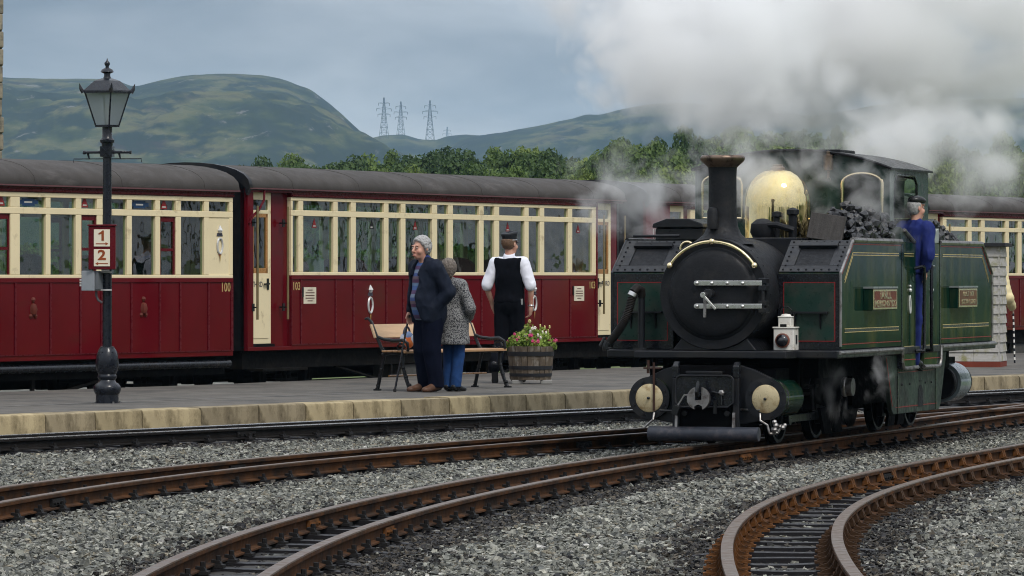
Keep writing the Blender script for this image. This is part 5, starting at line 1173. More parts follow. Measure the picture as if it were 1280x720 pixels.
pb = at(663.5, 480.5, Z=PL); barrel = empty('barrel_planter', (pb.x, pb.y + .28, PL), 0, 'half barrel planter of weathered oak with black iron hoops, full of flowers', 'planter')
prof = lambda z: .250 + .052 * (z / .48) ** .8
ns = 22
for i in range(ns):
    a0, a1 = 2 * math.pi * i / ns + .012, 2 * math.pi * (i + 1) / ns - .012; V = []; zs = (.055, .16, .30, .40, .49 + rnd.uniform(-.006, .006)); jit = rnd.uniform(-.003, .003)
    for z in zs:
        for (r, a) in ((prof(z) + jit, a0), (prof(z) + jit, a1), (prof(z) - .025, a1), (prof(z) - .025, a0)): V.append((r * math.cos(a), r * math.sin(a), z))
    fs = [(0, 1, 2, 3)] + [(k * 4 + j, k * 4 + (j + 1) % 4, k * 4 + 4 + (j + 1) % 4, k * 4 + 4 + j) for k in range(4) for j in range(4)] + [(19, 18, 17, 16)]
    MB().add(V, fs).build('stave', oak, barrel, smooth=0)
for z, hgt in ((.10, .04), (.19, .045), (.365, .055)):
    MB().lathe([(prof(z) + .003, z), (prof(z) + .008, z), (prof(z + hgt) + .008, z + hgt), (prof(z + hgt) + .003, z + hgt)], n=40, cap=False).build('hoop', hoop_m, barrel, smooth=40)
MB().cyl((0, 0, .08), .25, .37, n=24).build('soil', M('soil', (.03, .022, .016), .95), barrel)
for x in (-.17, .20): MB().box(x - .075, x + .075, -.20, .12, 0, .055).build('barrel_block', M('concrete', (.24, .235, .22), .9) if 'concrete' not in bpy.data.materials else bpy.data.materials['concrete'], barrel, bevel=.012)
def leaf_cloud(n, cen, rad, size, seed, up=.5, shell=.35):
    """Small leaf faces through an ellipsoid volume, gathered in clumps."""
    g = np.random.default_rng(seed); d = g.normal(size=(n, 3)); d /= np.linalg.norm(d, axis=1)[:, None]
    p = d * (shell + (1 - shell) * g.random((n, 1)) ** .5) * np.array(rad) + np.array(cen); return p, d, g
def leaf_mesh(name, P, Nn, size, mat, g, tones=None, asp=.55):
    n = len(P); Nn = Nn + g.normal(0, .55, (n, 3)); Nn /= np.linalg.norm(Nn, axis=1)[:, None]
    a = np.cross(Nn, g.normal(size=(n, 3))); a /= np.linalg.norm(a, axis=1)[:, None]; b = np.cross(Nn, a); s = (size * g.uniform(.6, 1.35, n))[:, None]
    V = np.stack([P - a * s, P + b * s * asp + Nn * s * .15, P + a * s, P - b * s * asp + Nn * s * .15], 1).reshape(-1, 3)
    Fq = np.arange(n * 4).reshape(n, 4); at_ = {'tone': ('POINT', np.repeat(tones, 4))} if tones is not None else None
    return mesh_np(name, V, Fq, mat, False, at_)
def foliage_mat(name, dark, light, rough=.6):
    m = bpy.data.materials.new(name); m.use_nodes = True; t = m.node_tree; b = t.nodes['Principled BSDF']
    a = t.nodes.new('ShaderNodeAttribute'); a.attribute_name = 'tone'; oi = t.nodes.new('ShaderNodeObjectInfo')
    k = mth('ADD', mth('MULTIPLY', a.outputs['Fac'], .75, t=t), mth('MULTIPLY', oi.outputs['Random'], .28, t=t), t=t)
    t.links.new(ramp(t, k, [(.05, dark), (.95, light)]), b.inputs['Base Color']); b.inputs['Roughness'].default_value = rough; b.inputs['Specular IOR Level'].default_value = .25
    b.inputs['Subsurface Weight'].default_value = 0
    tr = t.nodes.new('ShaderNodeBsdfTranslucent'); t.links.new(ramp(t, k, [(.05, tuple(c * 1.2 for c in dark)), (.95, tuple(c * 1.25 for c in light))]), tr.inputs[0]); mx = t.nodes.new('ShaderNodeMixShader'); mx.inputs[0].default_value = .25
    t.links.new(b.outputs[0], mx.inputs[1]); t.links.new(tr.outputs[0], mx.inputs[2]); t.links.new(mx.outputs[0], t.nodes['Material Output'].inputs[0]); return m
flower_leaf = foliage_mat('flower_leaf', (.05, .10, .012), (.25, .34, .06))
petal = {'pink': M('petal_pink', (.62, .06, .20), .6, var=.25), 'white': M('petal_white', (.80, .74, .66), .6), 'yellow': M('petal_yellow', (.62, .55, .22), .6)}
for i, (x, y, h, kk) in enumerate([(-.19, -.05, .16, 'pink'), (-.10, .02, .20, 'white'), (0, -.06, .15, 'pink'), (.07, .03, .24, 'white'), (.16, -.04, .21, 'white'), (.24, -.02, .10, 'pink'), (-.24, .0, .07, 'pink'), (-.02, .10, .32, 'yellow'), (.15, .08, .26, 'yellow'), (-.15, .12, .2, 'yellow'), (.10, -.16, .08, 'pink')]):
    fl = empty('flowering_plant', (barrel.location.x + x, barrel.location.y + y, PL + .45), rnd.uniform(0, 6), ('pink plant left of centre in the barrel planter', 'white plant left of centre in the barrel planter', 'low pink plant in the middle of the barrel planter', 'tall white plant in the middle of the barrel planter', 'white plant right of centre in the barrel planter', 'pink plant at the right rim of the barrel planter', 'pink plant at the left rim of the barrel planter', 'tallest pale yellow plant in the barrel planter', 'pale yellow plant on the right in the barrel planter', 'pale yellow plant on the left in the barrel planter', 'small pink plant at the front right of the barrel planter')[i], 'flower', 'flowers in the barrel planter')
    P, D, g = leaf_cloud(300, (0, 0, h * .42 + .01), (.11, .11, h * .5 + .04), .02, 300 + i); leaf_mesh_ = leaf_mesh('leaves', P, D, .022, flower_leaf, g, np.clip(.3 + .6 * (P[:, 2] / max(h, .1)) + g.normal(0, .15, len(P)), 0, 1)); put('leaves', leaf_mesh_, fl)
    b = MB()
    for q in range(6): b.tube([(rnd.uniform(-.03, .03), rnd.uniform(-.03, .03), 0), (rnd.uniform(-.06, .06), rnd.uniform(-.06, .06), h * .9)], .004, 4)
    b.build('stem', leaf_m, fl)
    b = MB()
    for q in range(5 if kk != 'yellow' else 4):
        c = Vector((rnd.uniform(-.085, .085), rnd.uniform(-.09, .05), h * rnd.uniform(.45, 1.05) + .03)); 
        for j in range(5): a = 2 * math.pi * j / 5; b.ball(c + Vector((.014 * math.cos(a), -.01, .014 * math.sin(a))), .011, 6)
    tag(b.build('flower_head', petal[kk], fl), kind='stuff')

# ------------------------------------------------------------------ white boarded hut behind the locomotive
ph = at(1249, 459, Z=PL); hut = empty('boarded_hut', (ph.x, ph.y, PL), R(-12), 'small weathered white boarded hut with a flat dark roof behind the locomotive', 'hut')
HW, HH = .92, 1.86; b = MB(); b.box(-HW + .02, -.02, .02, .9, .06, HH); b.build('hut_core', mortar, hut)
z = .10; k = 0
while z < HH - .02:
    for (x0, x1) in ((-HW, -.40), (-.395, 0.0)) if z < .34 else ((-HW, 0.0),):
        b = MB(); b.prism([(.0, z - .015), (.022, z + .155), (.03, z + .155), (.03, z - .015)] if False else [(-.026, z - .012), (-.004, z + .150), (.018, z + .150), (.018, z - .012)], 'x', x0, x1); b.build('board', weather, hut, smooth=0)
    b = MB(); b.prism([(.026, z - .012), (.004, z + .150), (-.018, z + .150), (-.018, z - .012)], 'y', -.02, .92); b.build('board', weather, hut, smooth=0)
    z += .146
MB().box(-HW - .08, .10, -.10, 1.0, HH - .01, HH + .045).build('hut_roof', slate, hut, bevel=.008)
MB().box(-HW - .01, .02, -.03, .93, .0, .085).build('hut_plinth', M('red_oxide', (.17, .035, .02), .8), hut)

# ------------------------------------------------------------------ stone building at the left edge
sx_ = at(3.5, Y=76).x; bld = empty('stone_building', (sx_, 76, -.35), R(9), 'corner of a tall rubble stone building at the left edge behind the carriage', 'building')
MB().box(-9, -.25, .06, 8, 0, 9).build('wall', mortar, bld)
for r_ in range(26):
    z = 2.0 + r_ * .28 + rnd.uniform(-.01, .01); wq = .55 if r_ % 2 else .34
    x = rnd.uniform(-.015, .015)
    while x > -2.2:
        b = MB(); b.box(x - wq + .015, x, -.02 + rnd.uniform(-.02, .02), .30, z, z + .262); b.build('stone', stone_m, bld, bevel=.02); x -= wq; wq = rnd.uniform(.3, .6)
for r_ in range(26):
    z = 2.0 + r_ * .28; y = .31
    while y < 2.0: wq = rnd.uniform(.3, .6); MB().box(-.3, .0 + rnd.uniform(-.02, .02), y, y + wq - .015, z, z + .262).build('stone', stone_m, bld, smooth=0); y += wq

# ------------------------------------------------------------------ hills, built as land with its own depth
hill_m = bpy.data.materials.new('hill_moor'); hill_m.use_nodes = True; t = hill_m.node_tree; b_ = t.nodes['Principled BSDF']
geo = t.nodes.new('ShaderNodeTexCoord')
def nzh(sc, det, sv):
    q = t.nodes.new('ShaderNodeMapping'); q.inputs['Scale'].default_value = sv; t.links.new(geo.outputs['Object'], q.inputs[0]); n = t.nodes.new('ShaderNodeTexNoise'); n.inputs['Scale'].default_value = sc; n.inputs['Detail'].default_value = det; n.inputs['Roughness'].default_value = .62; t.links.new(q.outputs[0], n.inputs['Vector']); return n.outputs['Fac']
na = nzh(.010, 10, (1, .5, 3.0)); nb_ = nzh(.034, 10, (1, .4, 2.0)); nc = nzh(.045, 6, (1, .4, 1.3))
c1 = ramp(t, na, [(.34, (.006, .011, .009)), (.44, (.014, .021, .011)), (.50, (.038, .048, .018)), (.57, (.095, .092, .038)), (.66, (.026, .022, .020))])
mx1 = t.nodes.new('ShaderNodeMix'); mx1.data_type = 'RGBA'; t.links.new(ramp(t, nb_, [(.49, (0, 0, 0)), (.58, (1, 1, 1))]), mx1.inputs[0]); t.links.new(c1, mx1.inputs[6]); mx1.inputs[7].default_value = (.013, .020, .014, 1)
mx2 = t.nodes.new('ShaderNodeMix'); mx2.data_type = 'RGBA'; t.links.new(ramp(t, nc, [(.63, (0, 0, 0)), (.70, (1, 1, 1))]), mx2.inputs[0]); t.links.new(mx1.outputs[2], mx2.inputs[6]); mx2.inputs[7].default_value = (.16, .15, .14, 1)
t.links.new(mx2.outputs[2], b_.inputs['Base Color']); b_.inputs['Roughness'].default_value = .95; b_.inputs['Specular IOR Level'].default_value = .1
def hill(name, crest_px, dist, foot, back, rough, seed):
    xs = np.linspace(crest_px[0][0], crest_px[-1][0], 260); ys = np.interp(xs, [c[0] for c in crest_px], [c[1] for c in crest_px])
    k = np.array([1, 2, 3, 2, 1.]) / 9; ys = np.convolve(np.pad(ys, 2, 'edge'), k, 'valid')
    tan = (xs - 640) / F; ds = np.concatenate([np.linspace(foot, dist, 60), np.linspace(dist, back, 18)[1:]])
    X = tan[None, :] * ds[:, None]; Y = np.repeat(ds[:, None], len(xs), 1); Hc = (HOR - ys) / F * dist + EYE
    g = np.where(ds < dist, ((ds - foot) / (dist - foot)), 1 - .9 * ((ds - dist) / (back - dist)) ** 1.2); g = np.clip(g, 0, 1); g = np.where(ds < dist, (1 - (1 - g) ** 1.7) * .75 + .25 * g ** 2.2, g)
    Z = Hc[None, :] * g[:, None]
    nz = np.array([mnoise.fractal(Vector((x * .004 + seed, y * .0022, 0)), .9, 2.1, 6) for x, y in zip(X.ravel(), Y.ravel())]).reshape(X.shape)
    env = np.sin(np.clip(g, 0, 1) * math.pi)[:, None] * .9 + .10; Z = np.maximum(Z + nz * rough * env, -.6); Z[0] = -.6; Z[-1] = -.6
    i = np.arange(X.size).reshape(X.shape); q = np.stack([i[:-1, :-1], i[:-1, 1:], i[1:, 1:], i[1:, :-1]], -1).reshape(-1, 4)
    o = put(name, mesh_np(name, np.stack([X, Y, Z], -1).reshape(-1, 3), q, hill_m, True)); return tag(o, kind='structure')
hill('hill', [(-700, 130), (-400, 118), (-200, 100), (0, 95), (60, 97), (110, 97), (146, 97), (165, 107), (200, 99), (240, 93), (290, 91), (330, 93), (360, 100), (392, 114), (425, 140), (450, 164), (470, 181), (492, 192), (520, 204), (560, 230), (620, 290), (680, 335)], 4400, 2300, 5600, 40, 1.3)
hill('hill', [(300, 240), (400, 215), (440, 190), (458, 174), (478, 169), (505, 168), (525, 174), (545, 175), (560, 170), (582, 168), (610, 170), (640, 172), (700, 178), (900, 200)], 5200, 4300, 6200, 6, 7.7)
hill('hill', [(480, 240), (540, 200), (575, 176), (602, 170), (640, 163), (668, 158), (700, 150), (722, 147), (732, 141), (748, 144), (770, 138), (800, 132), (840, 128), (900, 134), (950, 141), (990, 139), (1005, 146), (1050, 140), (1120, 128), (1200, 124), (1300, 120), (1500, 112), (1900, 130)], 5000, 3000, 6300, 30, 4.1)

# ------------------------------------------------------------------ pylons on the far ridge
py_m = M('galvanised_pylon', (.10, .11, .12), .6, .4)
def pylon():
    root = empty('electricity_pylon', (0, 0, 0), 0, None, 'electricity pylon', 'pylons on the ridge')
    b = MB(); H = 46.0; wz = lambda z: 4.2 * (1 - z / H) ** 1.25 + .55; zs = [0, 7, 13, 18.5, 23, 27, 31, 35, 38.5, 42, 46]
    th = .34
    for z0, z1 in zip(zs[:-1], zs[1:]):
        a, c = wz(z0), wz(z1)
        for s in ((-1, -1), (1, -1), (1, 1), (-1, 1)): b.bar((s[0] * a, s[1] * a, z0), (s[0] * c, s[1] * c, z1), th, th)
        for y in (-1, 1):
            b.bar((-a, y * a, z0), (c, y * c, z1), th * .6, th * .6); b.bar((a, y * a, z0), (-c, y * c, z1), th * .6, th * .6); b.bar((-c, y * c, z1), (c, y * c, z1), th * .6, th * .6)
    b.build('tower', py_m, root, smooth=0)
    for z, l in ((27, 7.2), (33.2, 8.6), (39.5, 6.4)):
        a = MB(); 
        for s in (-1, 1):
            for y in (-.6, .6): a.bar((s * wz(z), y, z), (s * l, 0, z + .4), .3, .3); a.bar((s * wz(z), y, z + 1.7), (s * l, 0, z + .5), .26, .26)
        ao = a.build('cross_arm', py_m, root, smooth=0)
        i_ = MB()
        for s in (-1, 1): i_.bar((s * (l - .3), 0, z + .3), (s * (l - .3), 0, z - 2.4), .45, .45)
        i_.build('insulator', M('insulator_brown', (.05, .04, .04), .4) if 'insulator_brown' not in bpy.data.materials else bpy.data.materials['insulator_brown'], ao, smooth=0)
    return root
proto = pylon()
for i, (px, ty, Y, lb) in enumerate([(480, 121, 5150, 'lattice electricity pylon, left one of the close pair on the ridge'), (501, 126, 5500, 'lattice electricity pylon, right one of the close pair on the ridge'), (537.5, 124.5, 5250, 'lattice electricity pylon standing alone on the ridge right of the pair'), (559, 158, 8200, 'tiny distant pylon farthest along the ridge')]):
    o = proto if i == 0 else copy_tree(proto); top = at(px, ty, Y=Y); o.location = (top.x, Y, top.z - 46 * 1.02); o.rotation_euler = (0, 0, (.25, .3, -.12, .2)[i]); o['label'] = lb
wr = MB()
P = [at(480, 0, Y=5150).x, at(501, 0, Y=5500).x, at(537.5, 0, Y=5250).x]

# ------------------------------------------------------------------ trees behind the train
fol = [foliage_mat('foliage_dark', (.020, .046, .015), (.085, .135, .036)), foliage_mat('foliage_mid', (.034, .070, .016), (.130, .190, .044)), foliage_mat('foliage_light', (.055, .100, .020), (.195, .245, .058))]
bark = M('tree_bark', (.07, .055, .042), .9, var=.3)
def crown_me(seed, mat, n=7000, flat=.86):
    g = np.random.default_rng(seed); nc = 34; d = g.normal(size=(nc, 3)); d /= np.linalg.norm(d, axis=1)[:, None]; d[:, 2] = np.abs(d[:, 2]) * 1.0 - .25
    cen = d * g.uniform(.42, .84, (nc, 1)) * np.array([1, 1, flat]); rad = g.uniform(.17, .36, nc); ct = g.uniform(0, .55, nc)
    k = g.choice(nc, n, p=rad ** 2 / (rad ** 2).sum()); dd = g.normal(size=(n, 3)); dd /= np.linalg.norm(dd, axis=1)[:, None]; dd[:, 2] = np.where(dd[:, 2] < -.3, -dd[:, 2], dd[:, 2])
    r = rad[k] * (.65 + .45 * g.random(n)); P = cen[k] + dd * r[:, None] * np.array([1, 1, .8]); tone = np.clip(ct[k] + g.normal(.2, .16, n), 0, 1)
    return leaf_mesh('crown', P, dd + np.array([0, 0, .35]), .043, mat, g, tone, .7)
CR = [[crown_me(50 + 10 * j + i, fol[j]) for i in range(3)] for j in range(3)]
def trunk_me(seed):
    r = random.Random(seed); b = MB(); b.tube([(0, 0, -1.0), (.02, 0, -.6), (-.02, .02, -.2), (.03, 0, .1)], [.085, .06, .05, .03], 8)
    for i in range(7):
        a = r.uniform(0, 6.28); z = r.uniform(-.5, -.15); b.tube([(0, 0, z), (.25 * math.cos(a), .25 * math.sin(a), z + .12), (.55 * math.cos(a), .55 * math.sin(a), z + .22)], [.035, .022, .008], 6)
    return b.mesh('trunk', bark)
TR = [trunk_me(i) for i in range(3)]
def tree(px, Y, ytop, wpx, tone, label, group, name='tree', cat='tree'):
    top = at(px, ytop, Y=Y); rx = wpx / 2 * Y / F; base = -.35; H = top.z - base; rz = max(H * .42, rx * .8) if name == 'tree' else H * .55
    o = empty(name, (top.x, Y, base), rnd.uniform(0, 6.28), label, cat, group)
    c = put('crown', CR[tone][rnd.randrange(3)], o, (0, 0, H - rz * .86)); c.scale = (rx, rx, rz)
    if name == 'bush': c.location.z = H * .46; c.scale = (rx, rx, H * .54)
    th = (H - .75 * rz) / 1.1; t_ = put('trunk', TR[rnd.randrange(3)], o, (0, 0, th)); t_.scale = (rx * .7, rx * .7, th)
    return o
    return o
TOP = [(-60, 240), (250, 212), (330, 194), (380, 192), (430, 188), (480, 183), (520, 177), (560, 170), (605, 174), (650, 163), (690, 172), (730, 168), (770, 160), (800, 157), (850, 154), (900, 152), (950, 156), (1000, 152), (1050, 150), (1100, 154), (1160, 158), (1210, 168), (1275, 166), (1400, 170)]
ty = lambda x: float(np.interp(x, [q[0] for q in TOP], [q[1] for q in TOP]))
TL = ['dark green broadleaf tree in the wood behind the train', 'mid green broadleaf tree in the wood behind the train', 'pale green broadleaf tree in the wood behind the train']
PLACES = [(-999, 390, 'above the left half of carriage 103'), (390, 460, 'above carriage 103, left of the pylons'), (460, 520, 'directly below the pair of pylons'), (520, 560, 'directly below the single pylon'), (560, 620, 'just right of the pylons'), (620, 680, 'between the pylons and the chimney'), (680, 740, 'above the right end of carriage 103'), (740, 800, 'above the joint between the middle carriages'), (800, 870, 'left of the locomotive chimney'), (870, 940, 'behind the chimney steam'), (940, 1010, 'behind the steam over the brass dome'), (1010, 1080, 'behind the steam over the cab front'), (1080, 1160, 'behind the steam over the cab roof'), (1160, 1220, 'just right of the cab roof'), (1220, 1400, 'at the right edge')]
SEEN = {}
def wood_label(x, row, tn):
    pl = next(q[2] for q in PLACES if q[0] <= x < q[1]); s = ('dark green', 'mid green', 'pale green')[tn] + ' tree in the ' + ('back', 'second', 'third', 'front')[row] + ' row ' + pl
    k = SEEN.get(s, 0); SEEN[s] = k + 1; return s if k == 0 else s.replace(' tree in', (' second tree in', ' third tree in', ' fourth tree in')[min(k, 3) - 1])
for row, (Y, drop, step, wmin, wmax) in enumerate(((350, -4, 29, 74, 135), (300, 9, 31, 74, 125), (255, 22, 34, 66, 115), (215, 38, 40, 60, 110))):
    x = 300 + row * 11
    while x < 1345:
        tn = rnd.choices((0, 1, 2), ((6, 3, 1), (4, 5, 2), (2, 5, 4), (1, 4, 6))[row])[0]
        if row == 0 and 520 < x < 600: tn = 0
        tree(x, Y + rnd.uniform(-14, 14), ty(x) + drop + rnd.uniform(-8, 13), rnd.uniform(wmin, wmax), tn, wood_label(x, row, tn), 'trees of the wood behind the train')
        x += step * rnd.uniform(.75, 1.3)
ORD = 'one two three four five six seven eight nine ten eleven twelve thirteen fourteen fifteen sixteen seventeen eighteen nineteen twenty twenty-one twenty-two twenty-three twenty-four twenty-five twenty-six twenty-seven twenty-eight twenty-nine thirty'.split()
for i in range(30):                          # bushes close behind the carriages, seen through their windows
    px = -70 + i * 47 + rnd.uniform(-12, 12); tn = rnd.choice((1, 2, 2)); Y = rnd.uniform(94, 108) if px < 760 else rnd.uniform(112, 126)
    tree(px, Y, rnd.uniform(262, 285) - (18 if px > 640 else 0), rnd.uniform(85, 130), tn, ('bright' if tn == 2 else 'dull') + ' green bush behind the carriages, number %s from the left seen through the windows' % ORD[i], 'bushes behind the carriages', 'bush', 'bush')
for px, yt, lb in ((1190, 190, 'large near tree just right of the locomotive cab roof'), (1235, 186, 'large near tree above the last carriage, second from the right edge'), (1285, 178, 'large near tree above the last carriage at the right edge'), (1150, 195, 'large near tree partly behind the locomotive cab roof')): tree(px, 165, yt, rnd.uniform(80, 110), rnd.choice((1, 2)), lb, 'trees right of the locomotive cab')

# more wood added outside the frame, right and behind the camera, for dark reflections
for i in range(58):
    a = R(13.5 + 2.2 * i) if i < 36 else R(100 + 7.5 * (i - 36)); dd = rnd.uniform(105, 150) if i < 36 else rnd.uniform(30, 44); hgt = rnd.uniform(15, 21) if i < 36 else rnd.uniform(9, 13)
    x, y = dd * math.sin(a), dd * math.cos(a); tn = rnd.choice((0, 1, 1)); rx = rnd.uniform(6.5, 8.5) if i < 36 else rnd.uniform(5, 6.5)
    o = empty('tree', (x, y, -.35), rnd.uniform(0, 6), 'broadleaf tree added outside the picture for reflection in the locomotive paint and the windows', 'tree', 'trees around the station outside the picture'); c = put('crown', CR[tn][i % 3], o, (0, 0, hgt * .38)); c.scale = (rx, rx, hgt * .48); t_ = put('trunk', TR[i % 3], o, (0, 0, hgt * .5)); t_.scale = (rx * .4, rx * .4, hgt * .45)

wd_ = at(343, 598, Z=BAL); weed = empty('weed', (wd_.x, wd_.y, BAL - .01), 0, 'small green weed growing in the ballast beside the rusty second track', 'plant')
P, D, g = leaf_cloud(70, (0, 0, .05), (.07, .06, .06), .02, 77); put('leaves', leaf_mesh('leaves', P, D + np.array([0, 0, .8]), .022, flower_leaf, g, np.clip(g.normal(.35, .2, 70), 0, 1), .3), weed)
b = MB()
for q in range(6): b.tube([(0, 0, 0), (rnd.uniform(-.06, .06), rnd.uniform(-.05, .05), rnd.uniform(.07, .13))], .003, 4)
b.build('stem', leaf_m, weed)

# ------------------------------------------------------------------ people
def skin_mat(name, c): return M(name, c, .55, var=.10, scale=14, bump=.05, bscale=120, dirt=((c[0] * .95, c[1] * .7, c[2] * .68), .25, 9))
skin = skin_mat('skin', (.50, .29, .21)); skin2 = skin_mat('skin_ruddy', (.54, .30, .22))
hair_grey = M('hair_grey', (.36, .355, .35), .6, var=.35, scale=40, bump=.6, bscale=90); hair_salt = M('hair_salt_pepper', (.15, .125, .105), .6, var=.6, scale=45, bump=.6, bscale=90); hair_brown = M('hair_brown', (.13, .075, .045), .6, var=.35, scale=40, bump=.5, bscale=90)
navy = M('navy_cloth', (.008, .012, .024), .75, var=.3, scale=9, bump=.2, bscale=200, spec=.15); trouser_n = M('navy_trouser', (.0045, .006, .015), .9, var=.25, scale=7, spec=.05); black_cloth = M('black_cloth', (.0045, .005, .0075), .9, var=.3, scale=9, spec=.05)
white_cloth = M('white_cotton', (.74, .75, .82), .8, var=.05); jeans = M('blue_jeans', (.010, .046, .155), .9, var=.25, scale=8, bump=.3, bscale=200); overall = M('blue_overall', (.010, .020, .13), .85, var=.22, scale=8); cream_cloth = M('cream_jacket', (.66, .56, .32), .75, var=.08)
brown_leather = M('brown_leather', (.085, .040, .022), .5, var=.3); black_leather = M('black_leather', (.012, .012, .013), .3); sole_m = M('shoe_sole', (.02, .02, .02), .8); cap_cloth = M('cap_cloth', (.012, .013, .017), .6); collar_navy = M('polo_collar', (.02, .035, .13), .8)
lips_m = M('lip', (.40, .13, .11), .5); eye_w = M('eye_white', (.40, .30, .26), .4); eye_d = M('eye_iris', (.04, .05, .06), .2); jacket_trim = M('jacket_piping', (.06, .085, .12), .6)
stripe = bpy.data.materials.new('striped_knit'); stripe.use_nodes = True; t = stripe.node_tree
tcs = t.nodes.new('ShaderNodeTexCoord'); sps = t.nodes.new('ShaderNodeSeparateXYZ'); t.links.new(tcs.outputs['Object'], sps.inputs[0])
fr_ = mth('FRACT', mth('MULTIPLY', sps.outputs['Z'], 3.55, t=t), t=t)
t.links.new(ramp(t, fr_, [(0, (.075, .04, .10)), (.16, (.05, .10, .26)), (.34, (.12, .19, .30)), (.46, (.085, .035, .085)), (.60, (.14, .10, .12)), (.72, (.05, .08, .22)), (.86, (.16, .21, .30))], 'CONSTANT'), t.nodes['Principled BSDF'].inputs['Base Color']); t.nodes['Principled BSDF'].inputs['Roughness'].default_value = .9
speck = bpy.data.materials.new('speckled_coat'); speck.use_nodes = True; t = speck.node_tree
tcs = t.nodes.new('ShaderNodeTexCoord'); vo = t.nodes.new('ShaderNodeTexNoise'); vo.inputs['Scale'].default_value = 62; vo.inputs['Detail'].default_value = 4; vo.inputs['Roughness'].default_value = .7; t.links.new(tcs.outputs['Object'], vo.inputs['Vector'])
t.links.new(ramp(t, vo.outputs['Fac'], [(.44, (.012, .013, .018)), (.50, (.06, .06, .07)), (.535, (.42, .42, .40)), (.60, (.10, .10, .115))]), t.nodes['Principled BSDF'].inputs['Base Color']); t.nodes['Principled BSDF'].inputs['Roughness'].default_value = .8

def V3(*a): return np.array(a, float)
def joints(**kw):
    J = {}
    for s, x in (('L', 1), ('R', -1)):
        J['hip' + s] = V3(.085 * x, 0, .90); J['knee' + s] = V3(.095 * x, -.025, .49); J['ank' + s] = V3(.10 * x, .03, .085); J['toe' + s] = V3(.125 * x, -.15, .03)
        J['sh' + s] = V3(.185 * x, .015, 1.42); J['el' + s] = V3(.25 * x, .05, 1.14); J['wr' + s] = V3(.255 * x, -.03, .90); J['hd' + s] = V3(.02 * x, -.02, -1)
    J['head'] = (0.0, 0.0, V3(0, 0, 0)); J['lean'] = (0.0, 0.0)
    for k, v in kw.items(): J[k] = v if k in ('head', 'lean', 'curl') else V3(*v)
    lx, ly = J['lean']
    for k, v in J.items():
        if isinstance(v, np.ndarray) and k[:2] in ('sh',): v[0] += lx * (v[2] - .9) / .5; v[1] += ly * (v[2] - .9) / .5
    J['T'] = lambda p: V3(p[0] + lx * max(0, p[2] - .9) / .5, p[1] + ly * max(0, p[2] - .9) / .5, p[2])
    return J
HS = 1.10
def head_tf(J):
    yaw, pitch, off = J['head']; Q = np.array(Matrix.Rotation(yaw, 3, 'Z') @ Matrix.Rotation(pitch, 3, 'X')); piv = J['T']((0, .015, 1.50))
    base = V3(0, .015, 1.50)
    return (lambda p: Q @ ((V3(*p) - base) * HS) + piv + off), Q
def fingers(S, wr, d, side, curl=.5):
    d = d / np.linalg.norm(d); ac = V3(0, 1, 0) - d * d[1]; ac /= np.linalg.norm(ac); nrm = np.cross(d, ac) * side
    p1 = wr + d * .085
    S.cone(wr, wr + d * .03, .026, .028, .015); S.cone(wr + d * .02 + ac * .022, p1 + ac * .026, .017, .015, .02); S.cone(wr + d * .02 - ac * .022, p1 - ac * .026, .017, .015, .02); S.cone(wr + d * .02, p1, .018, .016, .02)
    for i, (o, l) in enumerate(((-.030, .066), (-.010, .078), (.011, .074), (.030, .058))):
        p = p1 + ac * o; a = curl * (.55 + .1 * i); q = d
        for j, f in enumerate((.48, .30, .22)):
            q = q * math.cos(a) - nrm * math.sin(a); q = q / np.linalg.norm(q); e = p + q * l * f; S.cone(p, e, .0098 - .0008 * j, .0092 - .001 * j, .004); p = e
    p = wr + d * .025 - ac * .030; q = d * .75 - ac * .5 - nrm * .3; q /= np.linalg.norm(q); S.cone(p, p + q * .045, .014, .012, .01); q2 = q * .8 + d * .5; q2 /= np.linalg.norm(q2); S.cone(p + q * .045, p + q * .045 + q2 * .032, .0115, .010, .004)
def torso(S, J, g=0.0, belly=0.0, lo=.80, fem=False):
    T = J['T']
    S.ell(T((0, .01, .93)), (.165 + g, .115 + g + belly * .3, .15 + g), .05); S.ell(T((0, -.01 - belly * .4, 1.07)), (.148 + g, .105 + g + belly, .17 + g), .07); S.ell(T((0, .005, 1.27)), (.170 + g, .118 + g + belly * .3, .20 + g), .07)
    S.cone(J['shL'] * V3(.85, 1, 1), J['shR'] * V3(.85, 1, 1), .068 + g * .8, .068 + g * .8, .06); S.cone(T((0, .02, 1.44)), T((0, .015, 1.49)), .075 + g, .058 + g * .6, .05)
def arm(S, J, s, ra, rb, rc, t=1.0, k=.03):
    sh, el, wr = J['sh' + s], J['el' + s], J['wr' + s]; S.cone(sh, el if t >= .5 else sh + (el - sh) * t * 2, ra, rb if t >= .5 else ra + (rb - ra) * t * 2, k)
    if t > .5: e = el + (wr - el) * (t - .5) * 2; S.cone(el, e, rb, rb + (rc - rb) * (t - .5) * 2, .025)
def leg(S, J, s, ra, rb, rc, t=1.0, k=.03): 
    S.cone(J['hip' + s], J['knee' + s], ra, rb, k); S.cone(J['knee' + s], J['knee' + s] + (J['ank' + s] - J['knee' + s]) * t, rb, rc, .03)
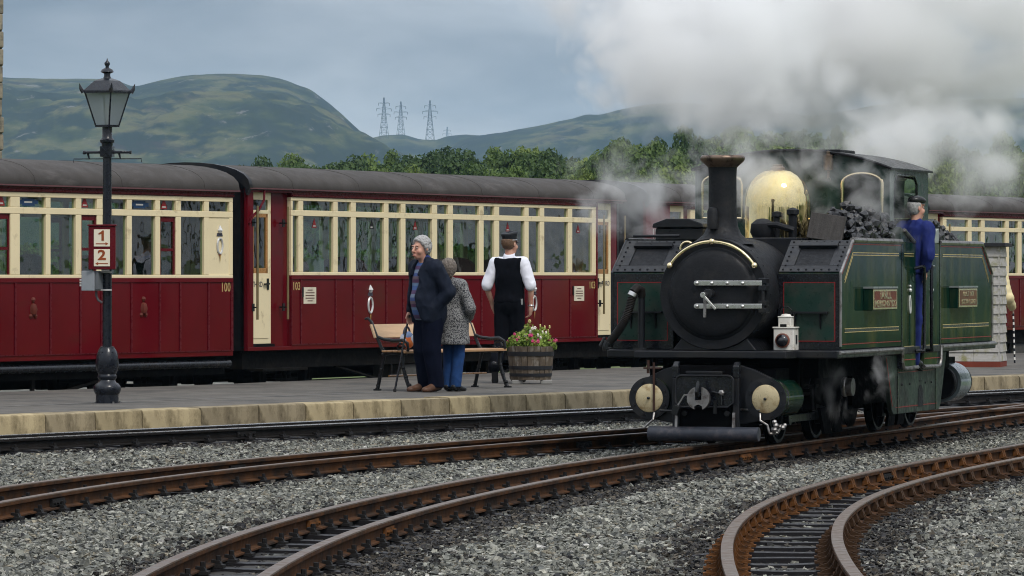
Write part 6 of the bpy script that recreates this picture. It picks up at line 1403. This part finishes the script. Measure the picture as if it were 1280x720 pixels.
def body(root_name, label, group, J, sk, loc, yaw, sc, hands, face=True, wide=1.0):
    S = SDF((-.55, -.45, -.02), (.55, .55, 1.82), .0075); hp, Q = head_tf(J)
    for s in 'LR':
        leg(S, J, s, .080, .056, .040); S.cone(J['ank' + s], J['toe' + s] + V3(0, 0, .01), .038, .028, .02); arm(S, J, s, .050, .040, .028); 
    torso(S, J, -.012)
    for s, x in (('L', 1), ('R', -1)):
        if s in hands: fingers(S, J['wr' + s], J['hd' + s], x, J.get('curl', .5))
    S.cone(J['T']((0, .022, 1.43)), hp((0, .012, 1.58)), .060, .055, .03)
    S.ell(hp((0, .018, 1.655)), (.076, .096, .100), .02, rot=Q); S.ell(hp((0, -.030, 1.585)), (.054, .062, .066), .035, rot=Q); S.ell(hp((0, -.048, 1.548)), (.030, .032, .022), .025, rot=Q)
    for x in (-1, 1):
        S.ell(hp((x * .042, -.055, 1.605)), (.024, .028, .026), .025, rot=Q); S.ell(hp((x * .031, -.077, 1.668)), (.026, .013, .010), .016, rot=Q); S.ell(hp((x * .031, -.095, 1.645)), (.015, .010, .008), .012, 'sub', rot=Q); S.ell(hp((x * .080, .020, 1.632)), (.011, .021, .031), .008, rot=Q)
    S.cone(hp((0, -.080, 1.655)), hp((0, -.108, 1.612)), .010, .017, .012); S.ell(hp((0, -.094, 1.605)), (.020, .012, .010), .010, rot=Q); S.ell(hp((0, -.085, 1.570)), (.024, .012, .007), .008, rot=Q); S.ell(hp((0, -.083, 1.558)), (.020, .012, .007), .006, rot=Q); S.ell(hp((0, -.099, 1.5645)), (.024, .008, .003), .004, 'sub', rot=Q)
    o = S.obj('person', sk, None); o.location = loc; o.rotation_euler = (0, 0, yaw); o.scale = (sc * wide, sc * wide, sc); tag(o, label, 'person', group)
    if face:
        for x in (-1, 1):
            b = MB(); b.ball(hp((x * .031, -.077, 1.645)), .0125, 10); b.build('eye', eye_w, o, smooth=60); b = MB(); b.ball(hp((x * .031, -.0880, 1.645)), .0042, 8); b.build('iris', eye_d, o, smooth=60)
        b = MB(); b.tube([hp((-.022, -.094, 1.564)), hp((0, -.1005, 1.5665)), hp((.022, -.094, 1.564))], [.0025, .0055, .0025], 6); b.build('lips', lips_m, o, smooth=60)
    return o, hp, Q
def cloth(lo=(-.6, -.5, -.02), hi=(.6, .6, 1.62), h=.0095): return SDF(lo, hi, h)
def shoes(o, J, mat, high=0.0, r=.046):
    for s in 'LR':
        S = SDF(np.minimum(J['ank' + s], J['toe' + s]) - .14, np.maximum(J['ank' + s], J['toe' + s]) + .16, .007); a, t_ = J['ank' + s], J['toe' + s]; dd = t_ - a; dd[2] = 0; L_ = np.linalg.norm(dd); dd = dd / max(L_, .05) if L_ > .05 else V3(0, -1, 0)
        ax = (t_ - a) / np.linalg.norm(t_ - a); dn = V3(0, 0, -1) - ax * (-ax[2]); dn /= np.linalg.norm(dn)
        heel = a - ax * .035 + dn * .035
        S.cone(heel, t_, .042, .034, .02); S.cone(a + dn * .0, t_ - ax * .03, r, .034, .02); S.ell(t_ + ax * .01, (.044, .05, .036), .02); S.cone(a, a - dn * .03, r, .044, .02)
        if ax[2] > -.75: S.cut((0, 0, 1), a + V3(0, 0, .05 + high)); 
        if abs(a[2] - .085) < .03: S.cut((0, 0, -1), (0, 0, .004))
        so = S.obj('shoe', mat, o)
        b = MB(); c = (heel + t_) / 2 + dn * .036; 
        b.tube([heel + dn * .030 - ax * .01, (heel * .5 + t_ * .5) + dn * .026, t_ + dn * .026 + ax * .045], [.036, .040, .032], 10); 
        for i, v in enumerate(b.v): v = Vector(v); n_ = Vector(dn); c_ = Vector(heel + dn * .030); k = (v - c_).dot(n_); b.v[i] = tuple(v - n_ * k * .78)
        b.build('shoe_sole', sole_m, so, smooth=50)
def hair(o, hp, Q, mat, cutp, size=(.083, .104, .106), c=(0, .024, 1.662), back=0.0, folds=.006):
    S = SDF(hp((0, 0, 1.63)) - .2, hp((0, 0, 1.63)) + .2, .006); S.ell(hp(c), tuple(HS * q for q in size), .01, rot=Q)
    if back: S.ell(hp((0, .065, 1.60)), (.078, .055, back), .03, rot=Q)
    for n, p in cutp: S.cut(Q @ V3(*n), hp(p), .012)
    return S.obj('hair', mat, o, folds=folds, fs=(30, 30, 24), relax=1)

# ---- man in the dark jacket, looking to the left, right hand on a stick
mp_ = at(536, 490, Z=PL); J = joints(elL=(.285, .075, 1.15), wrL=(.165, -.03, .965), hdL=(-.1, -.2, -1), elR=(-.275, .05, 1.15), wrR=(-.26, -.07, .92), hdR=(0, -.2, -1), toeL=(.15, -.15, .03), toeR=(-.12, -.16, .03), ankL=(.115, .02, .085), ankR=(-.10, .03, .085), head=(.10, .03, V3(0, -.05, 0)), lean=(0.0, -.055))
JM = J; MY = R(-52)
man, hp, Q = body('person', 'grey haired man in a dark navy jacket and striped jumper leaning on a black stick', None, J, skin2, mp_, MY, 1.045, 'LR')
hair(man, hp, Q, hair_grey, [((0, -1, .30), (0, -.074, 1.700)), ((0, -.85, -.55), (0, -.005, 1.645)), ((0, .1, -1), (0, .06, 1.575))], size=(.088, .108, .110), folds=.018)
S = cloth(); leg(S, J, 'L', .122, .098, .086, 1.05, .05); leg(S, J, 'R', .122, .098, .086, 1.05, .05); S.ell((0, .01, .94), (.185, .150, .14), .05); S.cut((0, 0, 1), (0, 0, 1.02)); S.cut((0, 0, -1), (0, 0, .055)); S.obj('trousers', trouser_n, man, folds=.016, fs=(8, 8, 3.2))
S = cloth(); torso(S, J, .012, .062); arm(S, J, 'L', .06, .05, .04, .9); S.ell((0, -.04, .93), (.16, .145, .14), .06); S.cut((0, 0, -1), (0, 0, .83)); S.cut((0, .45, 1), (0, .0, 1.475)); S.obj('jumper', stripe, man, folds=.006)
S = SDF((-.2, -.2, 1.38), (.2, .2, 1.62), .007)
S.cone(J['T']((0, .03, 1.455)), J['T']((0, .012, 1.53)), .084, .073, .01); S.cone((.04, -.06, 1.47), (.055, -.105, 1.42), .022, .012, .02); S.cone((-.04, -.06, 1.47), (-.055, -.105, 1.42), .022, .012, .02); S.cut((0, .55, 1), (0, .02, 1.545)); S.obj('shirt_collar', collar_navy, man)
S = cloth(); torso(S, J, .042, .075); S.ell((0, -.01, .90), (.210, .185, .22), .06); arm(S, J, 'L', .085, .078, .060, .98, .05); arm(S, J, 'R', .085, .075, .055, .95, .05)
S.cone((.11, .04, 1.455), (.04, -.075, 1.40), .045, .03, .03); S.cone((-.11, .04, 1.455), (-.04, -.075, 1.40), .045, .03, .03); S.cone((.09, .07, 1.475), (-.09, .07, 1.475), .045, .045, .03)
S.cut((0, -.18, -1), (0, 0, .785)); S.cut((0, .35, 1), (0, .04, 1.52)); S.cutbox((-.14, -.6, .70), (.075, -.08, 1.34)); S.cutbox((-.085, -.6, 1.3), (.055, -.02, 1.7)); S.ell((0, .0, 1.47), (.066, .075, .09), .01, 'sub')
jk = S.obj('jacket', navy, man, folds=.018, fs=(7, 7, 5))
b = MB(); b.tube([(.075, -.165, 1.335), (.13, -.140, 1.345), (.165, -.105, 1.35)], .005, 6); b.build('pocket_zip', jacket_trim, jk); b = MB(); b.tube([(.13, .09, 1.495), (.075, -.05, 1.475), (.05, -.115, 1.405)], .007, 6); b.build('collar_edge', jacket_trim, jk)
b = MB()
for z in (1.20, 1.27, 1.34): b.ball((-.02, -.178 + (z - 1.2) * .18, z), .007, 6)
b.build('jumper_button', crest_dark, man)
shoes(man, J, brown_leather)
def wpt(o, p): return Matrix.LocRotScale(o.location, o.rotation_euler, o.scale) @ Vector(p)
hnd = wpt(man, J['wrR'] + V3(0, -.03, -.075)); tip = at(493.5, 488, Z=PL); tip.y = hnd.y - .15; tip = Vector(((493.5 - 640) / F * tip.y, tip.y, PL))
stick = empty('walking_stick', tip, 0, 'black walking stick in the right hand of the man in the dark jacket', 'walking stick'); v = hnd - tip
b = MB(); b.tube([(0, 0, .012), v], [.013, .012], 10); b.build('shaft', black_gloss, stick); b = MB(); b.tube([(0, 0, 0), (0, 0, .035)], .019, 10); b.build('ferrule', sole_m, stick)
b = MB(); b.tube([v, v + Vector((.01, -.02, .03)), v + Vector((.05, .05, .03))], .015, 8); b.build('stick_handle', black_gloss, stick)

# ---- woman in the speckled coat, back to the camera
wp_ = at(567, 489.3, Z=PL); J = joints(elR=(-.285, .03, 1.12), wrR=(-.15, -.16, 1.0), hdR=(.8, -.4, -.2), elL=(.275, .03, 1.12), wrL=(.14, -.17, 1.0), hdL=(-.8, -.4, -.2), ankL=(.075, .02, .085), ankR=(-.06, .05, .085), kneeL=(.075, -.02, .49), kneeR=(-.065, -.02, .49), toeL=(.09, -.16, .03), toeR=(-.07, -.13, .03), lean=(.06, .0), head=(.25, .08, V3(0, 0, 0)))
wom, hp, Q = body('person', 'woman in a black and white speckled coat and blue jeans, seen from behind', None, J, skin, wp_, R(150), .895, 'LR')
hair(wom, hp, Q, hair_salt, [((0, -1, .25), (0, -.062, 1.70)), ((0, -.9, -.4), (0, -.03, 1.64)), ((0, .1, -1), (0, .06, 1.525))], size=(.096, .117, .114), c=(0, .022, 1.66), back=.10, folds=.013)
S = cloth(); leg(S, J, 'L', .10, .078, .070, 1.02); leg(S, J, 'R', .10, .078, .070, 1.02); S.ell((0, .01, .93), (.165, .13, .12), .04); S.cut((0, 0, 1), (0, 0, 1.0)); S.cut((0, 0, -1), (0, 0, .06)); S.obj('jeans', jeans, wom, folds=.010, fs=(9, 9, 5))
S = cloth(); torso(S, J, .030, .01); S.cone((0, .02, 1.0), (0, .02, .66), .165, .215, .06); S.cone((.05, .02, .95), (.06, .02, .62), .15, .16, .05); S.cone((-.05, .02, .95), (-.06, .02, .62), .15, .16, .05); arm(S, J, 'L', .078, .070, .055, .96, .05); arm(S, J, 'R', .078, .070, .055, .96, .05); S.cone((.07, .05, 1.48), (-.07, .05, 1.48), .045, .045, .03)
S.cut((0, 0, -1), (0, 0, .64)); S.cut((0, .3, 1), (0, .04, 1.525)); S.obj('coat', speck, wom, folds=.016, fs=(7, 7, 4)); shoes(wom, J, black_leather)

# ---- guard walking away in waistcoat and cap
gp_ = Vector((at(637, Y=60.75).x, 60.75, PL)); J = joints(elL=(.285, .06, 1.145), wrL=(.235, -.07, .92), hdL=(-.2, -.4, -1), elR=(-.29, .055, 1.14), wrR=(-.275, -.0, .895), hdR=(.15, -.25, -1), kneeL=(.10, .02, .48), ankL=(.115, .30, .20), toeL=(.125, .25, .035), ankR=(-.09, .0, .085), kneeR=(-.095, -.03, .49), head=(-.42, .02, V3(0, 0, 0)), curl=.9)
grd, hp, Q = body('person', 'railway guard in white shirt, black waistcoat and peaked cap walking away', None, J, skin, gp_, R(166), 1.098, 'LR', wide=.95)
hair(grd, hp, Q, hair_brown, [((0, -.9, -.3), (0, .0, 1.64)), ((0, 0, 1), (0, 0, 1.69)), ((0, .1, -1), (0, .06, 1.575))], size=(.080, .101, .100), folds=.004)
S = cloth(); leg(S, J, 'L', .108, .085, .075, 1.03, .04); leg(S, J, 'R', .108, .085, .080, 1.03, .04); S.ell((0, .02, .94), (.180, .135, .13), .05); S.cut((0, 0, 1), (0, 0, 1.03)); S.obj('trousers', black_cloth, grd, folds=.014, fs=(8, 8, 4))
S = cloth(); torso(S, J, .012); arm(S, J, 'L', .074, .068, .066, .47, .03); arm(S, J, 'R', .074, .068, .066, .47, .03); S.cut((0, 0, -1), (0, 0, .97)); S.cut((0, .3, 1), (0, .04, 1.49)); sh = S.obj('shirt', white_cloth, grd, folds=.012, fs=(9, 9, 6))
S = SDF((-.2, -.2, 1.38), (.2, .25, 1.62), .007); S.cone((0, .032, 1.46), (0, .018, 1.525), .083, .071, .01); S.cut((0, .3, 1), (0, .02, 1.54)); S.obj('shirt_collar', white_cloth, grd)
S = cloth(); torso(S, J, .030); S.cut((0, 0, -1), (0, 0, .955)); S.cut((0, .1, 1), (0, .03, 1.485))
for x in (-1, 1): S.cut((x * 1, 0, .05), (x * .190, 0, 1.30), .01); S.ell((x * .235, .0, 1.36), (.085, .17, .16), .02, 'sub')
S.obj('waistcoat', black_cloth, grd, folds=.012, fs=(7, 7, 5)); shoes(grd, J, black_leather)
cp = empty('peaked_cap', (0, 0, 0)); cp.parent = grd; c = hp((0, .016, 1.685)); cp.location = c; cp.rotation_euler = (R(-3), R(0), J['head'][0])
b = MB(); n = 36; 
prof = [(.083, .100, -.012), (.086, .103, .030), (.097, .115, .062), (.099, .117, .075), (.092, .110, .086), (.05, .06, .092), (.001, .001, .093)]
V = [(rx * math.cos(2 * math.pi * k / n), ry * math.sin(2 * math.pi * k / n), z + .012 * math.sin(2 * math.pi * k / n) * -1 * (z > .05)) for rx, ry, z in prof for k in range(n)]; b.add(V, [(i * n + k, i * n + (k + 1) % n, (i + 1) * n + (k + 1) % n, (i + 1) * n + k) for i in range(len(prof) - 1) for k in range(n)]); b.build('cap_crown', cap_cloth, cp, smooth=50)
b = MB(); b.tube([(.0855 * math.cos(a), .1025 * math.sin(a), -.004) for a in np.linspace(0, 2 * math.pi, 36, False)], .006, 6, True); b.build('cap_braid', steel, cp)
b = MB(); arc = np.linspace(R(205), R(335), 14); A = [(.083 * math.cos(a), .100 * math.sin(a), -.010) for a in arc]; B = [(.092 * math.cos(a), .100 * math.sin(a) - .055 * math.sin(math.pi * (i / 13)), -.028 - .012 * math.sin(math.pi * i / 13)) for i, a in enumerate(arc)]; b.add(A + B, [(i, i + 1, i + 15, i + 14) for i in range(13)]); po = b.build('cap_peak', black_gloss, cp); po.modifiers.new('thick', 'SOLIDIFY').thickness = .004
b = MB(); b.tube([(J['wrR'][0] + .034 * math.cos(a), J['wrR'][1] + .034 * math.sin(a), J['wrR'][2] + .02 + .006 * math.sin(a)) for a in np.linspace(0, 2 * math.pi, 20, False)], .009, 6, True); b.build('wristwatch', steel, grd)
b = MB(); b.box(-.19, -.165, .075, .085, .93, 1.0); b.box(-.185, -.17, .085, .092, .95, .99); b.build('belt_pouch', steel, grd)

# ---- driver in blue overalls in the cab doorway
J = joints(lean=(-.06, .0), elL=(.20, .10, 1.17), wrL=(.15, .06, 1.02), hdL=(.0, -.3, -1), elR=(-.285, .10, 1.17), wrR=(-.22, .06, 1.02), hdR=(.0, -.2, -1), head=(-.5, .0, V3(0, 0, 0)), hipL=(.06, 0, .9), hipR=(-.06, 0, .9), ankL=(.055, .03, .085), ankR=(-.055, .03, .085), kneeL=(.055, -.02, .49), kneeR=(-.055, -.02, .49), toeL=(.06, -.15, .03), toeR=(-.06, -.15, .03))
drv, hp, Q = body('person', 'locomotive driver in blue overalls and black cap leaning from the cab doorway', None, J, skin2, lw(1.0, 3.74, .657), R(152), .94, 'LR', wide=.82)
hair(drv, hp, Q, hair_grey, [((0, -.9, -.3), (0, .0, 1.64)), ((0, 0, 1), (0, 0, 1.69)), ((0, .1, -1), (0, .06, 1.575))], size=(.081, .102, .102), folds=.005)
S = cloth(); leg(S, J, 'L', .100, .080, .072, 1.02, .04); leg(S, J, 'R', .100, .080, .072, 1.02, .04); S.ell((0, .01, .95), (.165, .125, .14), .04); S.cut((0, 0, 1), (0, 0, 1.06)); S.obj('trousers', overall, drv, folds=.014, fs=(9, 9, 4))
S = cloth(); torso(S, J, .026, .01); arm(S, J, 'L', .080, .070, .056, .93, .05); arm(S, J, 'R', .080, .070, .056, .93, .05); S.cone(J['T']((.06, .05, 1.48)), J['T']((-.06, .05, 1.48)), .042, .042, .03); S.cut((0, 0, -1), (0, 0, .98)); S.cut((0, .3, 1), (0, .04, 1.53)); ja = S.obj('overall_jacket', overall, drv, folds=.020, fs=(7, 7, 4))
b = MB()
for s in 'LR':
    e = J['el' + s] + (J['wr' + s] - J['el' + s]) * .90; d = (J['wr' + s] - J['el' + s]); d /= np.linalg.norm(d); b.tube([e - d * .006, e + d * .010], .061, 14)
b.build('cuff', M('cuff_white', (.45, .47, .58), .7), ja); shoes(drv, J, black_leather)
cp = empty('flat_cap', hp((0, .0, 1.705)), J['head'][0]); cp.parent = drv
S = SDF((-.16, -.2, -.05), (.16, .18, .12), .007); S.ell((0, .008, .008), (.092, .118, .052), .02); S.ell((0, -.05, .0), (.078, .098, .030), .03); S.cut((0, 0, -1), (0, 0, -.022)); S.obj('cap_crown', black_leather, cp)
# ---- passenger in the cream jacket beyond the hut
pp_ = Vector((at(1240, Y=74.6).x, 74.6, PL)); J = joints(elL=(.30, .06, 1.12), wrL=(.30, -.12, .93), hdL=(.1, -.6, -.6), elR=(-.30, .10, 1.09), wrR=(-.325, -.10, .93), hdR=(0, -.5, -.8), head=(0, 0, V3(0, 0, 0)))
pas, hp, Q = body('person', 'person in a cream jacket with a striped stick, mostly hidden behind the boarded hut', None, J, skin, pp_, R(160), .96, 'LR')
hair(pas, hp, Q, hair_grey, [((0, -1, .3), (0, -.07, 1.70)), ((0, -.85, -.55), (0, .0, 1.645)), ((0, .1, -1), (0, .06, 1.575))], folds=.008)
S = cloth(); leg(S, J, 'L', .108, .085, .075, 1.03, .04); leg(S, J, 'R', .108, .085, .075, 1.03, .04); S.ell((0, .01, .94), (.18, .135, .13), .05); S.cut((0, 0, 1), (0, 0, 1.02)); S.obj('trousers', trouser_n, pas, folds=.012, fs=(8, 8, 4))
S = cloth(); torso(S, J, .04, .02); arm(S, J, 'L', .090, .085, .066, .96, .05); arm(S, J, 'R', .095, .090, .066, .96, .05); S.cut((0, 0, -1), (0, 0, .84)); S.cut((0, .3, 1), (0, .04, 1.53)); S.obj('jacket', cream_cloth, pas, folds=.016, fs=(7, 7, 5)); shoes(pas, J, black_leather)
h_ = wpt(pas, J['wrR'] + V3(0, -.05, -.05)); tp_ = Vector((at(1268, Y=h_.y).x, h_.y - .05, PL)); st = empty('striped_stick', tp_, 0, 'black and white banded walking stick held by the person in the cream jacket', 'walking stick'); v = h_ - tp_
n = 18
for q, mt in ((0, black_gloss), (1, white_paint)):
    b = MB()
    for i in range(n):
        if i % 2 == q: b.tube([v * (i / n), v * ((i + 1) / n)], .014, 8)
    b.build('stick_band' if q else 'shaft', mt, st)
MB().tube([v, v + Vector((0, .03, .03)), v + Vector((0, .1, .02))], .015, 8).build('stick_handle', black_gloss, st)

# ------------------------------------------------------------------ steam and the far air
def steam(label, c, rad, dens, nscale, cutoff, soft=.30, fall=1.0, rotz=0.0, seed=0.0, det=4, dist=.6, stretch=(1, 1, 1), billow=.6, cap=.45):
    m = bpy.data.materials.new('steam_volume'); m.use_nodes = True; t = m.node_tree; t.nodes.clear()
    co = t.nodes.new('ShaderNodeTexCoord').outputs['Object']
    ln = t.nodes.new('ShaderNodeVectorMath'); ln.operation = 'LENGTH'; t.links.new(co, ln.inputs[0])
    mp = t.nodes.new('ShaderNodeMapping'); mp.inputs['Scale'].default_value = tuple(r * s for r, s in zip(rad, stretch)); mp.inputs['Location'].default_value = (seed, seed * .7, -seed); t.links.new(co, mp.inputs[0])
    nz = t.nodes.new('ShaderNodeTexNoise'); nz.inputs['Scale'].default_value = nscale; nz.inputs['Detail'].default_value = det; nz.inputs['Roughness'].default_value = .56; nz.inputs['Distortion'].default_value = dist; t.links.new(mp.outputs[0], nz.inputs['Vector'])
    wv = t.nodes.new('ShaderNodeVectorMath'); wv.operation = 'MULTIPLY_ADD'; t.links.new(nz.outputs['Color'], wv.inputs[0]); wv.inputs[1].default_value = (.9 / nscale,) * 3; t.links.new(mp.outputs[0], wv.inputs[2])
    vo = t.nodes.new('ShaderNodeTexVoronoi'); vo.feature = 'F1'; vo.inputs['Scale'].default_value = nscale * 1.3; vo.inputs['Detail'].default_value = 1; t.links.new(wv.outputs[0], vo.inputs['Vector'])
    bil = mth('MULTIPLY', mth('SUBTRACT', .45, vo.outputs['Distance'], t=t), billow, t=t)
    edge = mth('MULTIPLY', mth('SUBTRACT', 1.0, ln.outputs['Value'], t=t), fall, t=t)
    edge = mth('MINIMUM', edge, cap, t=t)
    k = mth('DIVIDE', mth('SUBTRACT', mth('ADD', mth('ADD', nz.outputs['Fac'], bil, t=t), edge, t=t), cutoff, t=t), soft, t=t)
    k = mth('MULTIPLY', mth('MINIMUM', mth('MAXIMUM', k, 0.0, t=t), 1.0, t=t), dens, t=t)
    k = mth('MULTIPLY', k, mth('GREATER_THAN', 1.0, ln.outputs['Value'], t=t), t=t)
    pv = t.nodes.new('ShaderNodeVolumePrincipled'); pv.inputs['Color'].default_value = (.996, .996, .997, 1); pv.inputs['Anisotropy'].default_value = .1; t.links.new(k, pv.inputs['Density'])
    o_ = t.nodes.new('ShaderNodeOutputMaterial'); t.links.new(pv.outputs[0], o_.inputs['Volume'])
    b = MB(); n = 20; b.lathe([(max(1e-3, math.sin(math.pi * i / 12)) * 1.03, -math.cos(math.pi * i / 12) * 1.03) for i in range(13)], n=n, cap=False)
    o = b.build('steam', m, None, smooth=60); o.location = c; o.scale = rad; o.rotation_euler = (0, 0, rotz)
    return tag(o, label, 'steam', kind='stuff')
def ctr(px, py, Y): return at(px, py, Y=Y)
steam('great white cloud of steam blowing up and right from the locomotive chimney', ctr(1110, -5, 51), (4.1, 2.6, 1.72), 2.5, .9, .54, .36, 1.25, seed=1.0, det=5, billow=.52)
steam('white steam rising above the locomotive chimney, left side of the cloud', ctr(890, 60, 46), (1.55, 1.3, 1.15), 3.2, 1.6, .56, .32, 1.0, seed=4.2, det=5, billow=.52)
steam('steam drifting to the right over the locomotive cab', ctr(1165, 185, 49), (1.8, 1.2, .80), 2.6, 1.35, .58, .34, .7, seed=7.7, det=5, billow=.5)
steam('thin steam around the locomotive chimney and dome', ctr(935, 220, 44.2), (1.25, .8, .75), 2.6, 2.3, .65, .36, .5, seed=2.4, det=5, billow=.35, dist=1.2)
steam('thin steam drifting left over the carriage roof', ctr(785, 250, 46), (1.05, .8, .80), 2.4, 2.3, .64, .36, .5, seed=9.1, det=5, billow=.35, dist=1.2)
steam('thin steam in front of the locomotive cab window', ctr(1078, 265, 44.4), (.60, .45, .80), 3.0, 3.0, .60, .36, .5, seed=5.5, det=5, billow=.35, dist=1.2)
steam('wisp of steam leaking by the front driving wheels', ctr(1035, 490, 43.1), (.42, .30, .48), 3.2, 4.5, .66, .34, .45, seed=3.3, det=5, stretch=(1, 1, .55), billow=.35, dist=1.5)
steam('wisp of steam under the near front tank', ctr(1100, 465, 43.5), (.18, .2, .30), 3.4, 5.0, .62, .34, .45, seed=6.3, det=5, stretch=(1, 1, .6), billow=.35, dist=1.5)
hz_m = bpy.data.materials.new('far_air'); hz_m.use_nodes = True; t = hz_m.node_tree; t.nodes.clear()
pv = t.nodes.new('ShaderNodeVolumePrincipled'); pv.inputs['Color'].default_value = (.48, .73, 1.0, 1); pv.inputs['Density'].default_value = .000075; pv.inputs['Anisotropy'].default_value = .2
o_ = t.nodes.new('ShaderNodeOutputMaterial'); t.links.new(pv.outputs[0], o_.inputs['Volume'])
tag(MB().box(-2600, 2600, -70, 9100, -2, 330).build('haze', hz_m, None, smooth=0), kind='stuff')
